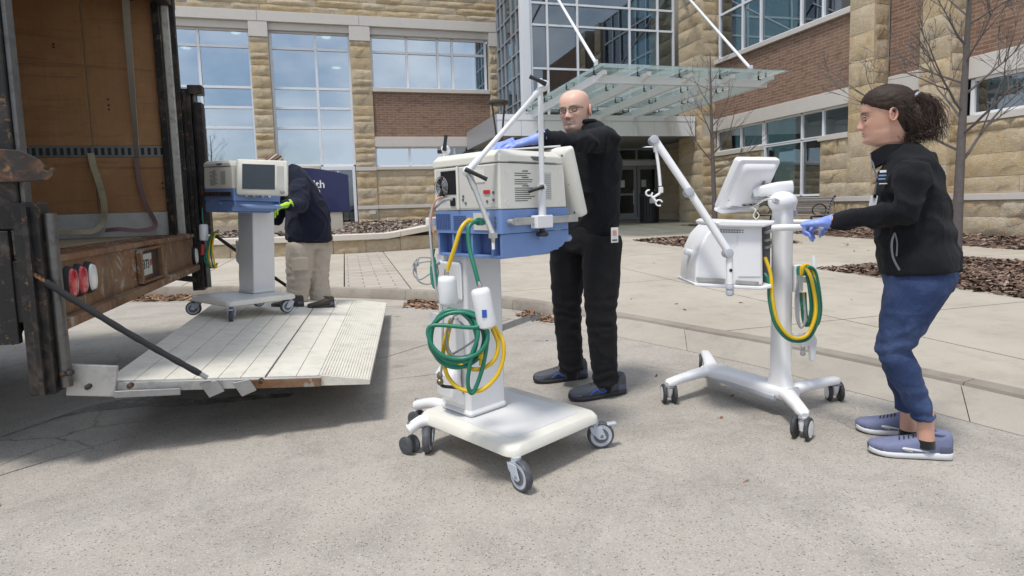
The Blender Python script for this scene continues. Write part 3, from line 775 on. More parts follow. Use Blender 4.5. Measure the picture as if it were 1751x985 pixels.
window_wall('y', xa, [12.40, 13.38, 14.17, 15.84, 16.70, 17.9], [5.78, 7.2, 8.6, 9.8], 'glass_dark', .16, fw=.075)
window_wall('y', xa, [12.37, 13.31, 14.08, 15.62], [2.70, 3.4], 'glass_dark', .16)
window_wall('y', xa, [15.69, 16.74, 17.98], [2.72, 3.4], 'glass_dark', .16)
window_wall('y', xa, [13.33, 14.08, 15.60], [1.16, 2.665], 'glass_dark', .16)
wallbox((xa + .35, 12.345, 1.0), (xa + .45, 13.29, 2.56), 'inner_wall', M['room'])
# second pier, brick infill, third pier and the wall beyond
for (ya, yb, sd_) in ((12.34, 11.62, 91), (10.44, 9.745, 92)):
    wallbox((XW + .03, yb + .03, .2), (XW + .5, ya - .004, 9.8), 'pier', M['mortar'])
    rstones(XW + .03, ya, yb, 1.1, 9.5, sd_, single=True, hts=(.34, .46, .56, .62)); rstones(XW + .03, ya, yb, .25, .97, sd_ + 3, single=True, hts=(.36,))
    stones((XW + .03, yb + .03, 0), (1, 0), .42, .25, 9.5, seed=sd_ + 5, single=True, hts=(.34, .46, .56))
    wallbox((XW - .05, yb - .02, .972), (XW + .42, ya - .003, 1.098), 'trim_band', M['cast'], bevel=.01)
xb = 12.62
for ya, yb, sd_ in ((11.60, 10.44, 101), (9.73, 2.5, 102)):
    wallbox((xb + .02, yb, .2), (xb + .5, ya, 2.55), 'base_wall', M['mortar'])
    rstones(xb + .02, ya, yb, 1.09, 2.55, sd_, lens=(.6, 1.4), hts=(.34, .4, .46)); rstones(xb + .02, ya, yb, .25, .95, sd_ + 10, lens=(.6, 1.4), hts=(.36,))
    wallbox((xb - .05, yb, .952), (xb + .1, ya, 1.088), 'trim_band', M['cast'], bevel=.01)
    wallbox((xb - .05, yb, 2.552), (xb + .3, ya, 2.70), 'window_sill', M['cast'], bevel=.01)
    wallbox((xb, yb, 3.46), (xb + .4, ya, 3.90), 'concrete_band', M['cast'], bevel=.01)
    wallbox((xb + .05, yb, 3.902), (xb + .4, ya, 9.8), 'brick_panel', M['bricky'])
wallbox((xb + .03, 10.44, 2.702), (xb + .4, 11.6, 3.458), 'brick_panel', M['bricky'])
window_wall('y', xb, [5.3, 7.4, 9.62], [2.72, 3.44], 'glass_dark', .12, fw=.08)
wallbox((15.6, 2.5, .2), (15.7, 18.05, 9.8), 'room_wall', M['room'])
for z in (.2, 4.3, 8.9): wallbox((12.75, 2.5, z), (15.58, 18.05, z + .12), 'room_floor', M['ceiling'])

# --- hanging glass canopy over the forecourt
can = empty('glass_canopy', (8.3, 16.0, 4.0), 0, 'glass entrance canopy on white steel beams hung from two slanting rods', 'canopy')
cx0, cx1, cyf, cyb = 5.95, 10.65, 13.2, 19.6
zf_, zb_ = 4.07, 4.0
def czc(y): return lerp(zf_, zb_, (y - cyf) / (cyb - cyf))
MB().bar((cx0 - .05, cyf + .35, 4.07), (cx1 + .1, cyf + .35, 4.07), .12, .18).build('front_beam', M['alu'], can, world=True, bevel=.008)
nb = 5
for i in range(nb):
    x = lerp(cx0 + .05, cx1 - .05, i / (nb - 1))
    b = MB(); h0, h1 = .12, .26
    b.rings([[(x - .05, cyf - .1, 4.10), (x + .05, cyf - .1, 4.10), (x + .05, cyf - .1, 4.20), (x - .05, cyf - .1, 4.20)],
             [(x - .05, cyf + .5, 4.0), (x + .05, cyf + .5, 4.0), (x + .05, cyf + .5, 4.19), (x - .05, cyf + .5, 4.19)],
             [(x - .05, cyb, 3.86), (x + .05, cyb, 3.86), (x + .05, cyb, 4.12), (x - .05, cyb, 4.12)]])
    b.build('canopy_beam', M['alu'], can, world=True, bevel=.006)
    for k in range(4):
        y = lerp(cyf + .3, cyb - .6, k / 3)
        for s_ in (-.11, .11):
            MB().cyl((x + s_, y, 4.16), (x + s_, y, 4.265), .022, 8).bar((x - .01 * (s_ > 0), y, 4.17), (x + s_, y, 4.17), .03, .02).build('glass_clamp', M['dark'], can, world=True)
for i in range(nb - 1):
    a, b2 = lerp(cx0 + .05, cx1 - .05, i / (nb - 1)), lerp(cx0 + .05, cx1 - .05, (i + 1) / (nb - 1))
    if i == 0: a -= .25
    if i == nb - 2: b2 += .35
    for k in range(3):
        y0, y1 = lerp(cyf - .35, cyb, k / 3) + .01, lerp(cyf - .35, cyb, (k + 1) / 3) - .01
        z0_, z1_ = 4.27 - .012 * k, 4.258 - .012 * k
        MB().rings([[(a + .01, y0, z0_), (b2 - .01, y0, z0_), (b2 - .01, y1, z1_), (a + .01, y1, z1_)], [(a + .01, y0, z0_ + .016), (b2 - .01, y0, z0_ + .016), (b2 - .01, y1, z1_ + .016), (a + .01, y1, z1_ + .016)]]).build('glass_panel', M['glass_can'], can, world=True, smooth=0)
for (p0, p1) in (((1019, 108), (955, 0)), ((1283, 117), (1180, 0))):
    a = onY(*p0, cyf + .5); e = onY(*p1, YT - 1.4); d_ = e - a
    MB().tube([a, e + d_ * .35], .042, 12).build('tension_rod', M['alu'], can, world=True)
    MB().box(a, (.05, .16, .14)).build('rod_bracket', M['alu'], can, world=True, bevel=.01)
# ------------------------------------------------------------------ retaining wall and planter
M['cap'] = mat('cast_stone_cap', (.60, .55, .48), .8, var=.07, scale=4, bump=.08, bscale=120, dirt=.12, dirtcol=(.35, .30, .25))
ret = empty('retaining_wall', (-.5, 13.4, .19), 0, 'low curved retaining wall of split stone with a pale cap', 'wall')
RW = spline([(-7.5, 16.2, 0), (-4.5, 14.6, 0), (-2.0, 13.75, 0), (0.0, 13.45, 0), (1.0, 13.5, 0), (1.9, 13.7, 0), (2.8, 14.3, 0), (3.0, 15.5, 0)], 6)
def rtop(p): return .60 + .13 * min(1, max(0, (p.x - .9) / .9))
cut, acc = [0], 0
for i in range(1, len(RW)):
    acc += (RW[i] - RW[i - 1]).length
    if acc > .62: cut.append(i); acc = 0
if cut[-1] != len(RW) - 1: cut.append(len(RW) - 1)
for a, c in zip(cut[:-1], cut[1:]):
    p, q = RW[a], RW[c]; d = q - p; L = d.length; rz = math.atan2(d.y, d.x); zt = min(rtop(p), rtop(q)) - .13
    z0 = zs(p.x, p.y) - .05
    w_ = Matrix.LocRotScale(Vector((p.x, p.y, z0)), Matrix.Rotation(rz, 3, 'Z').to_euler(), Vector((L - .012, 1.5, zt - z0)))
    ob = bpy.data.objects.new('stone_block', rnd.choice(ROCK)); COL.objects.link(ob); ob.parent = ret
    lm = wmat(ret).inverted() @ w_; ob.location, q_, ob.scale = lm.decompose(); ob.rotation_euler = q_.to_euler()
    nrm = Vector((d.y, -d.x, 0)).normalized()
    MB().rings([[p + nrm * .0 + V(0, 0, z0), p - nrm * .25 + V(0, 0, z0), p - nrm * .25 + V(0, 0, zt), p + V(0, 0, zt)], [q + V(0, 0, z0), q - nrm * .25 + V(0, 0, z0), q - nrm * .25 + V(0, 0, zt), q + V(0, 0, zt)]]).build('core', M['mortar'], ret, world=True, smooth=0)
cut2 = cut[::2] + ([cut[-1]] if cut[-1] not in cut[::2] else [])
for a, c in zip(cut2[:-1], cut2[1:]):
    rg = []
    for i in range(a, c + 1):
        p = RW[i]; t = (RW[min(i + 1, len(RW) - 1)] - RW[max(i - 1, 0)]).normalized(); nrm = Vector((t.y, -t.x, 0))
        if i == a: p = p + t * .004
        if i == c: p = p - t * .004
        z = rtop(p)
        rg.append([p + nrm * .12 + V(0, 0, z - .125), p + nrm * .12 + V(0, 0, z), p - nrm * .30 + V(0, 0, z), p - nrm * .30 + V(0, 0, z - .125)])
    MB().rings(rg).build('cap_stone', M['cap'], ret, world=True, bevel=.012)
pb = MB(); vs_, fs = [], []
nx, ny = 40, 20
def zpl(x, y): return .55 + .012 * (y - 13.5) + .025 * noise.noise((x * 2, y * 2, 1.))
def ylo(x): return np.interp(x, [-9, -7.5, -4.5, -2, 0, 1, 1.9, 2.9], [17.4, 16.4, 14.8, 13.95, 13.65, 13.7, 13.9, 14.6])
for j in range(ny + 1):
    for i in range(nx + 1):
        x = lerp(-9, 3.0, i / nx); y = lerp(float(ylo(x)), YF + .15, j / ny); vs_.append((x, y, zpl(x, y)))
for j in range(ny):
    for i in range(nx):
        a = j * (nx + 1) + i; fs.append((a, a + 1, a + nx + 2, a + nx + 1))
M['mulch_grey'] = mulch_mat('weathered_mulch', (.10, .08, .065), (.21, .17, .14), (.34, .29, .25))
pb.add(vs_, fs); tag(pb.build('planter_bed', M['mulch_grey']), kind='structure')
flakes([(-3.2, 14.2), (-2, 13.95), (0, 13.65), (1.9, 13.9), (2.9, 14.6), (2.9, 22.8), (-3.2, 22.8)], zpl, 6500, .055, M['chip_grey'], 'mulch_chips', 'grey weathered mulch in the raised planter below the left wing', 'mulch', 21)

# ------------------------------------------------------------------ sign standing in the planter
M['navy'] = mat('navy_sign_paint', (.012, .016, .085), .35, var=.1, scale=2, coat=.2)
M['white'] = mat('white_paint', (.78, .78, .78), .5, var=.03)
sgY = 16.6
p0, p1 = onY(432, 360, sgY), onY(601, 362, sgY)
sg = empty('sign', (p1.x - .8, sgY, zpl(p1.x, sgY)), 0, 'navy blue hospital sign with arched top and white lettering behind the worker', 'sign')
zt0 = onY(520, 287, sgY).z; zt1 = onY(598, 299, sgY).z; zb0 = p1.z
xr = onY(597, 330, sgY).x; xl = xr - 2 * (xr - onY(505, 330, sgY).x)
out = [(xl, sgY, zb0), (xr, sgY, zb0)]
for k in range(13):
    u = 1 - k / 12; x = lerp(xl, xr, u); out.append((x, sgY, zt1 + (zt0 - zt1) * 1.05 * (1 - (2 * u - 1) ** 2)))
MB().prism(out, (0, .16, 0)).build('sign_panel', M['navy'], sg, world=True, bevel=.01)
MB().bb((xl + .2, sgY + .02, zpl(xl, sgY) - .1), (xr - .2, sgY + .14, zb0 + .02)).build('sign_base', M['mortar'], sg, world=True)
hx = onY(556, 321, sgY); cxx = onY(548, 331, sgY)
sc = .145 * 16.6 / 16
text_mesh('Health', 'sign_lettering', M['white'], sg, frame4((hx.x, sgY - .004, hx.z), (1, 0, 0), (0, 0, 1)), .285, .004, 'RIGHT', .004)
text_mesh('Care', 'sign_lettering', M['white'], sg, frame4((cxx.x, sgY - .004, cxx.z - .015), (1, 0, 0), (0, 0, 1)), .285, .004, 'RIGHT', .004)

# ------------------------------------------------------------------ path lamp
M['bronze'] = mat('dark_bronze_metal', (.075, .062, .055), .45, .6, var=.15, scale=8)
lp = Vector((3.28, 12.6, zs(3.28, 12.6)))
lamp = empty('path_lamp', lp, 0, 'dark bronze path lamp with flat round cap behind the medical cart', 'lamp')
zt = 3.28
MB().lathe(lp, (0, 0, 1), [(.12, 0), (.12, .04), (.05, .08), (.045, zt - 1.05 - lp.z)], 14).build('post', M['bronze'], lamp, world=True)
MB().lathe((lp.x, lp.y, zt), (0, 0, 1), [(.05, -.02), (.20, .0), (.225, .02), (.225, .06), (.19, .085), (.05, .1)], 24).build('lamp_cap', M['bronze'], lamp, world=True)
for k in range(4):
    a = k * PI / 2 + .5; c, s_ = math.cos(a), math.sin(a)
    MB().tube([(lp.x + .19 * c, lp.y + .19 * s_, zt), (lp.x + .11 * c, lp.y + .11 * s_, zt - .5), (lp.x + .045 * c, lp.y + .045 * s_, zt - 1.05)], .018, 8).build('strut', M['bronze'], lamp, world=True)
MB().lathe((lp.x, lp.y, zt - 1.1), (0, 0, 1), [(.06, -.05), (.06, .02), (.04, .12), (.05, .35)], 12).build('lamp_socket', M['bronze'], lamp, world=True)

# ------------------------------------------------------------------ litter bin
M['black_metal'] = mat('black_powder_coat', (.022, .022, .024), .45, .2, var=.15, scale=9)
bp = Vector((10.85, 20.0, zs(10.85, 20.0)))
bn = empty('litter_bin', bp, 0, 'black slatted litter bin with a white notice beside the entrance doors', 'bin')
MB().lathe(bp, (0, 0, 1), [(.33, 0), (.33, .05), (.30, .06), (.30, .98)], 24).build('liner', M['dark'], bn, world=True)
for z in (.04, .98): MB().lathe(bp + V(0, 0, z), (0, 0, 1), [(.33, 0), (.36, 0), (.36, .05), (.33, .05)], 24).build('hoop', M['black_metal'], bn, world=True)
for k in range(20):
    a = 2 * PI * k / 20; c, s_ = math.cos(a), math.sin(a)
    MB().bar(bp + V(.345 * c, .345 * s_, .08), bp + V(.345 * c, .345 * s_, .985), .06, .012, (c, s_, 0)).build('slat', M['alu_grey'] if k in (14, 15, 16, 17) and False else M['black_metal'], bn, world=True)
MB().lathe(bp + V(0, 0, 1.04), (0, 0, 1), [(.36, 0), (.34, .06), (.22, .10), (.20, .06)], 24).build('lid', M['black_metal'], bn, world=True)
MB().box(bp + V(-.05, -.372, .80), (.26, .006, .18)).build('notice', M['white'], bn, world=True)

# ------------------------------------------------------------------ bench
M['grey_wood'] = mat('weathered_grey_slats', (.22, .20, .19), .7, var=.2, scale=7, bump=.15, bscale=50)
bx, by0, by1 = 11.0, 11.85, 13.95
bz = zs(bx, 12.9)
bench = empty('bench', (bx, 12.9, bz), 0, 'grey slatted bench with looped iron arms against the stone wall', 'bench')
for k in range(5):
    x = bx - .22 + .1 * k
    MB().bb((x, by0, bz + .42), (x + .075, by1, bz + .45)).build('seat_slat', M['grey_wood'], bench, world=True, bevel=.006)
for k in range(6):
    z = bz + .5 + .062 * k; x = bx + .25 + .028 * k
    MB().bb((x, by0, z), (x + .022, by1, z + .048)).build('back_slat', M['grey_wood'], bench, world=True, bevel=.005)
for y in (by0 + .06, by1 - .06):
    b = MB()
    b.tube(spline([(bx - .26, y, bz), (bx - .2, y, bz + .2), (bx - .24, y, bz + .41)], 5), .022, 8)
    b.tube(spline([(bx + .3, y, bz), (bx + .2, y, bz + .2), (bx + .24, y, bz + .42), (bx + .33, y, bz + .66), (bx + .42, y, bz + .86), (bx + .47, y, bz + .87)], 5), .022, 8)
    b.bar((bx - .25, y, bz + .4), (bx + .24, y, bz + .4), .04, .03)
    b.build('bench_leg', M['black_metal'], bench, world=True)
    MB().tube(spline([(bx + .0 + .2 * math.cos(a_), y, bz + .56 + .14 * math.sin(a_)) for a_ in [2 * PI * k / 14 for k in range(14)]], 3, True), .016, 8).build('arm_loop', M['black_metal'], bench, world=True)

# ------------------------------------------------------------------ bare trees
M['bark'] = mat('grey_bark', (.115, .10, .095), .9, var=.35, scale=14, bump=.5, bscale=70)
def bare_tree(loc, label, seed, trunk_h, r0, first, n1, spread, top, lean=(0, 0), dens=1.):
    R_ = random.Random(seed); root = empty('bare_tree', loc, 0, label, 'tree', 'bare young trees in the forecourt')
    tk = MB(); cr_ = MB(); loc = Vector(loc)
    path = [loc + V(lean[0] * t + .03 * math.sin(3 * t + seed), lean[1] * t + .03 * math.cos(2 * t + seed), -.05 + t * top) for t in [k / 12 for k in range(13)]]
    rad = [r0 * (1.35 if k == 0 else 1) * (1 - .82 * (k / 12) ** 1.1) for k in range(13)]
    tk.tube(path, rad, 10); tk.build('trunk', M['bark'], root, world=True)
    def on_trunk(h):
        t = min(.999, max(0, h / top)) * 12; i = int(t); return lerp(path[i], path[i + 1], t - i), lerp(rad[i], rad[i + 1], t - i)
    def branch(p, d, L, r, lv):
        n = max(3, int(L / .16)); pts = [p]; q = p.copy(); dd = d.copy()
        for k in range(n):
            dd = (dd + V(R_.gauss(0, .10), R_.gauss(0, .10), R_.gauss(.05, .06))).normalized(); q = q + dd * (L / n); pts.append(q.copy())
        cr_.tube(pts, [max(.0022, r * (1 - .8 * k / n)) for k in range(n + 1)], 6 if lv < 2 else 4)
        if lv >= 3: return
        m = max(1, int(dens * {0: R_.randint(5, 7), 1: R_.randint(3, 5), 2: R_.randint(1, 3)}[lv]))
        for _ in range(m):
            k = R_.uniform(.25, .98); i = min(n - 1, int(k * n)); pp = lerp(pts[i], pts[i + 1], k * n - i)
            base_d = (pts[i + 1] - pts[i]).normalized(); ax = V(R_.gauss(0, 1), R_.gauss(0, 1), R_.gauss(0, 1)).cross(base_d).normalized()
            nd = (Matrix.Rotation(R_.uniform(.35, .9), 3, ax) @ base_d); nd = (nd + V(0, 0, .25)).normalized()
            branch(pp, nd, L * R_.uniform(.35, .62) * (1.15 - .4 * k), max(.003, r * (1 - .7 * k) * .7), lv + 1)
    for k in range(n1):
        h = lerp(first, top * .93, (k / n1) ** .95) + R_.uniform(-.06, .06); p, r = on_trunk(h)
        az = k * 2.4 + R_.uniform(-.4, .4); el = R_.uniform(.45, .85)
        d = V(math.cos(az) * math.cos(el), math.sin(az) * math.cos(el), math.sin(el))
        branch(p, d, spread * R_.uniform(.7, 1.1) * (1.1 - .65 * (h - first) / (top - first)), r * .40, 0)
    cr_.build('crown', M['bark'], root, world=True); return root
t2 = (7.2, 5.55, zb2(7.2, 5.55))
bare_tree(t2, 'bare young tree with grey trunk behind the woman, in the nearer mulch bed', 5, 2, .062, 1.35, 17, 1.35, 4.3, (.06, .02))
t1 = (7.9, 11.6, zb1(7.9, 11.6))
bare_tree(t1, 'slim bare tree in front of the entrance, in the farther mulch bed', 9, 2, .065, 1.5, 12, 1.25, 4.1, (-.1, .0), .7)
# trees behind the viewpoint that the tall windows mirror
bare_tree((-11.0, -10.0, -.1), 'tall bare tree behind the viewpoint, mirrored in the leftmost tall windows', 15, 2, .11, 2.4, 16, 2.7, 8.2, (.2, .0), .8)
bare_tree((-6.3, -13.5, -.1), 'bare tree behind the viewpoint, mirrored low in the second tall bay', 17, 2, .10, 2.2, 14, 2.5, 7.6, (.1, .1), .8)
# ------------------------------------------------------------------ box truck with tail lift
def rust_mat(name, paint, rust=(.16, .075, .035), amount=.5, rough=.7, metal=.2, patch=(.38, .35, .31)):
    m, t, b = _nt(name); v = _geo(t)
    n = _noise(t, 4.5, 9, .72, v, .6)
    c2 = _mix(t, _noise(t, 30, 6, .7, v), tuple(x * .55 for x in rust), tuple(min(1, x * 1.9) for x in rust))
    f = _ramp(t, n, [(max(0, .62 - amount * .45), 0.), (min(1, .70 - amount * .3), 1.)])
    c = _mix(t, f, paint, c2)
    c = _mix(t, _ramp(t, _noise(t, 6.5, 9, .72, v, .5), [(.565, 0.), (.60, .8)]), c, patch)
    c = _mix(t, _ramp(t, _noise(t, 3.2, 8, .75, _geo(t, (1., 1., .35))), [(.50, 0.), (.68, .75)]), c, tuple(x * .35 for x in rust))
    c = _mix(t, _ramp(t, _noise(t, 16, 6, .7, v), [(.60, 0.), (.68, .6)]), c, (.40, .21, .09))
    t.links.new(c, b.inputs['Base Color']); b.inputs['Roughness'].default_value = rough; b.inputs['Metallic'].default_value = metal
    _bump(t, b, n, .35, .01); return m
M['rust'] = rust_mat('rusty_steel', (.23, .145, .085), amount=.45)
M['rust_dark'] = rust_mat('dark_rusty_steel', (.045, .042, .042), amount=.35, rough=.6, metal=.5, patch=(.10, .09, .085))
M['black_steel'] = rust_mat('worn_black_steel', (.022, .021, .021), rust=(.07, .055, .045), amount=.25, rough=.5, metal=.4, patch=(.05, .045, .042))
M['steel'] = mat('scuffed_steel', (.46, .45, .43), .5, .3, var=.2, scale=7, bump=.1, dirt=.5, dirtcol=(.10, .085, .07))
M['steel_dark'] = mat('dark_scuffed_steel', (.16, .155, .15), .4, .7, var=.3, scale=9, bump=.1, dirt=.7, dirtcol=(.05, .045, .04))
M['galv'] = mat('galvanised_steel', (.34, .335, .33), .5, .6, var=.15, scale=12, dirt=.3)
def plywood_mat():
    m, t, b = _nt('plywood_lining'); v = _geo(t)
    w_ = _noise(t, 3., 6, .6, _geo(t, (9., 1., .9)), .8)
    c = _mix(t, w_, (.36, .18, .075), (.50, .275, .13))
    c = _mix(t, _ramp(t, _noise(t, 1.3, 7, .7, v), [(.40, 0.), (.72, .75)]), c, (.24, .115, .05))
    c = _mix(t, _ramp(t, _noise(t, 2.2, 8, .75, _geo(t, (.5, 1., 7.))), [(.60, 0.), (.74, .55)]), c, (.12, .075, .05))
    c = _mix(t, _ramp(t, _noise(t, 1.7, 9, .78, _geo(t, (.35, 1., 5.)), .6), [(.53, 0.), (.66, .7)]), c, (.13, .075, .045))
    c = _mix(t, _ramp(t, _noise(t, 26., 7, .75, _geo(t, (1., 1., .3))), [(.60, 0.), (.72, .55)]), c, (.10, .06, .04))
    c = _mix(t, _ramp(t, _noise(t, 2.8, 7, .7, v, 1.), [(.58, 0.), (.75, .45)]), c, (.60, .38, .20))
    t.links.new(c, b.inputs['Base Color']); b.inputs['Roughness'].default_value = .62
    _bump(t, b, w_, .1, .004); return m
M['ply'] = plywood_mat()
M['floorwood'] = mat('worn_floor_boards', (.30, .235, .165), .75, var=.25, scale=5, bump=.25, bscale=40, dirt=.4, dirtcol=(.10, .07, .05))
M['kick'] = mat('white_kick_board', (.55, .54, .51), .6, var=.12, scale=5, dirt=.35, dirtcol=(.2, .17, .14))
M['truckwhite'] = mat('aged_white_panel', (.52, .51, .48), .5, var=.1, scale=3, dirt=.3)
M['deck'] = mat('aluminium_lift_deck', (.70, .67, .59), .6, 0., var=.08, scale=4, bump=.12, bscale=160, dirt=.4, dirtcol=(.28, .25, .21))
M['red_lens'] = mat('red_lens', (.45, .02, .03), .15, var=.1, coat=.6)
M['clear_lens'] = mat('clear_lens', (.72, .71, .70), .12, var=.08, coat=.6)
M['chrome'] = mat('chrome', (.55, .55, .55), .15, 1., var=.05)
M['web_beige'] = mat('beige_webbing', (.40, .36, .30), .9, var=.15, scale=20, bump=.4, bscale=300)
M['web_green'] = mat('olive_webbing', (.42, .37, .25), .9, var=.2, scale=12, bump=.4, bscale=300, dirt=.4)
M['web_purple'] = mat('purple_webbing', (.19, .11, .11), .9, var=.2, scale=12, bump=.4, bscale=300, dirt=.3)
M['rubber'] = mat('black_rubber', (.018, .018, .02), .75, var=.2, scale=20, bump=.3)
RX, YN, YR = -1.32, 3.15, 5.9           # rear plane, near side, far side
BZ = .968
truck = empty('box_truck', (-3.5, 4.2, 0), 0, 'worn box truck with open rear, plywood lining and lowered tail lift', 'truck')
def tp(mb, name, m, parent=None, **kw): return mb.build(name, m, parent or truck, world=True, **kw)
floor = tp(MB().bb((-6.4, YN + .04, BZ - .08), (RX - .02, YR, BZ - .03)), 'floor', M['rust_dark'])
for k in range(9):
    a = YN + .05 + k * (YR - YN - .06) / 9
    tp(MB().bb((-6.4, a + .003, BZ - .028), (RX - .30, a + (YR - YN - .06) / 9 - .003, BZ + .012 * 0)), 'floor_board', M['floorwood'], floor, bevel=.004)
# rear sill: chequered top, rusty face
sill = tp(MB().bb((RX - .295, YN + .02, .685), (RX - .002, YR, BZ - .03)), 'rear_sill', M['rust'])
tp(MB().bb((RX - .30, YN + .02, BZ - .029), (RX + .012, YR, BZ + .004)), 'sill_plate', M['rust'], sill, bevel=.006)
bm_ = MB()
for i in range(52):
    for j in range(4):
        y = YN + .1 + i * .046; x = RX - .25 + j * .065; a = .7 if (i + j) % 2 else -.7
        bm_.box((x, y, BZ + .006), (.036, .010, .005), Matrix.Rotation(a, 3, 'Z'))
tp(bm_, 'chequer_tread', M['rust'], sill)['kind'] = 'stuff'
tp(MB().bb((RX - .31, YN - .06, .69), (RX - .06, YN + .02, BZ + .002)), 'sill_end', M['black_steel'], sill, bevel=.01)
def ylens(px): 
    return onX(px, 480, RX)
def lens(px, py, m, parent):
    c = onX(px, py, RX)
    o = tp(MB().loft([(RX - .01, c.y, c.z), (RX + .014, c.y, c.z), (RX + .022, c.y, c.z)], [(.058, .085), (.055, .082), (.050, .076)], (0, 1, 0), 24, .8), 'light_bezel', M['rubber'], parent)
    tp(MB().loft([(RX + .02, c.y, c.z), (RX + .032, c.y, c.z), (RX + .038, c.y, c.z)], [(.046, .072), (.040, .064), (.022, .04)], (0, 1, 0), 24, .8), 'lens', m, o)
lens(116, 484, M['red_lens'], sill); lens(133, 479, M['red_lens'], sill); lens(150, 474, M['clear_lens'], sill)
lens(331, 438, M['clear_lens'], sill); lens(337, 434, M['red_lens'], sill)
pc = onX(236, 456, RX)
tp(MB().bb((RX - .003, pc.y - .02, pc.z - .10), (RX + .004, pc.y + .44, pc.z + .10)), 'plate_recess', M['rust_dark'], sill)
pl = tp(MB().bb((RX + .005, pc.y + .0, pc.z - .07), (RX + .010, pc.y + .26, pc.z + .075)), 'number_plate', mat('plate_white', (.45, .47, .42), .5, var=.08, scale=20, dirt=.3), sill, bevel=.003)
text_mesh('2373', 'plate_number', M['dark'], pl, frame4((RX + .0115, pc.y + .02, pc.z - .025), (0, 1, 0), (0, 0, 1)), .088, .0008, 'LEFT', .001)
tp(MB().bb((RX + .0108, pc.y + .21, pc.z - .01), (RX + .0122, pc.y + .25, pc.z + .03)), 'plate_sticker', M['red_lens'], pl)
for (a, b) in ((-.02, .0), (.44, .46)):
    tp(MB().bb((RX + .0045, pc.y + a - .012, pc.z - .11), (RX + .03, pc.y + b + .012, pc.z + .11)), 'recess_rim', M['rust'], sill)
for z in (-.115, .10): tp(MB().bb((RX + .0045, pc.y - .008, pc.z + z), (RX + .03, pc.y + .448, pc.z + z + .014)), 'recess_rim', M['rust'], sill)
tp(MB().bar((RX + .01, YN + .02, .655), (RX + .01, YR - .05, .675), .09, .05), 'under_rail', M['rust'], bevel=.008)
tp(MB().bar((RX - .9, YN + .3, .5), (RX - .9, YR - .3, .5), .1, .14), 'cross_member', M['black_steel'])
for y in (3.5, 4.9): tp(MB().bb((-6.4, y - .05, .68), (RX - .32, y + .05, .90)), 'chassis_rail', M['black_steel'])
# far side lining
zt = 3.03
wl_ = tp(MB().bb((-6.4, YR - .0, BZ - .05), (RX - .12, YR + .06, zt + .1)), 'side_wall', M['truckwhite'])
for a, b in ((-2.02, RX - .13), (-3.26, -2.03), (-4.5, -3.27), (-6.3, -4.51)):
    tp(MB().bb((a, YR - .014, 1.748), (b, YR - .002, zt)), 'plywood_panel', M['ply'], wl_)
    tp(MB().bb((a, YR - .014, 1.178), (b, YR - .002, 1.649)), 'plywood_panel', M['ply'], wl_)
tp(MB().bb((-6.3, YR - .02, BZ), (RX - .14, YR - .002, 1.174)), 'kick_board', M['kick'], wl_, bevel=.004)
trk = tp(MB().bb((-6.3, YR - .018, 1.653), (RX - .14, YR - .002, 1.744)), 'logistic_track', M['galv'], wl_)
sl = MB().bb((-.017, -.004, -.026), (.017, .002, .026)); slm = None
for k in range(34):
    x = RX - .18 - k * .05
    tp(MB().bb((x - .016, YR - .0195, 1.668), (x + .010, YR - .017, 1.729)), 'track_slot', M['dark'], trk, smooth=0)
bolt = MB()
for k in range(26):
    x = RX - .2 - (k % 9) * .36; z = (1.38, 2.1, 2.6)[k % 3]
    tp(MB().lathe((x, YR - .014, z + .05 * math.sin(k * 5)), (0, -1, 0), [(.009, 0), (.009, .003), (.004, .005)], 8), 'lining_screw', M['dark'], wl_)
tp(MB().bb((-6.4, YN - .03, BZ - .05), (RX - .16, YN + .03, zt + .1)), 'side_wall', M['truckwhite'])
tp(MB().bb((-6.46, YN, BZ - .05), (-6.401, YR, zt + .1)), 'front_wall', M['ply'])
tp(MB().bb((-6.4, YN - .03, zt + .1), (RX - .05, YR + .06, zt + .16)), 'roof', M['truckwhite'])
# rear frame
tp(MB().bb((RX - .11, YR - .02, BZ + .005), (RX - .05, YR + .12, zt + .1)), 'rear_post', mat('flaking_white_post', (.50, .48, .43), .7, var=.15, scale=9, dirt=.8, dirtcol=(.10, .09, .08), bump=.3, bscale=40), bevel=.01)
tp(MB().bb((RX - .17, YR - .06, BZ + .005), (RX - .112, YR - .02, zt + .1)), 'door_track', M['black_steel'], bevel=.006)
tp(MB().bb((RX - .05, YR + .0, BZ + .005), (RX - .01, YR + .05, zt + .1)), 'post_edge', M['black_steel'], bevel=.004)
tp(MB().bb((RX - .16, YN - .02, zt - .10), (RX - .02, YR + .12, zt + .12)), 'rear_header', M['black_steel'], bevel=.01)
tp(MB().cyl((RX - .32, YN + .1, zt + .0), (RX - .32, YR - .08, zt + .0), .095, 20), 'rolled_door', M['black_steel'])
tp(MB().bb((RX - .03, YR + .10, zt + .0), (RX + .06, YR + .2, zt + .10)), 'marker_bracket', M['truckwhite'], bevel=.01)
tp(MB().bb((RX - .16, YN - .05, 1.1), (RX - .05, YN + .03, zt + .1)), 'rear_post', M['black_steel'], bevel=.01)
tp(MB().bb((RX - .05, YN - .03, 1.0), (RX - .03, YN + .03, zt)), 'post_edge', M['steel_dark'], bevel=.004)
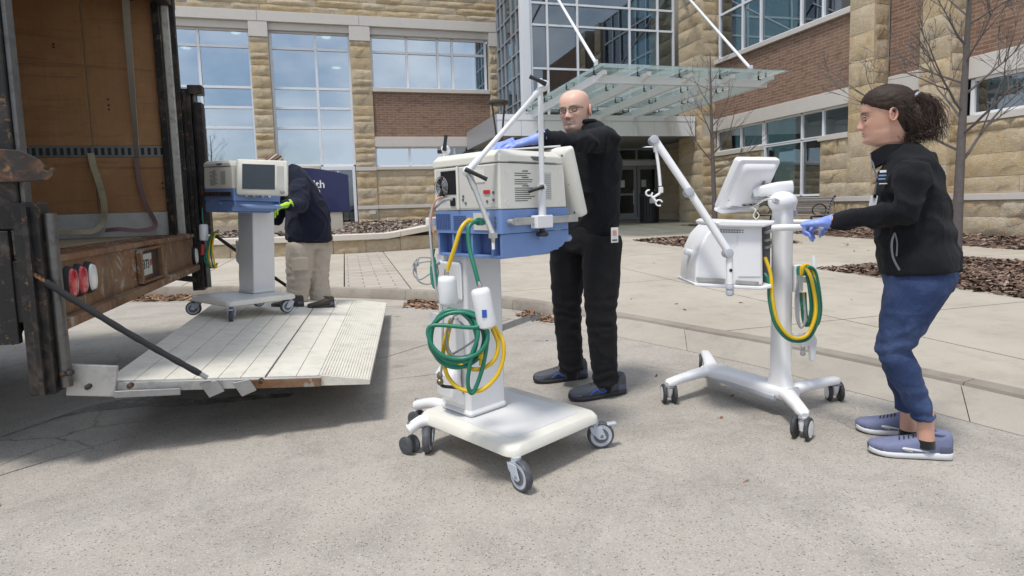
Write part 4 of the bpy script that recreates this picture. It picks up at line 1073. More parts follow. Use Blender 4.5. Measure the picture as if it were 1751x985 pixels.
# lift rails
def rail(y0, z0, z1, x0=RX + .0):
    r_ = tp(MB().bb((x0 - .07, y0 - .055, z0), (x0 + .03, y0 + .055, z1)), 'lift_rail', M['black_steel'], bevel=.008)
    tp(MB().cyl((x0 + .05, y0 - .0, z0 + .02), (x0 + .05, y0 - .0, z1 - .05), .026, 14), 'rail_tube', M['steel_dark'], r_)
    tp(MB().bb((x0 - .02, y0 - .085, z0 + .01), (x0 + .0, y0 - .058, z1 - .02)), 'rail_flange', M['black_steel'], r_)
    return r_
rail(YN - .02, .36, 1.22)
fr_ = rail(YR + .09, .455, 2.25, RX + .03)
tp(MB().bb((RX + .04, YR + .02, 2.20), (RX + .16, YR + .14, 2.28)), 'rail_head', M['black_steel'], fr_, bevel=.008)
tp(MB().bb((RX + .085, YR + .02, .96), (RX + .15, YR + .13, 2.13)), 'rail_channel', M['black_steel'], fr_, bevel=.008)
tp(MB().bar((RX - .45, YR - .1, .66), (RX + .02, YR + .05, .55), .06, .05), 'diagonal_brace', M['black_steel'])
tp(MB().bar((RX - .12, YN - .01, .62), (RX - .9, YN + .02, .90), .05, .06), 'diagonal_brace', M['black_steel'])
tp(MB().bb((RX - .40, YN - .07, .60), (RX - .09, YN - .035, 1.10)), 'side_plate', M['black_steel'], bevel=.006)
# latch plate near the camera, pinned to the near post
lz = [(0, 252), (40, 257), (72, 273), (82, 285), (80, 290), (88, 293), (93, 286), (98, 288), (97, 300), (88, 308), (60, 310), (0, 309)]
lp_ = [onY(x - 6, y, YN - .12) for x, y in lz]; lp_[0] += V(-.3, 0, .02); lp_[-1] += V(-.3, 0, -.01)
tp(MB().prism(lp_, (0, .02, 0)), 'latch_plate', M['rust_dark'], bevel=.003)
# lettered box on the near side
M['letter'] = mat('white_lettering', (.55, .55, .55), .6)
fb = tp(MB().bb((-2.2, YN + .04, .64), (-1.34, YN + .34, .90)), 'tool_box', M['black_steel'], bevel=.008)
for t_, px, py, s_ in (('ER', 16, 533, .055), ('SERVICE', 20, 550, .046), ('608-', 20, 565, .042)):
    c = onY(px, py, YN + .035)
    text_mesh(t_, 'box_lettering', M['letter'], fb, frame4((c.x, YN + .036, c.z), (1, 0, 0), (0, 0, 1)), s_, .001, 'RIGHT')
# rear wheels, out of frame to the left
for y in (YN + .22, YR - .22):
    w_ = tp(MB().lathe((-3.6, y - .14, .47), (0, 1, 0), [(.28, 0), (.44, .01), (.475, .05), (.475, .23), (.44, .27), (.28, .28)], 32), 'wheel', M['rubber'])
    tp(MB().lathe((-3.6, y - .13, .47), (0, 1, 0), [(.05, .0), (.2, .02), (.28, .06), (.28, .2)], 24), 'rim', M['steel'], w_)
cab = tp(MB().bb((-8.6, 3.1, .5), (-6.6, 5.35, 2.4)), 'cab', M['truckwhite'], bevel=.12)

# platform
def plat_z(x, y): return .372 - .08 * (x + 1.14) - .024 * (y - 3.2)
PA, PB_, PC, PD = [V(x, y, plat_z(x, y)) for x, y in ((-1.14, 3.2), (.08, 3.2), (.38, 6.45), (-1.24, 6.45))]
plat = tp(MB().rings([[PA - V(0, 0, .055), lerp(PA, PB_, .78) - V(0, 0, .055), lerp(PD, PC, .78) - V(0, 0, .055), PD - V(0, 0, .055)], [PA - V(0, 0, .02), lerp(PA, PB_, .78) - V(0, 0, .02), lerp(PD, PC, .78) - V(0, 0, .02), PD - V(0, 0, .02)]]), 'lift_platform', M['steel'], smooth=0)
def quad(u0, u1, top=0., bot=-.03, wedge=None):
    a, b, c, d = lerp(PA, PB_, u0), lerp(PA, PB_, u1), lerp(PD, PC, u1), lerp(PD, PC, u0)
    a, b, c, d = [lerp(p, q, .0) for p, q in ((a, d), (b, c), (c, b), (d, a))]
    up = V(0, 0, 1); w1 = wedge if wedge else top
    return MB().rings([[a + up * bot, b + up * bot, c + up * bot, d + up * bot], [a + up * top, b + up * w1, c + up * w1, d + up * top]])
us = [0, .10, .205, .31, .40, .485, .58, .70, .79]
for a, b in zip(us[:-1], us[1:]):
    tp(quad(a + .0015, b - .0015, .0, -.019), 'deck_plank', M['deck'], plat, smooth=0)
tp(quad(.791, 1.0, 0., -.055, -.03), 'ramp_tip', M['deck'], plat, smooth=0)
rb = MB()
for k in range(17):
    u = lerp(.80, .99, k / 16); a, d = lerp(PA, PB_, u), lerp(PD, PC, u); dz = -.03 * (u - .791) / .209
    rb.bar(a + V(0, .01, dz + .001), d + V(0, -.01, dz + .001), .007, .006)
o_ = tp(rb, 'ramp_ridges', M['deck'], plat, smooth=0); o_['kind'] = 'stuff'
hinge = tp(MB().bar(lerp(PA, PB_, .581) + V(0, .0, .003), lerp(PD, PC, .581) + V(0, 0, .001), .007, .003), 'hinge_gap', M['steel_dark'], plat)
sp = MB().bar(PA + V(0, -.014, -.028), lerp(PA, PB_, .80) + V(0, -.014, -.026), .02, .048); tp(sp, 'side_rail', M['steel'], plat, bevel=.004)
tp(MB().bar(lerp(PA, PB_, .50) + V(0, -.028, -.03), lerp(PA, PB_, .80) + V(0, -.028, -.028), .008, .045), 'rusty_strip', M['rust'], plat, bevel=.003)
tp(MB().bar(PA + V(-.14, -.03, .03), PA + V(.06, -.03, .0), .02, .15), 'hinge_plate', M['steel'], plat, bevel=.006)
tp(MB().bar(lerp(PA, PB_, .04) + V(0, -.045, -.055), lerp(PA, PB_, .27) + V(0, -.045, -.05), .012, .034), 'link_bar', M['galv'], plat, bevel=.004)
for px, py in ((108, 640), (119, 638), (150, 662), (222, 660), (446, 652)):
    c = onY(px, py, YN - .05); tp(MB().lathe(c, (0, -1, 0), [(.013, -.02), (.013, .006), (.006, .01)], 8), 'bolt_head', M['rust_dark'], plat)
for u, w_ in ((.38, -.03), (.50, -.03)):
    c = lerp(PA, PB_, u) + V(0, -.05, -.03)
    tp(MB().prism([c + V(-.05, 0, .02), c + V(.03, 0, .03), c + V(.06, 0, -.03), c + V(-.01, 0, -.055)], (0, .012, 0)), 'catch_plate', M['galv'], plat, bevel=.003)
# padded chains holding the platform
def strap(a, b, r, name='support_chain'):
    a, b = Vector(a), Vector(b); m_ = lerp(a, b, .5) + V(0, 0, -.012)
    pts = spline([a, m_, b], 14); n = len(pts)
    o = tp(MB().tube(pts[3:-2], [r * (1 + .08 * math.sin(i * 2.1)) for i in range(n - 5)], 10), name, M['rubber'])
    for i in range(0, 5):
        c = lerp(pts[0], pts[4], i / 5); tp(MB().tube(spline([c + V(.0, 0, .008) + (pts[4] - pts[0]) * .0, c + (pts[4] - pts[0]) * .12 + V(0, .008, 0), c + (pts[4] - pts[0]) * .24, c + (pts[4] - pts[0]) * .12 - V(0, .008, 0)], 3, True), .0055, 6), 'chain_link', M['rust'], o)
    tp(MB().tube([pts[-3], pts[-1]], .012, 8), 'hook', M['galv'], o)
strap(onY(52, 466, YN - .09), lerp(PA, PB_, .37) + V(0, -.05, .015), .0145)
strap((RX + .06, YR + .2, 1.02), lerp(PD, PC, .48) + V(0, .03, .02), .016)

# ------------------------------------------------------------------ straps hanging in the truck
def ribbon(pts, w_, nrm, twist=0., th=.003):
    P_ = spline(pts, 8); rg = []; n = len(P_)
    for i, p in enumerate(P_):
        t = (P_[min(i + 1, n - 1)] - P_[max(i - 1, 0)]).normalized(); a = Vector(nrm); s_ = t.cross(a).normalized()
        s_ = Matrix.Rotation(twist * i / n, 3, t) @ s_; q = t.cross(s_)
        rg.append([p + s_ * w_ / 2 + q * th / 2, p - s_ * w_ / 2 + q * th / 2, p - s_ * w_ / 2 - q * th / 2, p + s_ * w_ / 2 - q * th / 2])
    return MB().rings(rg)
yy = YR - .1
o = ribbon([onY(213, -40, yy), onY(216, 20, yy), onY(222, 100, yy - .01), onY(228, 180, yy), onY(235, 268, yy + .04)], .055, (.25, -1, 0), 1.0).build('cargo_strap', M['web_beige'])
tag(o, 'flat beige strap hanging from the truck roof across the plywood', 'strap', 'cargo straps inside the truck')
o = ribbon([onY(155, 262, YR - .03), onY(160, 285, YR - .05), onY(170, 315, YR - .07), onY(178, 350, YR - .09), onY(176, 380, YR - .10), onY(160, 395, YR - .16), onY(130, 397, YR - .2), onY(95, 398, YR - .18)], .05, (.2, -1, 0), .8).build('cargo_strap', M['web_green'])
tag(o, 'olive yellow strap hooked in the slotted track and trailing on the floor', 'strap', 'cargo straps inside the truck')
o = ribbon([onY(233, 268, YR - .03), onY(238, 310, YR - .05), onY(250, 350, YR - .07), onY(266, 385, YR - .09), onY(240, 394, YR - .2), onY(205, 392, YR - .25), onY(180, 394, YR - .22)], .035, (.2, -1, 0), .6).build('cargo_strap', M['web_purple'])
tag(o, 'thin purple strap curling down beside the rear post', 'strap', 'cargo straps inside the truck')
# ------------------------------------------------------------------ ventilator carts
M['vwhite'] = mat('warm_white_plastic', (.74, .72, .65), .42, var=.04, scale=5, dirt=.08, dirtcol=(.4, .36, .28))
M['vcream'] = mat('cream_plastic', (.71, .69, .62), .45, var=.04, scale=5, dirt=.08, dirtcol=(.4, .36, .28))
M['cartgrey'] = mat('light_grey_enamel', (.68, .68, .68), .4, var=.04, scale=4, dirt=.08, dirtcol=(.35, .33, .3))
M['blue'] = mat('blue_moulded_plastic', (.165, .27, .53), .42, var=.06, scale=6, dirt=.06)
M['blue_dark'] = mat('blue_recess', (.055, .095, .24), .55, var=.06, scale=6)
M['blue_handle'] = mat('pale_blue_handle', (.22, .34, .62), .4, var=.05)
M['pure'] = mat('bright_white_plastic', (.80, .80, .81), .35, var=.03, scale=4, coat=.1)
M['pgrey'] = mat('grey_plastic', (.42, .44, .48), .4, var=.05)
M['mgrey'] = mat('mid_grey_plastic', (.13, .135, .15), .45, var=.06)
M['tyre'] = mat('grey_caster_tyre', (.06, .065, .075), .6, var=.15, scale=20, dirt=.4, dirtcol=(.25, .23, .2))
M['hub'] = mat('blue_grey_hub', (.44, .48, .54), .45, var=.06)
M['blackp'] = mat('black_plastic', (.015, .015, .017), .4, var=.2)
M['screen'] = mat('dark_screen', (.035, .042, .05), .12, var=.1, scale=2, dirt=.15, dirtcol=(.12, .12, .12), coat=.3)
M['yellow'] = mat('yellow_hose', (.72, .47, .015), .35, var=.08, scale=12)
M['green'] = mat('green_hose', (.012, .17, .105), .35, var=.12, scale=12)
M['greycable'] = mat('grey_cable', (.30, .31, .33), .45, var=.08)
M['pink'] = mat('salmon_cable', (.62, .32, .24), .5, var=.08)
M['redp'] = mat('red_plastic', (.50, .03, .03), .4)
M['ink'] = mat('printed_ink', (.06, .06, .065), .7)
M['paleprint'] = mat('pale_printed_label', (.58, .57, .54), .6)
M['bluelabel'] = mat('blue_label', (.03, .10, .42), .5)

def caster(parent, p, yaw, r=.0625, w_=.032, lever=False, top=.135):
    """swivel caster standing at p (local to parent); yaw: where the wheel trails"""
    d = V(math.cos(yaw), math.sin(yaw), 0); s_ = V(-d.y, d.x, 0); p = Vector(p); ax = p + V(0, 0, r) + d * .03
    c = MB().cyl(p + V(0, 0, top - .03), p + V(0, 0, top), .022, 14)
    for k in (-1, 1):
        q = s_ * k * (w_ / 2 + .006)
        c.rings([[p + q + d * a + V(0, 0, z) + s_ * k * t for t in (0, .006)] [::1] + [p + q + d * a2 + V(0, 0, z) + s_ * k * t for t in (.006, 0)] for a, a2, z in ((-.028, .03, top - .025), (-.02, .04, top - .05), (.008, .052, r - .005), (.02, .044, r - .014))])
    c.bb(tuple(p + V(-.02, -.02, top - .03)), tuple(p + V(.02, .02, top - .02)))
    o = c.build('caster', M['hub'], parent, bevel=.002)
    MB().lathe(ax - s_ * w_ / 2, s_, [(r * .80, .001), (r * .93, 0), (r, .006), (r, w_ - .006), (r * .93, w_), (r * .80, w_ - .001)], 28).build('tyre', M['tyre'], o)
    MB().lathe(ax - s_ * w_ / 2, s_, [(r * .18, .001), (r * .56, .001), (r * .81, .0), (r * .81, w_), (r * .56, w_ - .001), (r * .18, w_ - .001)], 28).build('wheel_rim', M['hub'], o)
    MB().lathe(ax - s_ * (w_ / 2 + .0012), s_, [(r * .1, 0), (r * .56, .0), (r * .56, w_ + .0024), (r * .1, w_ + .0024)], 24).build('wheel_disc', M['mgrey'], o)
    MB().cyl(ax - s_ * (w_ / 2 + .012), ax + s_ * (w_ / 2 + .012), .009, 10).build('axle', M['chrome'], o)
    if lever:
        MB().bar(p + V(0, 0, top - .03) - d * .0, p - d * .0 + d * .105 + V(0, 0, top - .02), .03, .012).build('brake_lever', M['hub'], o, bevel=.005)
    return o

def rounded(x0, x1, y0, y1, r, z, n=6):
    out = []
    for cx, cy, a0 in ((x1 - r, y1 - r, 0), (x0 + r, y1 - r, 90), (x0 + r, y0 + r, 180), (x1 - r, y0 + r, 270)):
        for k in range(n + 1):
            a = math.radians(a0 + 90 * k / n); out.append(V(cx + r * math.cos(a), cy + r * math.sin(a), z))
    return out

def make_cart(root, gui_pos, gui_yaw, gui_tilt, scale_gui=1.):
    """older ventilator on its pedestal cart; local x: screen side, local -y: label side, local -x: rear panel"""
    b = MB(); rg = []
    for z, e in ((.125, .02), (.135, .0), (.158, 0.), (.175, .012)):
        rg.append(rounded(-.29 + e, .29 - e, -.333 + e, .333 - e, .055, z))
    base_ = b.rings(rg).build('base_plate', M['vcream'], root, smooth=50)
    MB().rings([rounded(-.215, .215, -.255, .262, .02, .1752), rounded(-.215, .215, -.255, .262, .02, .1775)]).build('base_inlay', M['cartgrey'], base_, smooth=50)
    col_ = MB().bb((-.175, .06, .176), (.045, .28, .935)).build('column', M['cartgrey'], root, bevel=.012)
    MB().bb((-.182, .053, .177), (.052, .287, .215)).build('column_foot', M['cartgrey'], col_, bevel=.02)
    MB().bb((-.20, .08, .72), (-.17, .26, .90)).build('column_cover', M['cartgrey'], col_, bevel=.015)
    MB().rings([[V(-.170, y0, z) for y0, z in ((.09, .40), (.25, .40), (.25, .58), (.09, .58))], [V(-.225, y0, z) for y0, z in ((.075, .46), (.265, .46), (.265, .66), (.075, .66))], [V(-.237, y0, z) for y0, z in ((.075, .47), (.265, .47), (.265, .66), (.075, .66))]]).build('hose_shield', M['cartgrey'], root, bevel=.012)
    MB().loft([(-.17, .17, .24), (-.21, .17, .29), (-.215, .17, .37), (-.18, .17, .43)], [(.075, .02), (.075, .035), (.072, .035), (.06, .015)], (0, 1, 0), 20, .6).build('lower_boss', M['cartgrey'], root)
    # blue compartment
    up = MB().rings([rounded(-.212, .215, -.222, .222, .015, 1.03), rounded(-.212, .215, -.222, .222, .015, 1.128)]).build('blue_compartment', M['blue'], root, smooth=50)
    lo = [(-.205, 1.028), (.215, 1.028), (.215, .995), (.17, .955), (.08, .932), (-.05, .925), (-.205, .93)]
    MB().prism([V(x, -.216, z) for x, z in lo], (0, .012, 0)).prism([V(x, .204, z) for x, z in lo], (0, .012, 0)).bb((-.16, -.203, .94), (.16, .203, 1.027)).bb((-.205, -.203, .925), (.1, .203, .938)).build('blue_tray', M['blue'], up, bevel=.003)
    for y in (-.16, -.03, .10): MB().bb((-.207, y - .006, .938), (-.161, y + .006, 1.027)).build('tray_rib', M['blue'], up)
    MB().bb((-.163, -.2, .94), (-.1605, .2, 1.026)).build('tray_back', M['blue_dark'], up)
    for k in range(9): MB().bb((-.2145, .205 - k * .012, 1.045), (-.211, .212 - k * .012, 1.115)).build('vent_slat', M['blue_dark'], up)
    for k in range(7): MB().bb((-.2145, -.0, 1.045 + k * .0095), (-.211, .085, 1.049 + k * .0095)).build('vent_slot', M['blue_dark'], up)
    MB().bb((-.216, -.155, 1.045), (-.211, -.055, 1.118)).build('port_plate', M['paleprint'], up)
    for z in (1.06, 1.078, 1.096): MB().cyl((-.211, -.19, z), (-.216, -.19, z), .006, 10).build('socket', M['mgrey'], up)
    MB().cyl((.02, -.216, 1.005), (.02, -.226, 1.005), .010, 12).build('boss', M['blue_handle'], up)
    # handle on the screen side
    hb = MB().tube(spline([(.21, -.16, .99), (.26, -.165, .985), (.30, -.13, .983), (.305, 0, .983), (.30, .13, .983), (.26, .165, .985), (.21, .16, .99)], 6), .017, 12)
    hb.build('push_handle', M['blue_handle'], root)
    # white ventilator housing
    hs = MB().rings([[V(-.21, -.22, 1.13), V(.20, -.22, 1.13), V(.20, .22, 1.13), V(-.21, .22, 1.13)], [V(-.21, -.22, 1.32), V(.185, -.22, 1.32), V(.185, .22, 1.32), V(-.21, .22, 1.32)]])
    hs = hs.build('ventilator_housing', M['vwhite'], root, bevel=.006)
    MB().rings([[V(-.213, -.223, 1.323), V(.178, -.223, 1.323), V(.178, .223, 1.323), V(-.213, .223, 1.323)], [V(-.213, -.223, 1.352), V(.165, -.223, 1.352), V(.165, .223, 1.352), V(-.213, .223, 1.352)], [V(-.195, -.205, 1.375), V(.14, -.205, 1.375), V(.14, .205, 1.375), V(-.195, .205, 1.375)]]).build('top_cover', M['vwhite'], hs, bevel=.005)
    MB().prism([V(-.03, -.2245, 1.350), V(.06, -.2245, 1.350), V(.045, -.2245, 1.335), V(.015, -.2245, 1.331), V(-.015, -.2245, 1.335)], (0, .002, 0)).build('finger_recess', M['mgrey'], hs)
    MB().bb((-.16, -.2242, 1.324), (.13, -.2235, 1.3265)).build('seam', M['mgrey'], hs)
    # warning print on the label side
    R_ = random.Random(3)
    lb = MB()
    for k in range(15):
        z = 1.285 - k * .0088
        if k in (0, 3, 7): continue
        lb.bb((-.125, -.2206, z), (-.125 + .125 * (R_.uniform(.7, 1) if k not in (2, 6, 14) else .6), -.2202, z + .0035))
    lb.build('warning_print', M['ink'], hs, smooth=0)
    for t_, z in (('DANGER', 1.285), ('WARNING', 1.258), ('CAUTION', 1.223)):
        text_mesh(t_, 'warning_heading', M['ink'], hs, frame4((-.062, -.2206, z), (1, 0, 0), (0, 0, 1)), .0085, .0002, 'CENTER', .0003, world=False)
    MB().bb((.03, -.2206, 1.165), (.10, -.2202, 1.285)).build('data_label', M['paleprint'], hs, smooth=0)
    d_ = MB()
    for k in range(12):
        d_.bb((.034, -.2212, 1.172 + k * .009), (.096, -.2207, 1.1755 + k * .009))
    d_.build('data_print', M['greycable'], hs, smooth=0)
    for x, z in ((-.17, 1.29), (.155, 1.29), (-.17, 1.16), (.155, 1.155)):
        MB().lathe((x, -.220, z), (0, -1, 0), [(.012, 0), (.012, .0015), (.009, .001)], 16).build('screw_cap', M['vwhite'], hs)
    # rear panel: recess with fan, ports
    MB().bb((-.2125, -.205, 1.14), (-.2105, .20, 1.312)).build('rear_panel', M['paleprint'], hs)
    MB().bb((-.214, .055, 1.20), (-.2126, .165, 1.305)).build('fan_recess', M['blackp'], hs)
    fan = MB().cyl((-.2145, .155, 1.235), (-.217, .155, 1.235), .044, 24).build('fan', M['blackp'], hs)
    for r in (.012, .021, .030, .039, .047):
        MB().tube([(-.221, .155 + r * math.cos(a), 1.235 + r * math.sin(a)) for a in [2 * PI * k / 24 for k in range(25)]], .0017, 6).build('guard_ring', M['chrome'], fan)
    for a in (.5, 2.07, 3.64, 5.2): MB().tube([(-.2215, .155 + .01 * math.cos(a), 1.235 + .01 * math.sin(a)), (-.2215, .155 + .052 * math.cos(a), 1.235 + .052 * math.sin(a))], .002, 6).build('guard_spoke', M['chrome'], fan)
    for k in range(5): MB().loft([(-.2172, .155 + .012 * math.cos(k * 1.257), 1.235 + .012 * math.sin(k * 1.257)), (-.219, .155 + .036 * math.cos(k * 1.257 + .3), 1.235 + .036 * math.sin(k * 1.257 + .3))], [(.006, .0015), (.014, .0015)], (0, 0, 1), 8).build('fan_blade', M['mgrey'], fan)
    MB().bb((-.2175, .065, 1.15), (-.213, .10, 1.186)).build('power_inlet', M['blackp'], hs, bevel=.002)
    MB().bb((-.218, -.125, 1.196), (-.213, -.165, 1.212)).build('rocker_switch', M['redp'], hs, bevel=.003)
    MB().bb((-.2155, -.135, 1.245), (-.2127, -.04, 1.297)).build('type_label', M['vwhite'], hs)
    for y, z in ((.01, 1.19), (.012, 1.175), (-.005, 1.16), (-.145, 1.165), (-.1, 1.17), (-.185, 1.17), (-.185, 1.20)):
        MB().cyl((-.2125, y, z), (-.216, y, z), .006, 10).build('jack', M['mgrey'], hs)
    MB().bb((-.222, .035, 1.135), (-.2126, .048, 1.32)).build('panel_post', M['vwhite'], hs, bevel=.003)
    # touch screen unit
    g = MB(); gm = Matrix.Translation(gui_pos) @ Matrix.Rotation(gui_yaw, 4, 'Z') @ Matrix.Rotation(gui_tilt, 4, 'Y')
    def G(x, y, z): return gm @ V(x, y, z)
    wv, hv = .215 * scale_gui, .165 * scale_gui
    rr = [[G(x, p.x, p.y) for p in rounded(-wv + e, wv - e, -hv + e, hv - e, .018, 0)] for x, e in ((-.045, .03), (-.035, .006), (-.02, 0), (.012, 0), (.018, .006))]
    gui = g.rings(rr).build('screen_unit', M['vwhite'], root, smooth=50)
    MB().rings([[G(.0185, y, z) for y, z in ((-wv + .045, -hv + .05), (wv - .10, -hv + .05), (wv - .10, hv - .04), (-wv + .045, hv - .04))], [G(.021, y, z) for y, z in ((-wv + .045, -hv + .05), (wv - .10, -hv + .05), (wv - .10, hv - .04), (-wv + .045, hv - .04))]]).build('display', M['screen'], gui, smooth=0)
    MB().rings([[G(.0185, y, z) for y, z in ((wv - .085, -hv + .06), (wv - .03, -hv + .06), (wv - .03, hv - .05), (wv - .085, hv - .05))], [G(.0195, y, z) for y, z in ((wv - .085, -hv + .06), (wv - .03, -hv + .06), (wv - .03, hv - .05), (wv - .085, hv - .05))]]).build('key_pad', M['paleprint'], gui, smooth=0)
    MB().lathe(G(.018, wv - .04, -hv + .032), (gm.to_3x3() @ V(1, 0, 0)), [(.018, 0), (.018, .006), (.013, .018), (.004, .019)], 18).build('dial_knob', M['greycable'], gui)
    for y, z in ((-wv + .03, hv - .03), (wv - .03, hv - .03), (-wv + .03, -hv + .03), (wv - .03, -hv + .03), (0, hv - .03), (-wv + .03, 0)):
        MB().lathe(G(-.040, y, z), (gm.to_3x3() @ V(-1, 0, 0)), [(.006, -.004), (.006, .0035), (.003, .004)], 10).build('rear_screw', M['mgrey'], gui)
    MB().cyl(G(-.03, 0, -hv * .6), V(.16, 0, 1.2), .04, 16).build('screen_mount', M['blackp'], gui)
    # sensor ports below the screen
    for y in (-.12, -.05, .03, .10): MB().cyl((.19, y, 1.10), (.235, y, 1.10), .016, 12).cyl((.228, y, 1.10), (.228, y, 1.065), .011, 10).build('breathing_port', M['vwhite'], root)
    # side rail, far side
    return root

CART = (.69, 2.653, 0.); CRZ = math.radians(28.3)
cart = empty('ventilator_cart', CART, CRZ, 'white and blue ventilator on a pedestal cart with coiled hoses in the foreground', 'medical cart')
CM = wmat(cart)
make_cart(cart, V(.272, -.02, 1.245), 0., -.30)
def lc(px, py, d):                      # sight-line point in the cart's own frame
    return wmat(cart).inverted() @ at(px, py, d)
for p, yw, lv in (((-.265, .27, 0), 3.9, False), ((-.255, -.315, 0), 4.6, False), ((.27, -.30, 0), 5.6, True), ((.25, .28, 0), 1.2, False)):
    caster(cart, p, yw, lever=lv)
lbx = MB()
for k in range(5): lbx.bb((-.1757, .10, .86 - .009 * k), (-.1752, .10 + (.03, .045, .02, .04, .03)[k], .864 - .009 * k))
lbx.build('column_print', M['ink'], cart, smooth=0)
# two outrigger legs with twin casters at the back left
for px, py in ((733, 655), (716, 695)):
    pass
def outrigger(a, e):
    a, e = Vector(a), Vector(e)
    o = MB().tube(spline([a, lerp(a, e, .5) + V(0, 0, .02), e], 5), [.032, .032, .03, .03, .028, .028, .026, .026, .026, .026, .026], 12).build('outrigger_leg', M['pure'], cart)
    MB().cyl(e + V(0, 0, .02), e + V(0, 0, .036), .008, 8).build('leg_bolt', M['chrome'], o)
    ce = V(e.x, e.y, .042)
    for k in (-.02, .02): MB().lathe(ce + V(k - .008, 0, 0), (1, .2, 0), [(.012, 0), (.036, .001), (.042, .004), (.042, .014), (.036, .016), (.012, .016)], 20).build('twin_wheel', M['tyre'], o)
outrigger((-.10, .30, .15), (-.13, .56, .115))
outrigger((-.25, .25, .14), (-.355, .30, .115))
# accessory rail, clamp and jointed support arm
rl = MB().bar((-.16, -.252, 1.078), (.235, -.252, 1.078), .012, .030).build('accessory_rail', M['steel'], cart, bevel=.002)
for x_ in (-.165, .2): MB().cyl((x_, -.222, 1.078), (x_, -.25, 1.078), .012, 10).build('rail_post', M['steel'], rl)
MB().bb((-.052, -.275, 1.045), (.048, -.235, 1.10)).build('rail_clamp', M['pure'], cart, bevel=.005)
MB().lathe((-.002, -.255, 1.043), (0, 0, -1), [(.012, 0), (.012, .012), (.026, .018), (.028, .028), (.02, .034)], 16).build('clamp_knob', M['blackp'], cart)
MB().bb((-.24, .228, 1.06), (-.17, .262, 1.10)).build('rail_clamp', M['pure'], cart, bevel=.005)
M['arm'] = mat('white_enamelled_tube', (.72, .73, .75), .3, var=.04, coat=.2)
pb0 = V(.0, -.255, 1.09); pt = V(.0, -.262, 1.66)
MB().tube([pb0, lerp(pb0, pt, .25)], .017, 14).build('arm_socket', M['arm'], cart)
MB().tube([lerp(pb0, pt, .2), pt], .0115, 14).build('arm_post', M['arm'], cart)
def lever(c, ax, d, L, par):
    ax = Vector(ax).normalized(); d = Vector(d).normalized()
    o = MB().lathe(Vector(c) - ax * .018, ax, [(.014, 0), (.022, .004), (.022, .022), (.016, .03), (.010, .034)], 18).build('joint', M['arm'], par)
    p = Vector(c) + ax * .028
    MB().tube(spline([p - d * .008, p + d * .02 + ax * .004, p + d * L], 5), [.010, .010, .010, .0095, .009, .0085, .008, .008, .008, .0085, .009], 10).build('lever', M['blackp'], o)
    return o
j1 = lc(930, 146, 2.47); k1 = lc(800, 293, 2.36); k2 = lc(843, 402, 2.30)
MB().tube([pt, j1], .0115, 12).build('arm_elbow', M['arm'], cart)
MB().tube([j1, lerp(j1, k1, .12), lerp(j1, k1, .13), lerp(j1, k1, .85), lerp(j1, k1, .86), k1], [.014, .014, .0105, .0105, .014, .014], 14).build('upper_arm', M['arm'], cart)
M['arm2'] = mat('dull_alloy_tube', (.50, .50, .48), .35, .5, var=.05)
MB().tube([k1, lerp(k1, k2, .28), lerp(k1, k2, .3), lerp(k1, k2, .88), k2], [.014, .0125, .010, .010, .012], 14).build('lower_arm', M['arm2'], cart)
li = wmat(cart).inverted().to_3x3(); rgt, upv, tow = li @ Vector(RM[0]), V(0, 0, 1), li @ -Vector(RM[2])
lever(j1, tow, -rgt * .9 + upv * .42, .065, cart); lever(k1, tow, rgt * .9 - upv * .42, .085, cart)
lever(pb0 + V(0, 0, .125), tow, -rgt * .95 - upv * .3, .06, cart)
MB().tube([k2 - upv * .005, k2 - upv * .03], [.010, .006], 10).bb(tuple(k2 - V(.012, .012, .012)), tuple(k2 + V(.012, .012, .008))).build('arm_tip', M['arm2'], cart)
MB().tube([k2 - upv * .028, k2 - upv * .055], .006, 8).build('arm_clip', M['pure'], cart)
k3 = V(-.17, .18, 1.40)
MB().cyl(k3 - V(0, 0, .035), k3 + V(0, 0, .01), .014, 14).build('arm_socket', M['arm'], cart); lever(k3 + V(0, 0, .005), tow, rgt * .15 + upv, .06, cart)
MB().tube([k3, k3 - rgt * .035], .012, 10).build('clamp_knob', M['blackp'], cart)
# bracket at the right of the column
MB().bar((.05, .1, .55), (.24, .06, .585), .004, .03).bar((.24, .06, .57), (.26, .02, .60), .02, .02).build('hanging_bracket', M['galv'], cart)
# flip-up lid over the screen arm
MB().rings([[V(-.12, -.12, 1.378), V(.26, -.14, 1.41), V(.26, .10, 1.41), V(-.12, .12, 1.378)], [V(-.12, -.12, 1.384), V(.26, -.14, 1.418), V(.26, .10, 1.418), V(-.12, .12, 1.384)]]).build('document_tray', M['pure'], cart, bevel=.002)
# water traps / filters
def canister(a, e, r):
    a, e = Vector(a), Vector(e); ax = (e - a).normalized(); L = (e - a).length
    o = MB().lathe(a, ax, [(r * .25, -.004), (r * .82, 0), (r * .95, .006), (r, .018), (r * .98, L * .5), (r * 1.02, L * .8), (r * .96, L - .008), (r * .7, L), (r * .2, L + .003)], 26).build('filter_canister', M['pure'], cart)
    MB().lathe(a, ax, [(.008, .0), (.010, -.01), (.008, -.022), (.007, -.03)], 12).build('fitting', M['chrome'], o)
    return o
c1a, c1b = lc(764, 473, 2.42), lc(768, 520, 2.44); canister(c1a, c1b, .038)
c2a, c2b = lc(821, 494, 2.30), lc(834, 560, 2.32); cn = canister(c2a, c2b, .038)
tm = c2a.lerp(c2b, .62) + tow * .0385
MB().box(tm, (.018, .004, .03), Matrix.Rotation(-.6, 3, 'Z')).build('blue_label', M['bluelabel'], cn)
def hose(pts, r, m, name='hose', n=7, par=cart):
    return MB().tube(spline(pts, n), r, 10).build(name, M[m], par)
hose([lc(808, 379, 2.43), lc(800, 378, 2.42), lc(788, 392, 2.40), lc(777, 425, 2.40), lc(764, 465, 2.42)], .0088, 'yellow', 'yellow_hose')
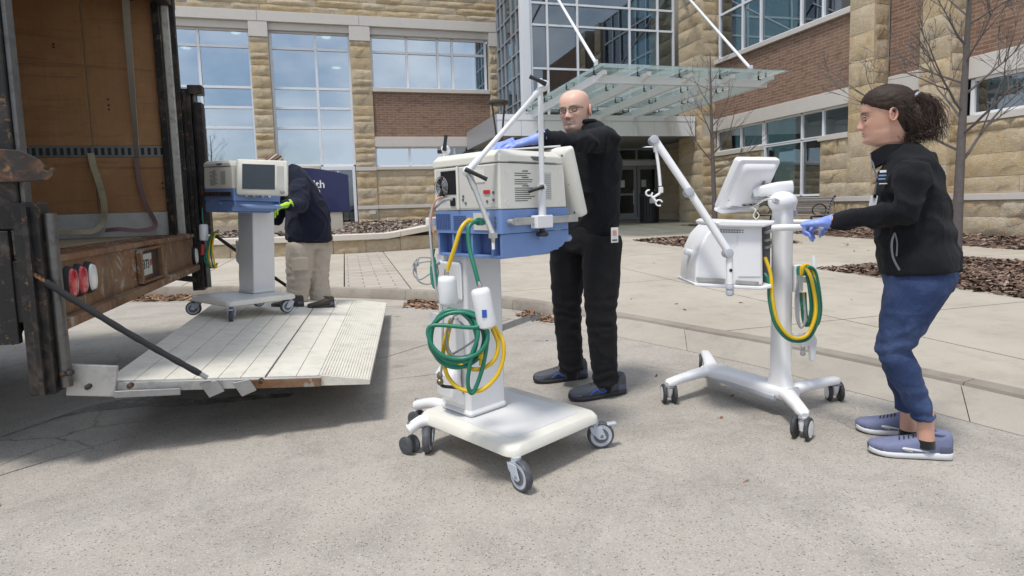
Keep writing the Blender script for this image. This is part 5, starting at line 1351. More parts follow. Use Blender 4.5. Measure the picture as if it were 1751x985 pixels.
MB().cyl(lc(808, 379, 2.47), lc(803, 378, 2.42), .014, 12).build('yellow_fitting', M['yellow'], cart)
hose([lc(822, 380, 2.42), lc(810, 380, 2.38), lc(801, 392, 2.36), lc(803, 425, 2.34), lc(812, 460, 2.31), lc(819, 488, 2.30)], .0085, 'green', 'green_hose')
MB().cyl(lc(826, 379, 2.46), lc(818, 379, 2.40), .016, 12).build('green_fitting', M['green'], cart)
def coil(cx, cy, rx, ry, d, turns, seed, start=0., wob=.10, dz=.012):
    R_ = random.Random(seed); pts = []
    n = int(turns * 10)
    for k in range(n + 1):
        a = start + 2 * PI * k / 10; q = 1 + R_.uniform(-wob, wob)
        pts.append(lc(cx + rx * q * math.cos(a), cy + ry * q * math.sin(a), d + dz * math.sin(a * .7 + seed) + R_.uniform(-.008, .008)))
    return pts
def loops(spec, d, n=9):
    pts = []; R_ = random.Random(4)
    for i, (cx, cy, rx, ry) in enumerate(spec):
        nx_ = spec[min(i + 1, len(spec) - 1)]
        for k in range(n):
            f = k / n; a = -2.0 + 2 * PI * f; x_, y_, u_, w_ = [lerp(p, q, f) for p, q in zip((cx, cy, rx, ry), nx_)]
            pts.append(lc(x_ + u_ * math.cos(a), y_ + w_ * math.sin(a), d - .012 * i + .010 * math.sin(a + i) + R_.uniform(-.003, .003)))
    return pts
hose([lc(768, 528, 2.40)] + loops([(778, 572, 40, 40), (790, 582, 57, 50), (772, 578, 34, 48), (784, 574, 50, 40)], 2.34) + [lc(812, 560, 2.30), lc(822, 545, 2.32)], .0082, 'green', 'green_hose_coil')
hose([lc(834, 566, 2.34), lc(831, 600, 2.32), lc(822, 640, 2.32), lc(808, 672, 2.32), lc(800, 655, 2.31), lc(806, 610, 2.30), lc(817, 575, 2.30), lc(812, 545, 2.32)], .0085, 'green', 'green_hose_loop')
hose([lc(845, 558, 2.36), lc(860, 585, 2.34), lc(860, 615, 2.34), lc(848, 645, 2.34), lc(820, 668, 2.33), lc(786, 664, 2.34), lc(764, 640, 2.36), lc(758, 600, 2.38), lc(766, 560, 2.38), lc(772, 548, 2.39), lc(764, 590, 2.36), lc(780, 618, 2.35), lc(815, 632, 2.34), lc(843, 618, 2.33), lc(852, 590, 2.33), lc(842, 562, 2.35)], .0085, 'yellow', 'yellow_hose_coil')
MB().cyl(lc(826, 598, 2.33), lc(824, 625, 2.33), .012, 12).cyl(lc(825, 605, 2.33), lc(825, 613, 2.33), .017, 12).build('yellow_connector', M['yellow'], cart)
hose([lc(740, 350, 2.62), lc(735, 380, 2.60), lc(738, 430, 2.55), lc(745, 490, 2.50), lc(756, 530, 2.46), lc(757, 570, 2.42), lc(756, 620, 2.42), lc(752, 650, 2.44)], .005, 'greycable', 'power_cable')
hose([lc(782, 545, 2.36), lc(800, 562, 2.34), lc(818, 556, 2.34), lc(812, 580, 2.33), lc(775, 605, 2.36), lc(760, 612, 2.38)], .0042, 'greycable', 'grey_cable')
hose(coil(790, 575, 27, 38, 2.36, 1.6, 9, .4, .08), .0042, 'greycable', 'grey_cable_coil')
hose([lc(757, 337, 2.60), lc(748, 340, 2.57), lc(741, 352, 2.58), lc(737, 380, 2.60), lc(741, 398, 2.60)], .0045, 'pink', 'salmon_cable')
hose([lc(774, 341, 2.55), lc(760, 342, 2.55), lc(748, 352, 2.58), lc(741, 360, 2.60)], .0055, 'greycable', 'power_cable')
# bundle hanging behind on the left
hose(coil(730, 462, 22, 22, 2.72, 1.5, 5, 1.0, .15), .0035, 'greycable', 'cable_bundle')
hose([lc(752, 452, 2.72), lc(735, 447, 2.72), lc(712, 452, 2.72), lc(707, 468, 2.72), lc(718, 478, 2.72), lc(735, 468, 2.72)], .0035, 'greycable', 'cable_bundle')
hose([lc(742, 425, 2.70), lc(738, 455, 2.70), lc(739, 480, 2.68), lc(744, 492, 2.67), lc(746, 478, 2.68), lc(742, 440, 2.7)], .007, 'green', 'green_hose')
MB().cyl(lc(709, 450, 2.72), lc(716, 452, 2.72), .010, 12).cyl(lc(738, 455, 2.70), lc(752, 448, 2.70), .009, 10).build('cable_plug', M['greycable'], cart)
MB().lathe(lc(752, 640, 2.44), (0, 0, -1), [(.006, -.01), (.012, 0), (.012, .012), (.008, .018), (.014, .024), (.014, .036), (.007, .045)], 12).build('brass_fitting', mat('tarnished_brass', (.22, .18, .11), .4, .7), cart)
hose([lc(754, 655, 2.46), lc(757, 660, 2.46), lc(772, 662, 2.46), lc(790, 664, 2.5)], .007, 'blackp', 'black_tube')

# --- same kind of cart, standing on the tail lift
cart2 = empty('ventilator_cart', (-.86, 5.42, plat_z(-.86, 5.42)), math.radians(-48), 'white and blue ventilator cart with dark screen standing on the tail lift', 'medical cart')
cart2.rotation_euler = (Matrix.Rotation(.05, 3, 'Y') @ Matrix.Rotation(math.radians(-48), 3, 'Z')).to_euler(); cart2.scale = (.96, .96, .92)
make_cart(cart2, wmat(cart2).inverted() @ at(449, 304, 4.74), math.radians(-44), -.08, .92)
for p, yw, lv in (((-.235, .275, 0), 1.6, False), ((-.235, -.29, 0), 3.9, False), ((.26, -.285, 0), 5.6, True), ((.25, .28, 0), 4.6, False)):
    caster(cart2, p, yw, lever=lv)
def lc2(px, py, d): return wmat(cart2).inverted() @ at(px, py, d)
MB().bar((-.24, -.238, 1.085), (.20, -.238, 1.085), .012, .035).build('accessory_rail', M['rust_dark'], cart2, bevel=.002)
D2 = 4.95
MB().lathe(lc2(348, 384, D2), (0, 0, -1), [(.012, -.004), (.03, 0), (.035, .01), (.035, .12), (.033, .14), (.01, .145)], 22).build('filter_canister', M['pure'], cart2)
hose([lc2(346, 355, D2), lc2(346, 372, D2), lc2(348, 384, D2)], .007, 'green', 'green_hose', par=cart2)
MB().cyl(lc2(346, 418, D2), lc2(346, 436, D2), .014, 12).build('red_fitting', M['redp'], cart2)
for k, (m_, dx) in enumerate((('green', 0), ('yellow', 5), ('green', 9), ('yellow', 13), ('green', -3))):
    hose([lc2(374, 394 + k * 2, D2), lc2(362 + dx * .4, 402, D2 - .01 * k), lc2(355 + dx * .6, 425, D2), lc2(353 + dx, 445, D2), lc2(362 + dx * .5, 458, D2 + .02), lc2(372, 450, D2 + .05)], .007, m_, m_ + '_hose', par=cart2)
hose([lc2(420, 405, 5.2), lc2(428, 415, 5.2), lc2(433, 435, 5.2), lc2(440, 443, 5.2), lc2(458, 440, 5.2), lc2(461, 430, 5.2), lc2(445, 422, 5.2), lc2(434, 428, 5.2)], .006, 'yellow', 'yellow_hose', par=cart2)
hose([lc2(430, 392, 5.1), lc2(432, 415, 5.1), lc2(430, 440, 5.1), lc2(424, 450, 5.1)], .004, 'blackp', 'black_cable', par=cart2)

# ------------------------------------------------------------------ newer ventilator on a white trolley
tr = empty('ventilator_trolley', (2.2, 2.75, 0), 0, 'tall white ventilator trolley with tilted screen and jointed arm pushed by the woman', 'medical cart')
def tpn(mb, name, m, parent=None, **kw): return mb.build(name, M[m], parent or tr, world=True, **kw)
ca, cb, cc_, cd = gnd(1145, 690), gnd(1373, 748), gnd(1428, 686), gnd(1206, 634)
ctr = gnd(1340, 684, .08); ctl = gnd(1218, 645, .08)
DT = float(RM[2] @ (np.array(ctr) - CAM))
zB = .125
bdir = (ctl - ctr); bdir.z = 0; bdir.normalize(); bs = V(-bdir.y, bdir.x, 0)
c0 = V(ctr.x, ctr.y, 0); c9 = V(ctl.x, ctl.y, 0)
beam = tpn(MB().loft([c0 - bdir * .05 + V(0, 0, zB), c0 + bdir * .1 + V(0, 0, zB), lerp(c0, c9, .6) + V(0, 0, zB), c9 + V(0, 0, zB), c9 + bdir * .05 + V(0, 0, zB)], [(.06, .036), (.075, .036), (.075, .034), (.085, .032), (.05, .02)], bs, 24, .6), 'base_beam', 'pure')
tpn(MB().loft([c0 + V(0, 0, zB - .022), c9 + V(0, 0, zB - .022)], [(.078, .020), (.077, .018)], bs, 20, .5), 'base_trim', 'pgrey', beam)
def tleg(a, e):
    a, e = Vector(a), Vector(e); d = (e - a); s_ = V(-d.y, d.x, 0).normalized()
    return tpn(MB().loft([a + V(0, 0, zB), lerp(a, e, .4) + V(0, 0, zB + .004), lerp(a, e, .8) + V(0, 0, zB), e + V(0, 0, zB - .006), e + d.normalized() * .022 + V(0, 0, zB - .01)], [(.046, .026), (.036, .025), (.030, .023), (.029, .022), (.016, .014)], s_, 20, .7), 'base_leg', 'pure')
M['black_tyre'] = mat('black_caster_tyre', (.035, .036, .04), .6, var=.2, scale=20, dirt=.3, dirtcol=(.2, .19, .17))
def twin(e, yaw):
    e = Vector((e[0], e[1], 0)); d = V(math.cos(yaw), math.sin(yaw), 0); s_ = V(-d.y, d.x, 0)
    o = tpn(MB().loft([e + V(0, 0, .102), e + d * .004 + V(0, 0, .07), e + d * .012 + V(0, 0, .035)], [(.021, .024), (.019, .024), (.012, .015)], s_, 14, .7), 'twin_caster', 'pure')
    tpn(MB().lathe(e + V(0, 0, .094), (0, 0, 1), [(.028, 0), (.033, .004), (.028, .009)], 18), 'caster_ring', 'mgrey', o)
    ax = e + d * .016 + V(0, 0, .054)
    for k in (-1, 1):
        tpn(MB().lathe(ax + s_ * k * .019, s_ * k, [(.02, 0), (.050, 0), (.054, .004), (.054, .016), (.048, .021), (.041, .021)], 28), 'tyre', 'black_tyre', o)
        tpn(MB().lathe(ax + s_ * k * .036, s_ * k, [(.042, 0), (.040, .005), (.01, .007)], 24), 'wheel_disc', 'pure', o)
for e, st_, yw in ((ca, c9, 1.25), (cb, c0, 3.7), (cc_, c0, 1.1), (cd, c9, 1.0)):
    tleg(st_, e); twin(e, yw)
# column
zc0, zc1 = .10, 1.10
colx = c0 + bdir * .02
def colring(z, k=1., s2=1.): return None
tpn(MB().loft([colx + V(0, 0, zc0), colx + V(0, 0, .22), colx + V(0, 0, .5), colx + V(0, 0, zc1)], [(.085, .045), (.050, .040), (.046, .040), (.046, .040)], bdir, 24, .55), 'column', 'pure')
tpn(MB().bar(colx + bs * -.0465 + bdir * .025 + V(0, 0, .16), colx - bs * .0465 + bdir * .025 + V(0, 0, zc1), .004, .036, bs), 'column_trim', 'pgrey') if False else None
tpn(MB().loft([colx - bs * .031 + bdir * .018 + V(0, 0, .14), colx - bs * .031 + bdir * .014 + V(0, 0, zc1 - .02)], [(.020, .014), (.020, .014)], bdir, 12, .6), 'column_trim', 'pgrey')
tpn(MB().ball(colx + V(0, 0, zc1 + .02), (.075, .065, .055), 22, 12), 'column_head', 'pure')
sd_ = -1 if (bs.x * RM[0][0] + bs.y * RM[0][1]) > 0 else 1
# everything above: placed on sight lines at the trolley's own depth
def tq(px, py, dd=0.): return at(px, py, DT - .02 + dd)
# ventilator body (side view): outline extruded across
outl = [(1193, 405), (1205, 395), (1222, 381), (1304, 379), (1306, 489), (1188, 486), (1187, 478)]
crv = [(1188, 480), (1190, 450), (1196, 425), (1207, 402), (1222, 386), (1240, 382), (1304, 380), (1306, 488), (1190, 486)]
wdir = Vector(RM[2]); wdir.z = 0; wdir.normalize()
body = tpn(MB().prism([tq(x, y, -.13) for x, y in crv], wdir * .27), 'ventilator_body', 'pure', bevel=.014, seg=3)
tpn(MB().prism([tq(x, y, -.134) for x, y in ((1268, 384), (1301, 384), (1301, 473), (1262, 473), (1262, 402))], wdir * .003), 'side_panel', 'pure', body, bevel=.001)
for k in range(9):
    for j in range(2):
        c = tq(1233 + 4.6 * k, 393 + 3.6 * j + .1 * k, -.1335); tpn(MB().box(c, (.007, .004, .005), Matrix.Rotation(-.25, 3, 'Z')), 'vent_hole', 'blackp', body, smooth=0)
for x0_, x1_, y_ in ((1191, 1240, 478), (1258, 1297, 483)):
    tpn(MB().bar(tq(x0_, y_ - 1, -.142), tq(x1_, y_ + 2, -.142), .01, .020), 'accessory_rail', 'steel', body, bevel=.002)
tpn(MB().prism([tq(x, y, -.15) for x, y in ((1186, 484), (1304, 490), (1320, 486), (1320, 493), (1300, 496), (1188, 490))], wdir * .30), 'bottom_tray', 'pure', body, bevel=.006)
tpn(MB().prism([tq(x, y, -.17) for x, y in ((1223, 381), (1232, 376), (1300, 378), (1328, 377), (1322, 384), (1306, 389), (1230, 388))], wdir * .34), 'top_tray', 'pure', bevel=.012, seg=3)
MB_ = MB().cyl(tq(1196, 430, .0), tq(1180, 428, -.02), .026, 18); tpn(MB_, 'blue_filter', 'filterblue', body) if 'filterblue' in M else None
M['filterblue'] = mat('pale_blue_plastic', (.28, .52, .70), .3, var=.05)
f_ = tpn(MB().lathe(tq(1200, 426, .0), tq(1178, 434, -.01) - tq(1200, 426, 0.), [(.03, 0), (.032, .02), (.026, .03), (.026, .05), (.020, .058)], 18), 'breathing_filter', 'filterblue', body)
tpn(MB().lathe(tq(1181, 432, -.01), tq(1172, 430, -.02) - tq(1181, 432, -.01), [(.016, 0), (.018, .006), (.016, .03), (.01, .034)], 14), 'filter_port', 'pure', f_)
tpn(MB().prism([tq(x, y, -.04) for x, y in ((1307, 384), (1317, 384), (1317, 484), (1307, 484))], wdir * .1), 'rear_module', 'mgrey', body)
for y_ in (398, 412, 424): tpn(MB().bar(tq(1308, y_, -.06), tq(1318, y_ - 3, -.06), .02, .012), 'latch', 'steel', body, bevel=.002)
# handle bar across the column head
tpn(MB().tube(spline([tq(1322, 390, -.16), tq(1340, 389, -.20), tq(1375, 389, -.22), tq(1402, 388, -.22)], 5), .017, 14), 'push_handle', 'pure')
tpn(MB().tube(spline([tq(1330, 380, .12), tq(1360, 380, .13), tq(1395, 380, .13)], 5), .015, 12), 'push_handle', 'pure')
# screen post
tpn(MB().cyl(tq(1338, 382, 0), tq(1338, 328, 0), .020, 18), 'screen_post', 'chrome')
tpn(MB().cyl(tq(1338, 369, 0), tq(1338, 359, 0), .027, 18), 'post_collar', 'pgrey')
tpn(MB().loft([tq(1353, 320, -.01), tq(1330, 322, -.01), tq(1300, 327, -.01), tq(1288, 330, 0)], [(.034, .026), (.033, .026), (.03, .03), (.02, .02)], (0, 0, 1), 18, .6), 'screen_bracket', 'pure')
tpn(MB().loft([tq(1358, 370, -.03), tq(1357, 350, -.03), tq(1357, 344, -.03)], [(.012, .012), (.011, .011), (.006, .006)], (1, 0, 0), 12), 'cable_hook', 'pure')
tpn(MB().cyl(tq(1358, 371, -.03), tq(1358, 361, -.03), .016, 14), 'hook_collar', 'pgrey')
# screen seen from behind
sc0 = [(1251, 270), (1331, 274), (1310, 355), (1222, 362)]
cen = at(1281, 316, DT + .0)
az_ = V(cen.x, cen.y, 0).normalized(); rt_ = V(az_.y, -az_.x, 0); be, ta = math.radians(48), math.radians(30)
ex = rt_ * math.cos(be) + az_ * math.sin(be); fac_ = -rt_ * math.sin(be) + az_ * math.cos(be)
ey = V(0, 0, 1) * math.cos(ta) - fac_ * math.sin(ta); ez = ex.cross(ey)
if ez.dot(fac_) > 0: ez = -ez
wS, hS = .152, .148
def SQ(u, w_, d_): return cen + ex * u * wS + ey * w_ * hS + ez * d_
def srect(k, d_, r=.12): return [SQ(p.x, p.y, d_) for p in rounded(-k, k, -k, k, r, 0, 5)]
scr = tpn(MB().rings([srect(.97, -.034), srect(1., -.026), srect(1., -.006), srect(.97, .004)]), 'screen', 'pure', smooth=50)
tpn(MB().rings([srect(.86, .003, .2), srect(.84, .016, .2), srect(.72, .034, .24), srect(.66, .036, .24)]), 'screen_back', 'pure', scr, smooth=50)
tpn(MB().rings([[SQ(u, w_, -.0345) for u, w_ in ((-.88, -.8), (.88, -.8), (.88, .86), (-.88, .86))], [SQ(u, w_, -.037) for u, w_ in ((-.88, -.8), (.88, -.8), (.88, .86), (-.88, .86))]]), 'display', 'screen', scr, smooth=0)
tpn(MB().tube([SQ(-1., -.95, -.01), SQ(-.78, -1.03, .0), SQ(.9, -.98, 0)], .016, 12), 'lower_lip', 'pure', scr)
tpn(MB().tube([SQ(.05, -.22, .05), SQ(.45, -.16, .055)], [.030, .030], 16), 'screen_joint', 'pgrey', scr)
tpn(MB().tube(spline([SQ(.40, .18, .05), SQ(.62, .1, .085), SQ(.58, -.3, .10), SQ(.30, -.5, .07)], 6), .009, 10), 'joint_cable', 'mgrey', scr)
for k in range(7): tpn(MB().bar(SQ(-.62 + .0 * k, -.70 - .03 * k, .031), SQ(-.34, -.69 - .03 * k, .033), .003, .003), 'vent_slit', 'pgrey', scr)
for k in range(8): tpn(MB().box(SQ(-.15 + .09 * k, -.68 - .02 * (k % 2), .036), (.012, .012, .008)), 'connector', ['mgrey', 'blackp', 'pgrey'][k % 3], scr)
tpn(MB().box(SQ(-.80, -.52, .014), (.006, .01, .014)), 'lock_slot', 'blackp', scr)
for k in range(6): tpn(MB().box(SQ(.30 + .04 * (k // 3), .12 + .07 * (k % 3), .042), (.006, .006, .006)), 'vent_slit', 'mgrey', scr)
# loose cable with plug
tpn(MB().tube(spline([SQ(.25, -.72, .05), tq(1310, 341, -.10), tq(1322, 341, -.12)], 5), .004, 8), 'screen_cable', 'vcream', scr)
tpn(MB().box(tq(1326, 344, -.12), (.03, .02, .025), Matrix.Rotation(.4, 3, 'Y')), 'cable_plug', 'pgrey', scr, bevel=.003)
tpn(MB().tube(spline([SQ(.1, -.75, .04), tq(1292, 358, -.1), tq(1288, 368, -.1), tq(1293, 374, -.1), tq(1298, 368, -.1), tq(1294, 362, -.1)], 5), .0022, 6), 'tether', 'vcream', scr)
# jointed support arm
dA = -.26
a0, a1, a2, a3, a4 = tq(1120, 240, dA + .05), tq(1180, 329, dA + .02), tq(1247, 433, dA), tq(1248, 486, dA), tq(1248, 514, dA)
tpn(MB().tube([a3, lerp(a3, a2, .9), a2], .0165, 16), 'arm_foot', 'pure')
tpn(MB().tube([a2, a1], .0185, 16), 'arm_lower', 'pure'); tpn(MB().tube([a1, a0], .0185, 16), 'arm_upper', 'pure')
for c, n_ in ((a0, 'arm_joint'), (a1, 'arm_joint'), (a2, 'arm_joint')):
    tpn(MB().lathe(c - Vector(RM[2]) * .028 - Vector(RM[0]) * .008, Vector(RM[2]), [(.012, 0), (.021, .002), (.0225, .006), (.0225, .05), (.018, .056)], 20), n_, 'pgrey')
tpn(MB().lathe(a3, (0, 0, -1), [(.015, 0), (.02, .006), (.02, .022), (.016, .026), (.019, .032), (.019, .05), (.012, .056)], 18), 'arm_clamp', 'pgrey')
tpn(MB().lathe(lerp(a3, a2, .45) - Vector(RM[2]) * .016, -Vector(RM[2]), [(.008, 0), (.008, .002), (.003, .003)], 16), 'arm_emblem', 'blackp')
h0 = tq(1122, 258, dA + .05); h1 = tq(1129, 318, dA + .05)
tpn(MB().loft([a0, lerp(a0, h0, .6), h0 + V(0, 0, -.005)], [(.013, .011), (.012, .010), (.012, .010)], (1, 0, 0), 14, .6), 'arm_drop', 'pure')
tpn(MB().tube(spline([h0, tq(1126, 285, dA + .05), h1], 5), .008, 10), 'drop_rod', 'pure')
hk_ = tpn(MB().box(tq(1130, 325, dA + .05), (.02, .018, .03)), 'hose_holder', 'pure', bevel=.004)
q0, q1, q2 = tq(1129, 330, dA + .05), tq(1110, 340, dA + .05), tq(1116, 335, dA + .05)
tpn(MB().tube([q0, tq(1117, 338, dA + .05)], .006, 10).tube([tq(1112, 333, dA + .05), tq(1122, 345, dA + .05)], .006, 10), 'holder_stem', 'pure', hk_)
for cx, cy, a_ in ((1110, 330, -.6), (1127, 347, .6)):
    tpn(MB().tube([tq(cx + 5.5 * math.cos(t), cy + 5 * math.sin(t), dA + .05) for t in [a_ + .4 + k * .42 for k in range(13)]], .0042, 8), 'holder_ring', 'pure', hk_)
# hoses on the hook behind the column
tpn(MB().loft([tq(1392, 470, -.02), tq(1392, 445, -.02), tq(1391, 437, -.02)], [(.012, .012), (.011, .011), (.006, .006)], (1, 0, 0), 12).bar(tq(1362, 478, -.02), tq(1392, 478, -.02), .03, .03), 'hose_hook', 'pure')
tpn(MB().bb(tuple(tq(1364, 482, -.02) - V(.03, .02, .05)), tuple(tq(1364, 482, -.02) + V(.02, .02, .09))), 'hook_bracket', 'pure', bevel=.006)
tpn(MB().prism([tq(x, y, -.0) for x, y in ((1352, 572), (1392, 570), (1398, 580), (1394, 618), (1388, 618), (1384, 592), (1352, 588))], wdir * .03), 'lower_hook', 'pure', bevel=.005)
def th(pts, r, m, name): return tpn(MB().tube(spline(pts, 7), r, 10), name, m)
for k, (m_, dx, dy) in enumerate((('green', -6, 2), ('yellow', 0, 0), ('yellow', 5, -2), ('green', 10, 2))):
    th([tq(1368 + dx * .5, 470, -.06), tq(1372 + dx, 455 + dy, -.06 - .008 * k), tq(1384 + dx, 465, -.06), tq(1391 + dx, 500, -.06), tq(1393 + dx, 530 + dy, -.06), tq(1386 + dx, 556, -.05), tq(1376 + dx * .4, 545, -.02), tq(1372 + dx * .4, 500, 0.)], .0088, m_, m_ + '_hose')
th([tq(1308, 440, -.10), tq(1318, 470, -.12), tq(1321, 510, -.13), tq(1330, 550, -.13), tq(1352, 576, -.13), tq(1376, 576, -.12), tq(1390, 555, -.11), tq(1395, 525, -.1), tq(1388, 480, -.09), tq(1378, 458, -.08)], .0092, 'yellow', 'yellow_hose')
th([tq(1307, 468, -.09), tq(1314, 480, -.11), tq(1316, 515, -.12), tq(1326, 555, -.12), tq(1350, 581, -.12), tq(1380, 580, -.11), tq(1397, 552, -.10), tq(1399, 520, -.09), tq(1392, 480, -.08), tq(1376, 456, -.07)], .0088, 'green', 'green_hose')
for k in range(3): th([tq(1364, 480, -.07), tq(1360 + 3 * k, 510, -.08), tq(1362 + 2 * k, 545, -.09), tq(1370, 561, -.09), tq(1378 - k, 545, -.09), tq(1374, 505, -.08)], .004, 'greycable', 'grey_cable')
tpn(MB().lathe(tq(1373, 590, -.02), (0, 0, -1), [(.006, 0), (.011, .005), (.011, .02), (.007, .026), (.013, .034), (.013, .05), (.008, .056)], 12), 'hose_fitting', 'steel')
# ------------------------------------------------------------------ people
def cloth_mat(name, col, rough=.85, sheen=.25, weave=500., var=.2, wscale=3., wear=None):
    m, t, b = _nt(name); v = _geo(t)
    c = _mix(t, _noise(t, wscale, 5, .6, v), tuple(x * (1 - var) for x in col), tuple(min(1, x * (1 + var)) for x in col))
    if wear: c = _mix(t, _ramp(t, _noise(t, 5., 6, .65, v), [(.45, 0.), (.72, .8)]), c, wear)
    t.links.new(c, b.inputs['Base Color']); b.inputs['Roughness'].default_value = rough; b.inputs['Sheen Weight'].default_value = sheen; b.inputs['Sheen Roughness'].default_value = .5
    b.inputs['Specular IOR Level'].default_value = .25
    ad = _n(t, 'ShaderNodeMath', operation='MULTIPLY_ADD'); ad.inputs[1].default_value = .12; t.links.new(_noise(t, weave, 2, .6, v), ad.inputs[0]); t.links.new(_noise(t, 17., 7, .62, _geo(t, (1., 1., .55)), 1.1), ad.inputs[2])
    _bump(t, b, ad.outputs[0], .55, .02); return m
M['jacket_black'] = cloth_mat('black_fleece', (.0075, .008, .011), sheen=.03)
M['trouser_black'] = cloth_mat('charcoal_twill', (.012, .012, .014), sheen=.03)
M['denim'] = cloth_mat('blue_denim', (.026, .046, .118), sheen=.03, wear=(.085, .125, .25))
M['jacket_navy'] = cloth_mat('navy_work_jacket', (.010, .013, .030), sheen=.05)
M['khaki'] = cloth_mat('khaki_twill', (.48, .42, .35), sheen=.05, var=.12)
M['glove'] = mat('blue_nitrile', (.24, .33, .80), .42, var=.08, scale=20, bump=.15, bscale=120)
M['glove_lime'] = mat('lime_work_glove', (.42, .72, .05), .7, var=.1, scale=20, bump=.3, bscale=200)
M['shoe_blue'] = mat('blue_grey_knit', (.165, .185, .30), .8, var=.15, scale=40, bump=.4, bscale=300)
M['shoe_dark'] = mat('dark_grey_mesh', (.075, .08, .095), .7, var=.3, scale=30, bump=.4, bscale=250)
M['shoe_brown'] = mat('brown_leather', (.045, .03, .022), .55, var=.2, scale=20)
M['sole_white'] = mat('white_foam_sole', (.62, .62, .64), .6, var=.05)
M['sole_dark'] = mat('dark_sole', (.03, .03, .032), .7, var=.1)
M['shoe_trim'] = mat('shoe_overlay', (.10, .11, .17), .7, var=.15, scale=30)
M['lace'] = mat('shoe_lace', (.03, .03, .035), .8)
M['sock'] = cloth_mat('black_sock', (.012, .012, .013))
def skin_mat(name):
    m, t, b = _nt(name); at_ = t.nodes.new('ShaderNodeAttribute'); at_.attribute_name = 'tone'
    v = _geo(t); c = _mix(t, _ramp(t, _noise(t, 120., 4, .6, v), [(.3, 0.), (.8, .18)]), at_.outputs['Color'], (.42, .16, .11), 'MIX')
    t.links.new(c, b.inputs['Base Color']); b.inputs['Roughness'].default_value = .48; b.inputs['Subsurface Weight'].default_value = .12; b.inputs['Subsurface Radius'].default_value = (.01, .004, .002); b.inputs['Subsurface Scale'].default_value = .5
    _bump(t, b, _noise(t, 350., 3, .6, v), .08, .001); return m
M['skin'] = skin_mat('skin')
def hair_mat():
    m, t, b = _nt('dark_brown_hair'); v = _obj(t)
    n = _noise(t, 60., 4, .6, _obj(t, (.15, 1.2, 1.2)))
    g_ = t.nodes.new('ShaderNodeNewGeometry')
    c = _mix(t, n, (.012, .008, .006), (.06, .036, .026)); t.links.new(c, b.inputs['Base Color']); b.inputs['Roughness'].default_value = .6; b.inputs['Specular IOR Level'].default_value = .3
    _bump(t, b, n, .8, .006); return m
M['hair'] = hair_mat()
M['hair_tip'] = mat('brown_hair_ends', (.075, .042, .030), .5, var=.3, scale=30)
M['eye_white'] = mat('eye_white', (.7, .66, .62), .3, var=.03)
M['iris'] = mat('dark_iris', (.02, .015, .012), .2)
M['frame_dark'] = mat('dark_glasses_frame', (.02, .018, .018), .35)
M['lens'] = glass_mat('spectacle_lens', (.985, .985, .985), .015)

class Fig:
    def __init__(s, base):
        s.B = Vector(base); a = V(s.B.x, s.B.y, 0).normalized(); s.a = a; s.r = V(a.y, -a.x, 0)
    def pt(s, px, py, w=0.):
        d = Vector(ray(px, py)); n = s.a; k = (s.B.dot(n) + w) / d.dot(n); return Vector(CAM) + d * k
    def vec(s, r, a, z=0.): return s.r * r + s.a * a + V(0, 0, z)

def folds(amp, freq=9., dirs=(1, 1, .5), seed=0., extra=None):
    dv = Vector(dirs)
    def f(c, n):
        p = Vector((c.x * dv.x, c.y * dv.y, c.z * dv.z)) * freq + Vector((seed, seed * 2, 0))
        q = noise.noise(p + noise.noise_vector(c * 4.) * .8)
        r = 1 - abs(q) * 2
        v = amp * (.7 * noise.noise(p * .5) + 1.1 * (r ** 3 if r > 0 else 0) - .25)
        if extra: v += extra(c, n)
        return v
    return f

def make_hand(W, D, N, side, curls, thumb=.6, s=1., cuff=.05, spread=.06, mname='glove', parent=None, name='glove', vox=.0038, cuff_r=.033):
    """W wrist, D towards the fingers, N out of the palm, side = thumb side direction"""
    W, D = Vector(W), Vector(D).normalized(); N = Vector(N); N = (N - D * N.dot(D)).normalized(); S = Vector(side); S = (S - D * S.dot(D) - N * S.dot(N)).normalized()
    b = MB()
    pl = [W - D * .01, W + D * .02 * s, W + D * .05 * s, W + D * .085 * s, W + D * .098 * s]
    b.loft(pl, [(.027 * s, .021 * s), (.031 * s, .020 * s), (.040 * s, .018 * s), (.041 * s, .015 * s), (.034 * s, .010 * s)], S, 16)
    lens_ = ((.040, .025, .021), (.045, .029, .023), (.042, .027, .022), (.032, .020, .018))
    for i in range(4):
        off = (.030 - .020 * i) * s; p = W + D * (.088 - .006 * abs(i - 1.2)) * s + S * off; d = (D + S * (1.3 - i) * spread).normalized(); r = (.0092, .0095, .009, .0078)[i] * s
        pts = [p - d * .02 * s]; rad = [r]; pts.append(p); rad.append(r * 1.05)
        for k in range(3):
            d = (Matrix.Rotation(curls[i][k], 3, S.cross(N) if False else N.cross(D).normalized() * 1.0) @ d) if False else (d * math.cos(curls[i][k]) + (N - d * N.dot(d)).normalized() * math.sin(curls[i][k])).normalized()
            q = p + d * lens_[i][k] * s; pts.append(lerp(p, q, .5)); rad.append(r * (.98 - .06 * k)); pts.append(q); rad.append(r * (.97 - .1 * k)); p = q
        pts.append(p + d * r * .7); rad.append(r * .45)
        b.tube(pts, rad, 10)
    p = W + D * .025 * s + S * .026 * s; d = (D * .62 + S * .72 + N * thumb * .6).normalized()
    pts = [p - d * .02 * s, p]; rad = [.012 * s, .0135 * s]
    for k, L in enumerate((.036, .030, .024)):
        d = (d + D * .30 + N * thumb * .28).normalized(); q = p + d * L * s; pts += [lerp(p, q, .5), q]; rad += [.0118 * s, (.0105 - .0012 * k) * s]; p = q
    pts.append(p + d * .006 * s); rad.append(.005 * s); b.tube(pts, rad, 10)
    b.tube([W + D * .012, W - D * cuff * .5, W - D * cuff], [.024 * s, .029 * s, cuff_r * s], 18)
    me = remeshed(b, vox, 3, .5, lambda c, n: .0011 * noise.noise(c * 70.))
    return link_mesh(me, name, M[mname], parent)

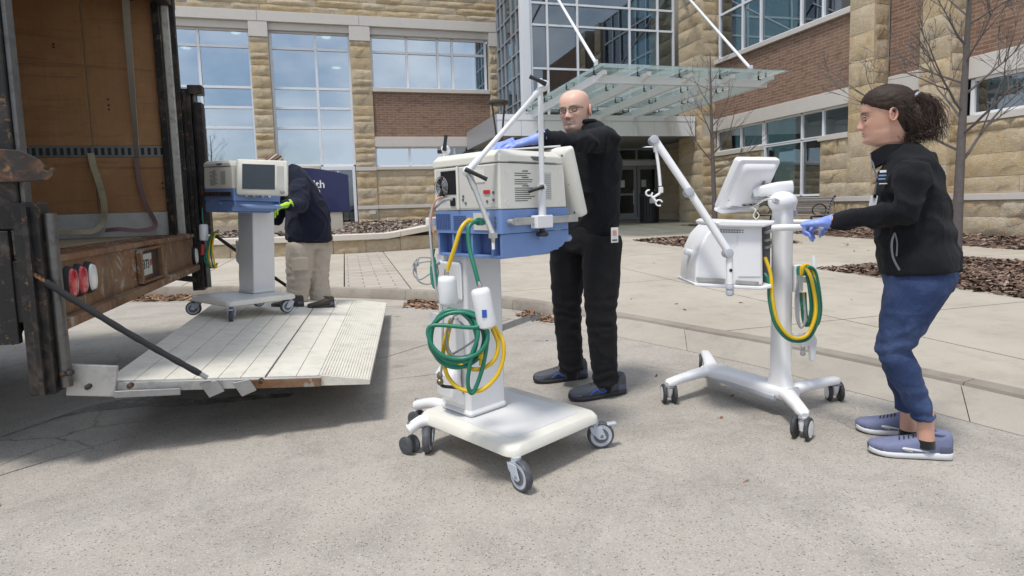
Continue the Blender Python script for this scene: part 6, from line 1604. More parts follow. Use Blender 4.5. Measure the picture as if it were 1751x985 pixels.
def make_shoe(heel, toe, up_m, sole_m, parent, wid=1., laces=True, stripe=None, ht=1., lift=0.):
    H, T = Vector((heel[0], heel[1], 0)), Vector((toe[0], toe[1], 0)); d = (T - H); L = d.length; d.normalize(); s_ = V(-d.y, d.x, 0); z0 = heel[2] if len(heel) > 2 else 0.
    prof = [(0.0, .020, .098), (.025, .029, .116), (.08, .036, .122), (.18, .039, .120), (.27, .040, .112), (.36, .042, .097), (.46, .045, .085), (.58, .049, .074), (.70, .052, .065), (.81, .050, .058), (.9, .043, .050), (.965, .030, .040), (1., .014, .028)]
    def ring(t, w_, zlo, zhi, n=22, pw=.75):
        out = []
        for k in range(n):
            a = 2 * PI * k / n; c, q = math.cos(a), math.sin(a); c = math.copysign(abs(c) ** pw, c); q = math.copysign(abs(q) ** pw, q)
            out.append(H + d * t * L + s_ * c * w_ * wid + V(0, 0, z0 + (zlo + zhi) / 2 + q * (zhi - zlo) / 2))
        return out
    toe_up = lambda t: .012 * max(0, (t - .75) / .25) ** 2 + lift * (1 - t)
    o = MB().rings([ring(t, w_, .012 + toe_up(t), h * ht + .012 + toe_up(t)) for t, w_, h in prof]).build('shoe', M[up_m], parent, world=True, smooth=80)
    MB().rings([ring(t, w_ + .0045, .0 + toe_up(t), .037 + toe_up(t) - .010 * t, pw=.55) for t, w_, h in prof]).build('sole', M[sole_m], o, world=True, smooth=60)
    col_ = H + d * .20 * L + V(0, 0, z0 + .127 * ht + lift * .8)
    MB().tube([col_ + (d * .042 * math.cos(a) + s_ * .033 * math.sin(a)) + V(0, 0, .008 * math.cos(a)) for a in [2 * PI * k / 20 for k in range(21)]], .006, 8).build('collar', M[up_m], o, world=True)
    for t0, t1, nm in ((.0, .17, 'heel_counter'), (.86, 1., 'toe_guard')):
        ts = [lerp(t0, t1, k / 5) for k in range(6)]; pw_ = [np.interp(t, [p[0] for p in prof], [p[1] for p in prof]) + .0012 for t in ts]; ph_ = [np.interp(t, [p[0] for p in prof], [p[2] for p in prof]) * ht * (.62 if nm == 'heel_counter' else .80) for t in ts]
        MB().rings([ring(t, w_, .012 + toe_up(t), h + .013 + toe_up(t)) for t, w_, h in zip(ts, pw_, ph_)]).build(nm, M['shoe_trim'], o, world=True, smooth=80)
    if laces:
        for k in range(5):
            t = .40 + .055 * k; h = np.interp(t, [p[0] for p in prof], [p[2] for p in prof]) * ht + .014 + toe_up(t); w_ = .022
            p = H + d * t * L + V(0, 0, z0 + h)
            MB().tube([p - s_ * w_ - d * .006 - V(0, 0, .006), p + V(0, 0, .002), p + s_ * w_ + d * .006 - V(0, 0, .006)], .0028, 6).build('lace', M['lace'], o, world=True)
    if stripe:
        for sg_ in (-1, 1):
            pts = []
            for t, z in stripe:
                w_ = np.interp(t, [p[0] for p in prof], [p[1] for p in prof]) * wid; h = np.interp(t, [p[0] for p in prof], [p[2] for p in prof]) * ht
                q = (z - .5) * 2; q = math.copysign(min(1, abs(q)) ** (1 / .75), q); c = math.sqrt(max(0, 1 - q * q)) ** .75
                pts.append(H + d * t * L + s_ * sg_ * (w_ * c + .0012) + V(0, 0, z0 + .012 + toe_up(t) + z * h))
            MB().tube(spline(pts, 5), [.0025 + .0035 * math.sin(PI * k / (5 * (len(pts) - 1))) for k in range(5 * (len(pts) - 1) + 1)], 6).build('side_mark', M['sole_white'] if up_m == 'shoe_blue' else M['bluelabel'], o, world=True)
    return o

def make_head(M4, parent, skin, male=True, beard=False, scale=1., neck_dir=None, brow=(.10, .07, .05), wide=1., nose=1., ear=1., neck=1.):
    """head and neck as one surface; local x right, y forward, z up, origin between the eyes' height and the ears"""
    prof = [(-.215, .036, .080, .064), (-.185, .028, .078, .057), (-.155, .028, .075, .054), (-.137, .036, .074, .054), (-.1245, .070, .076, .051), (-.115, .090, .080, .053), (-.102, .0965, .083, .0575), (-.088, .0925, .086, .062), (-.076, .0945, .089, .0645), (-.064, .0965, .092, .065), (-.052, .0955, .094, .068), (-.036, .0935, .097, .071),
            (-.018, .0915, .100, .0735), (0, .0915, .102, .0755), (.016, .0965, .104, .0765), (.034, .0975, .1045, .0775), (.054, .094, .103, .0775), (.074, .085, .097, .0745), (.092, .070, .083, .066), (.106, .049, .062, .050), (.115, .026, .036, .028), (.1185, .004, .006, .004)]
    zz = np.linspace(0, 1, 74); zp = [p[0] for p in prof]; ks = np.linspace(0, 1, len(prof))
    Z = np.interp(zz, ks, zp); YFr = np.interp(Z, zp, [p[1] for p in prof]); YB = np.interp(Z, zp, [p[2] for p in prof]); WX = np.interp(Z, zp, [p[3] for p in prof]) * wide
    WX = np.where(Z < -.128, WX * neck, WX); YFr = np.where(Z < -.132, YFr - .05 * (1 - neck), YFr)
    ker = np.array([1, 2, 3, 2, 1]) / 9.
    for arr in (YFr, YB, WX): arr[2:-2] = np.convolve(arr, ker, 'same')[2:-2]
    n = 96; th = []
    for k in range(n):
        u = k / n * 2 - 1; th.append(PI * (u - .32 * math.sin(PI * u) / PI))     # denser in front
    rings = []; cols = []
    base = Vector(skin); lip = Vector((.50, .20, .17)) if male else Vector((.40, .13, .125)); red = Vector((.56, .25, .19)); grey = Vector((.30, .245, .21))
    for i, z in enumerate(Z):
        rg = []
        for t in th:
            c, q = math.cos(t), math.sin(t)
            pw = .86 if z > -.13 else 1.
            x = WX[i] * math.copysign(abs(q) ** .92, q); y = (YFr[i] if c > 0 else YB[i]) * math.copysign(abs(c) ** pw, c)
            f = max(0, c); g = lambda cx, cz, sx, sz: math.exp(-((x - cx) / sx) ** 2 - ((z - cz) / sz) ** 2)
            if c > 0:
                nb = np.interp(z, [-.056, -.050, -.043, -.036, -.02, 0., .015, .025], [0, .010, .027, .0285, .019, .009, .003, 0]); nw = np.interp(z, [-.055, -.042, -.02, .02], [.017, .0155, .0105, .009])
                y += nose * nb * math.exp(-(x / nw) ** 2)
                y += .006 * (g(.0145, -.044, .008, .007) + g(-.0145, -.044, .008, .007))
                for sx in (-1, 1):
                    y -= .0135 * g(sx * .032, -.002, .017, .0115); y += .006 * g(sx * .033, .0185, .018, .006); y += .005 * g(sx * .040, -.030, .017, .016)
                y += .0045 * g(0, -.0655, .021, .0045) + .0055 * g(0, -.0765, .018, .005) - .0042 * g(0, -.0708, .024, .0022) - .003 * g(0, -.087, .02, .005) + .004 * g(0, -.104, .018, .010)
                y -= .003 * (g(.026, -.058, .006, .016) + g(-.026, -.058, .006, .016))
            col = base.copy()
            if c > 0:
                col = col.lerp(red, min(.6, .45 * (g(.042, -.035, .022, .02) + g(-.042, -.035, .022, .02)) + .5 * g(0, -.042, .016, .014)))
                col = col.lerp(lip, min(1., 1.15 * g(0, -.071, .022, .0085)))
                for sx in (-1, 1): col = col.lerp(Vector(brow), min(.95, 1.5 * g(sx * .036, .0205 - .12 * abs(abs(x) - .033), .021, .0048)))
                for sx in (-1, 1): col = col.lerp(Vector((.25, .12, .09)), .55 * g(sx * .032, -.006, .016, .006))
                if beard:
                    m_ = max(g(0, -.057, .026, .0055), g(.029, -.073, .0075, .02), g(-.029, -.073, .0075, .02), g(0, -.104, .028, .013), g(0, -.086, .008, .006))
                    col = col.lerp(grey, min(.85, 1.05 * m_))
            if beard and z < .0 and z > -.12 and abs(x) > .02: col = col.lerp(Vector((.30, .20, .16)), .18)
            rg.append(Vector((x, y, z)) * scale); cols.append(col)
        rings.append(rg)
    make_head.rings = rings
    b = MB(); b.rings(rings); nv = len(b.v)
    for sx in (-1, 1):                                                      # ears
        ec = Vector((sx * .0765 * wide, -.014, -.008)) * scale
        rot = Matrix.Rotation(sx * -.35, 3, 'Z') @ Matrix.Rotation(.15, 3, 'X')
        pts = [ec + rot @ (Vector((sx * .010, .0165 * ear * math.cos(a) - .004, .029 * ear * math.sin(a) - (.004 if a > PI else 0))) * scale) for a in [2 * PI * k / 20 for k in range(20)]]
        b.tube(pts + [pts[0]], [(.0062 if k < 13 else .0050) * scale for k in range(21)], 8)
        b.ball(ec + rot @ Vector((sx * .004, -.002, -.002)), (.005 * scale, .014 * scale, .025 * scale), 12, 8, rot)
    n2 = len(b.v); cols += [base.lerp(red, .45)] * (n2 - nv)
    b.v = [tuple(M4 @ Vector(p)) for p in b.v]
    o = b.build('body', M['skin'], parent, world=True, smooth=70)
    ca = o.data.color_attributes.new('tone', 'FLOAT_COLOR', 'POINT')
    ca.data.foreach_set('color', np.array([(c.x, c.y, c.z, 1.) for c in cols]).ravel())
    for sx in (-1, 1):                                                      # eyes
        e = MB().ball((0, 0, 0), .0103 * scale, 14, 10); e.v = [tuple(M4 @ (Vector(p) + Vector((sx * .032, .0725, -.001)) * scale)) for p in e.v]; eo = e.build('eye', M['eye_white'], o, world=True, smooth=90)
        e = MB().ball((0, 0, 0), (.0058 * scale, .003 * scale, .0058 * scale), 12, 8); e.v = [tuple(M4 @ (Vector(p) + Vector((sx * .032, .0725 + .0088, -.0012)) * scale)) for p in e.v]; e.build('iris', M['iris'], eo, world=True, smooth=90)
        for zz_, sz in ((.0052, .0046), (-.0062, .0040)):
            e = MB().loft([(sx * .032 - .015, .079, zz_ - .003), (sx * .032 - .007, .0845, zz_), (sx * .032, .0862, zz_ + .001), (sx * .032 + .007, .0845, zz_), (sx * .032 + .015, .079, zz_ - .003)], [(.0015, .001), (.004, sz), (.0045, sz), (.004, sz), (.0015, .001)], (0, 1, 0), 10)
            e.v = [tuple(M4 @ (Vector(p) * scale)) for p in e.v]; eo2 = e.build('eyelid', M['skin'], o, world=True, smooth=90)
            ca = eo2.data.color_attributes.new('tone', 'FLOAT_COLOR', 'POINT'); cc2 = base.lerp(Vector((.33, .16, .12)), .45); ca.data.foreach_set('color', np.array([(cc2.x, cc2.y, cc2.z, 1.)] * len(eo2.data.vertices)).ravel())
        e = MB().tube([Vector(p) * scale for p in ((sx * .032 - .0155, .0785, -.002), (sx * .032 - .007, .0862, .0022), (sx * .032, .0882, .0032), (sx * .032 + .007, .0862, .0022), (sx * .032 + .0155, .0785, -.002))], .0013, 6)
        e.v = [tuple(M4 @ Vector(p)) for p in e.v]; e.build('eyelash', M['iris'], o, world=True)
        e = MB().ball((0, 0, 0), (.0035, .003, .0022), 8, 6); e.v = [tuple(M4 @ ((Vector(p) + Vector((sx * .0085, .1035 if nose > .9 else .100, -.0505))) * scale)) for p in e.v]; e.build('nostril', M['iris'], o, world=True)
    return o
def head_frame(c, fwd, up=(0, 0, 1)):
    y = Vector(fwd).normalized(); z = Vector(up); z = (z - y * z.dot(y)).normalized(); x = y.cross(z)
    return Matrix(((x.x, y.x, z.x, c.x), (x.y, y.y, z.y, c.y), (x.z, y.z, z.z, c.z), (0, 0, 0, 1)))
def skin_piece(mb, name, skin, parent):
    o = mb.build(name, M['skin'], parent, world=True, smooth=80)
    ca = o.data.color_attributes.new('tone', 'FLOAT_COLOR', 'POINT'); ca.data.foreach_set('color', np.array([tuple(skin) + (1.,)] * len(o.data.vertices)).ravel()); return o

# ---------------------------------------------------------------- bald man reaching over the front cart
F1 = Fig(gnd(990, 668)); man = empty('person', F1.B, 0, 'bald man in glasses, black jacket and blue gloves reaching over the ventilator', 'person')
P = F1.pt; left = F1.vec(.6, -.8).normalized(); SK1 = (.74, .47, .37)
hd = head_frame(P(983, 189, -.05), F1.vec(-.44, -.90, -.08), F1.vec(-.07, -.04, 1)); make_head(hd, man, SK1, True, True, .98, brow=(.30, .20, .15), wide=1.07)
# jacket
jb = MB()
jb.loft([P(1006, 402, .0), P(1009, 372), P(1013, 335, -.01), P(1013, 295, -.02), P(1011, 260, -.03), P(1009, 237, -.03), P(1006, 224, -.03), P(1002, 215, -.03)], [(.178, .142), (.182, .145), (.178, .145), (.188, .145), (.195, .135), (.165, .115), (.105, .092), (.074, .074)], left, 28, .9)
S1 = P(1010, 243, -.03) + left * .155; E1 = P(978, 245, -.40); W1 = P(921, 237, -.50)
jb.loft([S1 - (E1 - S1) * .18, S1, lerp(S1, E1, .5), E1, lerp(E1, W1, .5), lerp(E1, W1, .97)], [(.05, .05), (.078, .078), (.066, .068), (.060, .062), (.054, .055), (.048, .048)], (0, 0, 1), 20)
S2 = P(1010, 246, -.03) - left * .15; E2 = P(930, 262, -.16); W2 = P(872, 246, -.36)
jb.loft([S2 - (E2 - S2) * .18, S2, lerp(S2, E2, .5), E2, lerp(E2, W2, .96)], [(.05, .05), (.075, .075), (.064, .064), (.056, .056), (.044, .044)], (0, 0, 1), 20)
def man_f(c, n):
    t = (c - E1).length; q = (c - S1).length
    return .005 * math.sin(c.dot((W1 - E1).normalized()) * 120 + 3 * noise.noise(c * 9)) * math.exp(-(t / .13) ** 2) + .006 * math.sin((c - S1).dot(V(.5, -.3, 1)) * 60 + 3 * noise.noise(c * 7)) * math.exp(-(q / .2) ** 2)
jk = link_mesh(remeshed(jb, .011, 4, .5, folds(.010, 7., (1, 1, .8), 1., man_f)), 'jacket', M['jacket_black'], man)
nk = P(999, 213, -.035)
MB().tube([nk + (F1.vec(math.cos(a), math.sin(a)) * .068) + V(0, 0, .012 * math.sin(a + 2.3)) for a in [2 * PI * k / 24 for k in range(25)]], .0135, 10).build('collar', M['jacket_black'], jk, world=True)
cu = W1; MB().tube([lerp(E1, W1, .93), lerp(E1, W1, 1.0)], [.050, .047], 20).build('cuff', M['trouser_black'], jk, world=True)
tb = MB()
tb.loft([P(1004, 385, .0), P(1002, 408, .0), P(1000, 432, .0)], [(.165, .135), (.172, .14), (.15, .12)], left, 24, .9)
fh, fk, fa = P(973, 415, .09), P(969, 525, .10), P(977, 634, .10)
nh, nk_, na = P(1029, 415, -.08), P(1027, 535, -.12), P(1036, 655, -.10)
for (h_, k_, a_) in ((fh, fk, fa), (nh, nk_, na)):
    tb.loft([h_ + V(0, 0, .04), h_, lerp(h_, k_, .5), k_, lerp(k_, a_, .45), lerp(k_, a_, .85), a_], [(.11, .11), (.124, .122), (.108, .112), (.090, .094), (.082, .086), (.076, .080), (.078, .082)], F1.r, 22, .92)
def leg_f(k1, k2, a1, a2, am=.006):
    def f(c, n):
        v = 0.
        for k_ in (k1, k2): v += am * math.sin(c.z * 95 + 4 * noise.noise(c * 8)) * math.exp(-((c - k_).length / .13) ** 2)
        for a_ in (a1, a2): v += am * 1.2 * math.sin(c.z * 110 + 5 * noise.noise(c * 10)) * math.exp(-((c - a_).length / .12) ** 2)
        return v
    return f
link_mesh(remeshed(tb, .011, 4, .5, folds(.006, 9., (1, 1, .45), 4., leg_f(fk, nk_, fa, na))), 'trousers', M['trouser_black'], man)
make_shoe(gnd(1003, 645), gnd(913, 655), 'shoe_dark', 'sole_dark', man, 1.05, True, [(.25, .75), (.45, .3), (.6, .65), (.72, .35)])
make_shoe(gnd(1068, 671), gnd(974, 686), 'shoe_dark', 'sole_dark', man, 1.05, True, [(.25, .75), (.45, .3), (.6, .65), (.72, .35)])
for a_, k_ in ((fa, fk), (na, nk_)): MB().tube([a_ + V(0, 0, .06), a_ - V(0, 0, .05)], [.045, .042], 14).build('sock', M['sock'], man, world=True)
# gloved hands
gd = (P(838, 256, -.56) - W1).normalized()
make_hand(W1 + gd * .03, gd, V(0, 0, -1) + F1.vec(.2, .3), F1.vec(0, .9, .1), [(.15, .2, .15), (.12, .2, .15), (.15, .2, .2), (.2, .25, .2)], .3, 1.08, .065, .05, 'glove', man, 'glove', cuff_r=.040)
skin_piece(MB().tube([lerp(E1, W1, .9), W1 + gd * .0], [.034, .032], 16), 'wrist', SK1, man)
gd2 = (P(838, 245, -.50) - W2).normalized()
make_hand(W2 + gd2 * .01, gd2 + V(0, 0, -.1), V(0, 0, -1), F1.vec(.1, -.9), [(.3, .4, .3)] * 4, .5, 1.0, .05, .05, 'glove', man, 'glove')
# spectacles
def hp(x, y, z): return hd @ (Vector((x, y, z)) * .98)
gl = empty('glasses', (0, 0, 0)); bpy.data.objects.remove(gl)
gb = MB()
for sx in (-1, 1):
    gb.tube([hp(sx * .034 + .0235 * math.copysign(abs(math.cos(a)) ** .7, math.cos(a)), .100 - .006 * abs(math.cos(a)) * (1 if sx * math.cos(a) > 0 else .2), -.003 + .0155 * math.copysign(abs(math.sin(a)) ** .7, math.sin(a))) for a in [2 * PI * k / 24 for k in range(25)]], .0016, 6)
    gb.tube([hp(sx * .057, .094, .006), hp(sx * .070, .075, .007), hp(sx * .079, .0, .005), hp(sx * .080, -.02, -.004)], .0022, 6)
gb.tube([hp(-.011, .103, .004), hp(0, .108, .006), hp(.011, .103, .004)], .0016, 6)
go = gb.build('glasses', M['frame_dark'], man, world=True)
for sx in (-1, 1):
    MB().prism([hp(sx * .034 + .0225 * math.copysign(abs(math.cos(a)) ** .7, math.cos(a)), .099 - .006 * abs(math.cos(a)) * (1 if sx * math.cos(a) > 0 else .2), -.003 + .0145 * math.copysign(abs(math.sin(a)) ** .7, math.sin(a))) for a in [2 * PI * k / 20 for k in range(20)]], hd.to_3x3() @ V(0, .0012, 0)).build('lens', M['lens'], go, world=True, smooth=0)
# teeth line of the smile
MB().loft([hp(-.021, .090, -.067), hp(0, .0985, -.0715), hp(.021, .090, -.067)], [(.0015, .001), (.0035, .0042), (.0015, .001)], (0, 1, 0), 8).build('teeth', M['eye_white'], man, world=True)
# badge at the hip
bc = P(1051, 402, -.22)
bd = MB().box(bc, (.05, .004, .085), Matrix.Rotation(.25, 3, 'Z')).build('id_badge', M['white'], man, world=True, bevel=.002)
MB().box(bc + F1.vec(.0, -.004, .012), (.026, .003, .03), Matrix.Rotation(.25, 3, 'Z')).build('badge_photo', M['pink'], bd, world=True)
MB().box(bc + F1.vec(0, -.004, -.028), (.034, .003, .008), Matrix.Rotation(.25, 3, 'Z')).build('badge_print', M['ink'], bd, world=True)
lg = P(1004, 263, -.21); MB().box(P(999, 262, -.235), (.03, .002, .004), Matrix.Rotation(.3, 3, 'Z')).build('chest_print', M['white'], jk, world=True)

# ---------------------------------------------------------------- woman pushing the trolley
F2 = Fig(gnd(1545, 768)); wom = empty('person', F2.B, 0, 'woman with dark ponytail in black fleece, blue jeans and blue gloves pushing the trolley', 'person')
P = F2.pt; left = F2.vec(.08, -1).normalized(); SK2 = (.60, .35, .255)
hd = head_frame(P(1515, 197, 0.), F2.vec(-1, -.10, -.10), F2.vec(-.10, 0, 1)); HS = .98; make_head(hd, wom, SK2, False, False, HS, brow=(.05, .03, .022), nose=.86, ear=.82, neck=.86)
WOM_RINGS = make_head.rings
jb = MB()
jb.loft([P(1570, 464), P(1569, 440), P(1563, 400), P(1559, 350), P(1556, 310), P(1551, 280), P(1541, 266), P(1533, 259)], [(.185, .150), (.182, .148), (.168, .138), (.172, .135), (.178, .125), (.168, .105), (.110, .085), (.066, .066)], left, 28, .9)
S1 = P(1556, 292, -.02) + left * .15; E1 = P(1543, 364, -.20); W1 = P(1426, 378, -.09)
jb.loft([S1 - (E1 - S1) * .15, S1, lerp(S1, E1, .5), E1 + F2.vec(.01, 0, 0), lerp(E1, W1, .3), lerp(E1, W1, .65), W1], [(.045, .05), (.068, .070), (.062, .064), (.058, .058), (.055, .052), (.044, .043), (.036, .035)], [(1, 0, 0)] * 7, 20)
S2 = P(1550, 292, 0.) - left * .14; E2 = P(1530, 366, .19); W2 = P(1448, 372, .22)
jb.loft([S2, lerp(S2, E2, .5), E2, lerp(E2, W2, .5), W2], [(.062, .064), (.056, .058), (.052, .05), (.045, .044), (.036, .035)], (1, 0, 0), 18)
def wom_f(c, n):
    t = (c - E1).length; q = (c - S1).length
    v = .006 * math.sin(c.dot((W1 - E1).normalized()) * 100 + 3 * noise.noise(c * 9)) * math.exp(-(t / .11) ** 2)
    v += .006 * math.sin((c - S1).dot(V(.4, 0, 1)) * 55 + 4 * noise.noise(c * 6)) * math.exp(-(q / .16) ** 2)
    v += .006 * math.sin(c.z * 60 + 5 * noise.noise(c * 5)) * math.exp(-((c.z - P(1560, 400).z) / .12) ** 2)
    return v
jk = link_mesh(remeshed(jb, .009, 4, .5, folds(.0095, 7., (1, 1, .8), 9., wom_f)), 'jacket', M['jacket_black'], wom)
# stand-up collar, open at the front
cb_ = P(1531, 261, 0.); rg = []
for k in range(27):
    a = math.radians(-150 + 300 * k / 26) ; dr = F2.vec(math.cos(a), math.sin(a)); op = max(0, (abs(-150 + 300 * k / 26) - 110) / 40)
    lo_, hi_ = cb_ + dr * (.075 + .02 * op) + V(0, 0, -.035 - .03 * op), cb_ + dr * (.068 + .022 * op) + V(0, 0, .034 - .03 * op) + F2.vec(-.012, 0)
    rg.append([lo_, hi_, hi_ - dr * .008, lo_ - dr * .008])
MB().rings(rg).build('collar', M['jacket_black'], jk, world=True, smooth=60)
MB().tube(spline([P(1489, 262, -.03), P(1494, 285, -.055), P(1500, 305, -.07)], 4), .004, 6).build('zip', M['mgrey'], jk, world=True)
MB().tube(spline([P(1530, 398, -.19), P(1525, 415, -.195), P(1527, 440, -.195), P(1538, 462, -.19)], 5), .0045, 6).tube(spline([P(1530, 398, -.19), P(1534, 415, -.195), P(1533, 438, -.195)], 5), .003, 6).build('pocket_zip', M['mgrey'], jk, world=True)
# printed emblem and lines on the chest
for k, (x, y, w_, h_) in enumerate(((1510, 293, .024, .010), (1509, 300, .028, .006), (1508, 306, .026, .006), (1510, 314, .030, .004))):
    MB().box(P(x, y, -.155), (w_, .003, h_), Matrix.Rotation(-.55, 3, 'Z')).build('chest_print', M['white'] if k in (0, 3) else M['blue_handle'], jk, world=True)
# badge on a clip reel
MB().tube([P(1499, 312, -.07), P(1496, 332, -.07)], .004, 6).build('badge_reel', M['mgrey'], wom, world=True)
bd = MB().box(P(1493, 345, -.08), (.028, .004, .055), Matrix.Rotation(-.6, 3, 'Z') @ Matrix.Rotation(.15, 3, 'Y')).build('id_badge', M['white'], wom, world=True)
MB().box(P(1496, 336, -.082), (.016, .005, .012)).build('badge_clip', M['chrome'], bd, world=True)
# jeans
tb = MB()
tb.loft([P(1571, 452), P(1571, 475), P(1570, 495)], [(.158, .135), (.162, .138), (.145, .125)], left, 24, .9)
nh, nk_, na = P(1568, 490, -.08), P(1526, 598, -.09), P(1583, 718, -.07)
fh, fk, fa = P(1563, 490, .09), P(1527, 585, .10), P(1553, 704, .10)
tb.loft([nh + V(.01, 0, .05), nh, lerp(nh, nk_, .5), nk_, lerp(nk_, na, .35), lerp(nk_, na, .75), na], [(.122, .098), (.120, .102), (.092, .088), (.066, .066), (.062, .061), (.047, .048), (.043, .045)], F2.r, 24, .95)
tb.loft([fh + V(.01, 0, .05), fh, lerp(fh, fk, .5), fk, lerp(fk, fa, .35), lerp(fk, fa, .75), fa], [(.11, .10), (.112, .10), (.088, .086), (.064, .064), (.060, .060), (.047, .047), (.042, .043)], F2.r, 24, .95)
je = link_mesh(remeshed(tb, .009, 4, .5, folds(.005, 9., (1, 1, .8), 14., leg_f(nk_ + V(.05, 0, .02), fk, na, fa, .0045))), 'jeans', M['denim'], wom)
M['stitch'] = mat('denim_stitch', (.10, .13, .27), .8)
for a_ in (na, fa):
    pass
make_shoe(gnd(1626, 784), gnd(1484, 773), 'shoe_blue', 'sole_white', wom, 1.0, True, [(.30, .25), (.48, .42), (.62, .55), (.50, .30)], .92)
make_shoe(gnd(1575, 746), gnd(1463, 735), 'shoe_blue', 'sole_white', wom, 1.0, True, [(.30, .25), (.48, .42), (.62, .55), (.50, .30)], .92)
for a_ in (na, fa):
    skin_piece(MB().tube([a_ + V(0, 0, .05), a_ + V(.0, 0, -.03), a_ - V(-.004, 0, .09)], [.030, .032, .034], 16), 'ankle', SK2, wom)
    MB().tube([a_ + V(.004, 0, -.085), a_ + V(.004, 0, -.12)], [.0345, .038], 16).build('sock', M['sock'], wom, world=True)
# hands on the handle
gd = (P(1368, 385, -.06) - W1).normalized()
skin_piece(MB().tube([lerp(E1, W1, .95), W1 + gd * .03], [.027, .026], 16), 'wrist', SK2, wom)
make_hand(W1 + gd * .035, gd + V(0, 0, .03), V(0, 0, -1) + F2.vec(-.1, .1), F2.vec(0, .9, .2), [(1.25, 1.35, .8), (1.3, 1.35, .8), (1.3, 1.35, .8), (1.35, 1.3, .8)], .7, 1.02, .035, .0, 'glove', wom, 'glove', cuff_r=.034)
gd2 = (P(1396, 379, .26) - W2).normalized()
make_hand(W2 + gd2 * .02, gd2, V(0, 0, -1), F2.vec(0, -.9, .1), [(.8, 1.0, .6)] * 4, .8, .95, .045, .03, 'glove', wom, 'glove')
# hair: cap swept back, low bunch and loose ponytail
def hq(x, y, z): return hd @ (Vector((x, y, z)) * HS)
wr = WOM_RINGS; rings = []
for rg0 in wr[18:]:
    cz = sum((p.z for p in rg0)) / len(rg0); ctr_ = Vector((0, -.005, cz)); rg = []
    for p in rg0:
        x, y, z = p.x / HS, p.y / HS, p.z / HS
        zh = float(np.interp(y, [-.09, -.055, -.03, -.004, .025, .05, .07, .085, .10], [-.10, -.085, -.02, .008, .022, .038, .052, .064, .072]))
        m_ = z - zh + .002 * math.sin(x * 260) ; k_ = max(-1., min(1., m_ / .010)); k_ = math.copysign(abs(k_) ** .7, k_)
        nrm = (p - Vector((0, -.01, min(cz, .03)))).normalized()
        flow = math.atan2(z - .055, y + .115); th_ = k_ * (.0075 + .006 * max(0, min(1, m_ / .06))) + (.0016 * math.sin(flow * 90 + x * 70) if k_ > .4 else 0)
        rg.append(hd @ (p + nrm * th_))
    rings.append(rg)
hb = MB(); hb.rings(rings); hair = hb.build('hair', M['hair'], wom, world=True, smooth=80)
R_ = random.Random(8)
st_ = MB(); tip = MB()
tie = hq(0, -.108, .055)
for k in range(1700):                      # strands drawn back over the skull to the clip
    i_ = R_.randrange(26, 55); rg0 = wr[18 + i_] if 18 + i_ < len(wr) else wr[-2]; p = R_.choice(rg0) / HS
    zh = float(np.interp(p.y, [-.09, -.055, -.03, -.004, .025, .05, .07, .085, .10], [-.10, -.085, -.02, .008, .022, .038, .052, .064, .072]))
    if p.z < zh + .006 or p.x > .055: continue
    tl = Vector((R_.gauss(0, .006), -.112 + R_.gauss(0, .004), .055 + R_.gauss(0, .008))); pts = []
    for j in range(9):
        f = j / 8 * R_.uniform(.97, 1.); q_ = p.lerp(tl, f); w_ = q_ - Vector((0, -.006, .0)); e_ = math.sqrt((w_.x / .0930) ** 2 + (w_.y / (.1175 if w_.y < 0 else .1095)) ** 2 + (w_.z / .1345) ** 2)
        if e_ < 1.: w_ = w_ / max(.3, e_)
        pts.append(hq(w_.x, w_.y - .006, w_.z))
    (tip if k % 5 == 0 else st_).tube(pts, [.0012] * 9, 3)
for k in range(900):                       # loose ends fanning out and down
    s0 = tie + V(R_.gauss(0, .012), R_.gauss(0, .016), R_.gauss(0, .010)); L = R_.uniform(.09, .20); dr = F2.vec(R_.gauss(.26, .22), R_.gauss(0, .30), R_.gauss(-.85, .25)).normalized()
    p1 = s0 + F2.vec(.045, 0, .002) * R_.uniform(.3, 1.1) + dr * L * .3; p2 = p1 + (dr + V(0, 0, -.5)).normalized() * L * .4; p3 = p2 + (dr * .5 + V(R_.gauss(0, .22), R_.gauss(0, .22), -.7)).normalized() * L * .4
    (st_ if k % 3 else tip).tube(spline([s0, p1, p2, p3], 4), [.0011 - .00006 * j for j in range(13)], 3)
pv = MB().loft([tie, tie + F2.vec(.035, 0, -.012), tie + F2.vec(.05, 0, -.06), tie + F2.vec(.046, 0, -.12), tie + F2.vec(.03, 0, -.165)], [(.018, .02), (.032, .03), (.042, .036), (.036, .03), (.012, .012)], (0, 1, 0), 18)
link_mesh(remeshed(pv, .005, 2, .5, lambda c, n: .004 * noise.noise(Vector((c.x * 160, c.y * 160, c.z * 22)))), 'ponytail', M['hair'], hair)
for k in range(520):                       # lower hair bundled behind the ear and neck
    a = R_.uniform(0, 1); p0 = hq(R_.choice((-1, 1)) * R_.uniform(.04, .084), R_.uniform(-.075, -.022), R_.uniform(-.03, .05)); 
    e = P(1553 + 42 * a + R_.gauss(0, 6), 243 - 22 * a + R_.gauss(0, 6), R_.uniform(-.07, .07)); m1 = lerp(p0, e, .55) + F2.vec(.012, R_.gauss(0, .012), R_.gauss(.004, .01))
    st_.tube(spline([p0, m1, e, e + F2.vec(R_.uniform(-.04, .012), R_.gauss(0, .012), R_.uniform(-.012, .02))], 4), [.0011] * 12 + [.0006], 3)
hb2 = MB().loft([hq(0, -.07, .02), P(1562, 208, 0.), P(1572, 222, 0.), P(1572, 236, 0.)], [(.055, .06), (.060, .055), (.055, .045), (.025, .02)], (0, 1, 0), 18)
link_mesh(remeshed(hb2, .006, 2, .5, lambda c, n: .004 * math.sin(c.x * 300 + 40 * noise.noise(c * 12))), 'hair_bunch', M['hair'], hair)
st_.build('hair_strands', M['hair'], hair, world=True)['kind'] = 'stuff'; tip.build('hair_ends', M['hair_tip'], hair, world=True)['kind'] = 'stuff'
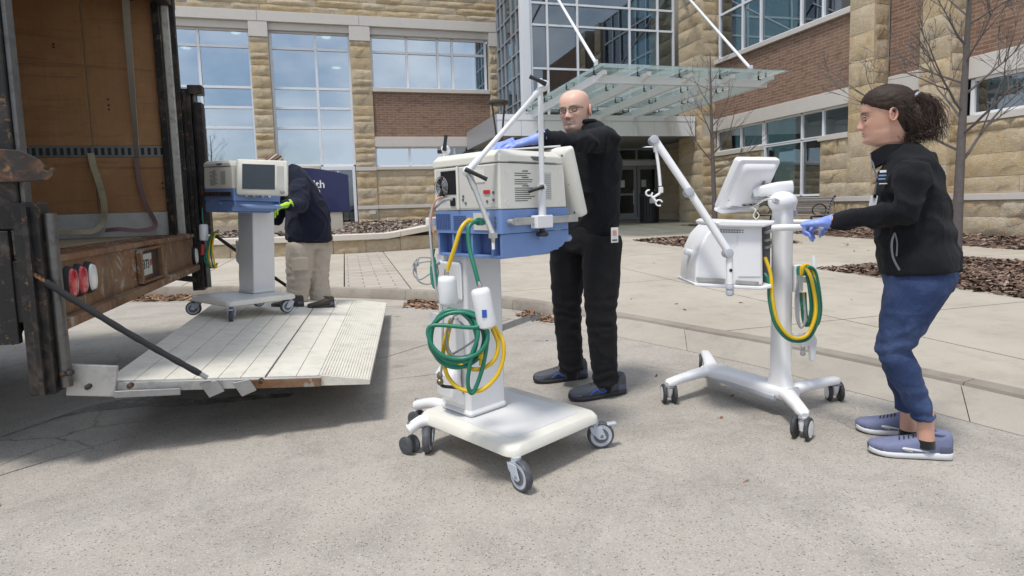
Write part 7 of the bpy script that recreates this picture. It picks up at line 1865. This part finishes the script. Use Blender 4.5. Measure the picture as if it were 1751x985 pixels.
MB().tube([tie + F2.vec(.018 * math.cos(a), .03 * math.sin(a), .02 * math.cos(a)) for a in [2 * PI * k / 16 for k in range(17)]], .006, 8).build('hair_clip', M['pgrey'], hair, world=True)

# ---------------------------------------------------------------- worker on the tail lift, bent behind the screen
g0 = gnd(523, 523, .18); F3 = Fig(V(g0.x, g0.y, plat_z(g0.x, g0.y))); wk = empty('person', F3.B, 0, 'worker in navy jacket, khaki trousers and striped beanie bent over the cart on the lift', 'person')
P = F3.pt; left = F3.vec(0, -1); SK3 = (.42, .23, .16)
hd3 = head_frame(P(472, 286, -.05), F3.vec(-.75, -.1, -.62), F3.vec(-.62, 0, .75)); make_head(hd3, wk, SK3, True, False, .98)
jb = MB()
jb.loft([P(528, 411), P(528, 395), P(526, 365), P(519, 337), P(510, 312), P(500, 299), (P(490, 290))], [(.215, .22), (.23, .228), (.235, .208), (.23, .172), (.20, .13), (.14, .105), (.08, .075)], left, 26, .9)
S1 = P(513, 316, -.20); E1 = P(511, 353, -.42); W1 = P(489, 351, -.60)
jb.loft([S1 + V(0, 0, .05), S1, lerp(S1, E1, .5), E1, lerp(E1, W1, .5), W1], [(.05, .06), (.095, .095), (.090, .09), (.078, .078), (.068, .066), (.052, .05)], [(1, 0, 0)] * 6, 18)
S2 = P(505, 320, .16); E2 = P(470, 375, .16); W2 = P(428, 366, .12)
jb.loft([S2, lerp(S2, E2, .5), E2, lerp(E2, W2, .5), W2], [(.09, .09), (.085, .085), (.075, .075), (.062, .062), (.052, .052)], (0, 1, 0), 18)
jk = link_mesh(remeshed(jb, .014, 3, .5, folds(.014, 6., (1, 1, .8), 21.)), 'jacket', M['jacket_navy'], wk)
MB().loft([P(527, 405), P(527, 414)], [(.205, .20), (.20, .196)], left, 26, .9).build('waistband', M['jacket_navy'], jk, world=True)
tb = MB(); tb.loft([P(528, 402), P(528, 425)], [(.18, .17), (.17, .16)], left, 22)
nh, nk_, na = P(514, 420, -.08), P(511, 468, -.09), P(509, 514, -.07)
fh, fk, fa = P(542, 420, .08), P(541, 468, .08), P(550, 516, .06)
for h_, k_, a_ in ((nh, nk_, na), (fh, fk, fa)):
    tb.loft([h_ + V(0, 0, .04), h_, lerp(h_, k_, .5), k_, lerp(k_, a_, .5), a_], [(.12, .12), (.135, .13), (.13, .125), (.12, .115), (.11, .108), (.105, .10)], F3.r, 20, .95)
tr_ = link_mesh(remeshed(tb, .013, 3, .5, folds(.008, 8., (1, 1, .5), 31., leg_f(nk_, fk, na, fa, .008))), 'trousers', M['khaki'], wk)
MB().box(P(513, 452, -.215), (.16, .012, .13), Matrix.Rotation(math.atan2(F3.r.y, F3.r.x), 3, 'Z')).build('cargo_pocket', M['khaki'], tr_, world=True, bevel=.008)
def onp(px, py):
    q = gnd(px, py, .18); q = gnd(px, py, plat_z(q.x, q.y)); return V(q.x, q.y, plat_z(q.x, q.y))
make_shoe(onp(520, 525), onp(464, 525), 'shoe_brown', 'sole_dark', wk, 1.15, False, None, .78)
make_shoe(onp(572, 526), onp(526, 527), 'shoe_brown', 'sole_dark', wk, 1.15, False, None, .78)
gd = (P(466, 354, -.66) - W1).normalized()
make_hand(W1, gd + V(0, 0, -.1), V(0, 0, -1) + F3.vec(.2, 0), F3.vec(0, .9), [(.7, .9, .5)] * 4, .7, 1.1, .05, .03, 'glove_lime', wk, 'glove', .005, cuff_r=.045)
make_hand(W2, (P(412, 372, .1) - W2).normalized(), V(0, 0, -1), F3.vec(0, -.9), [(.6, .8, .5)] * 4, .6, 1.1, .05, .03, 'glove_lime', wk, 'glove', .005)
# striped beanie
cols_ = ['khaki', 'sole_dark', 'bean1', 'sole_dark', 'khaki', 'sole_dark', 'bean1', 'sole_dark']
M['bean1'] = cloth_mat('rust_knit', (.26, .10, .04))
def h3(x, y, z): return hd3 @ Vector((x, y, z))
zs_b = [.02, .036, .052, .066, .08, .094, .106, .118, .128]
bn_ = None
for i in range(8):
    def rg_(z):
        wx = np.interp(z, [.0, .03, .06, .09, .11, .128], [.088, .090, .088, .074, .052, .012]); yf = np.interp(z, [.0, .03, .06, .09, .11, .128], [.106, .107, .100, .082, .056, .012]); yb = np.interp(z, [.0, .03, .06, .09, .11, .128], [.114, .117, .112, .092, .062, .012])
        return [h3(wx * math.sin(2 * PI * k / 32), (yf if math.cos(2 * PI * k / 32) > 0 else yb) * math.cos(2 * PI * k / 32), z) for k in range(32)]
    za, zb__ = zs_b[i], zs_b[i + 1]
    o = MB().rings([rg_(za), rg_(lerp(za, zb__, .5) ), rg_(zb__)]).build('beanie' if bn_ is None else 'knit_stripe', M[cols_[i]], wk if bn_ is None else bn_, world=True, smooth=70)
    if bn_ is None: bn_ = o
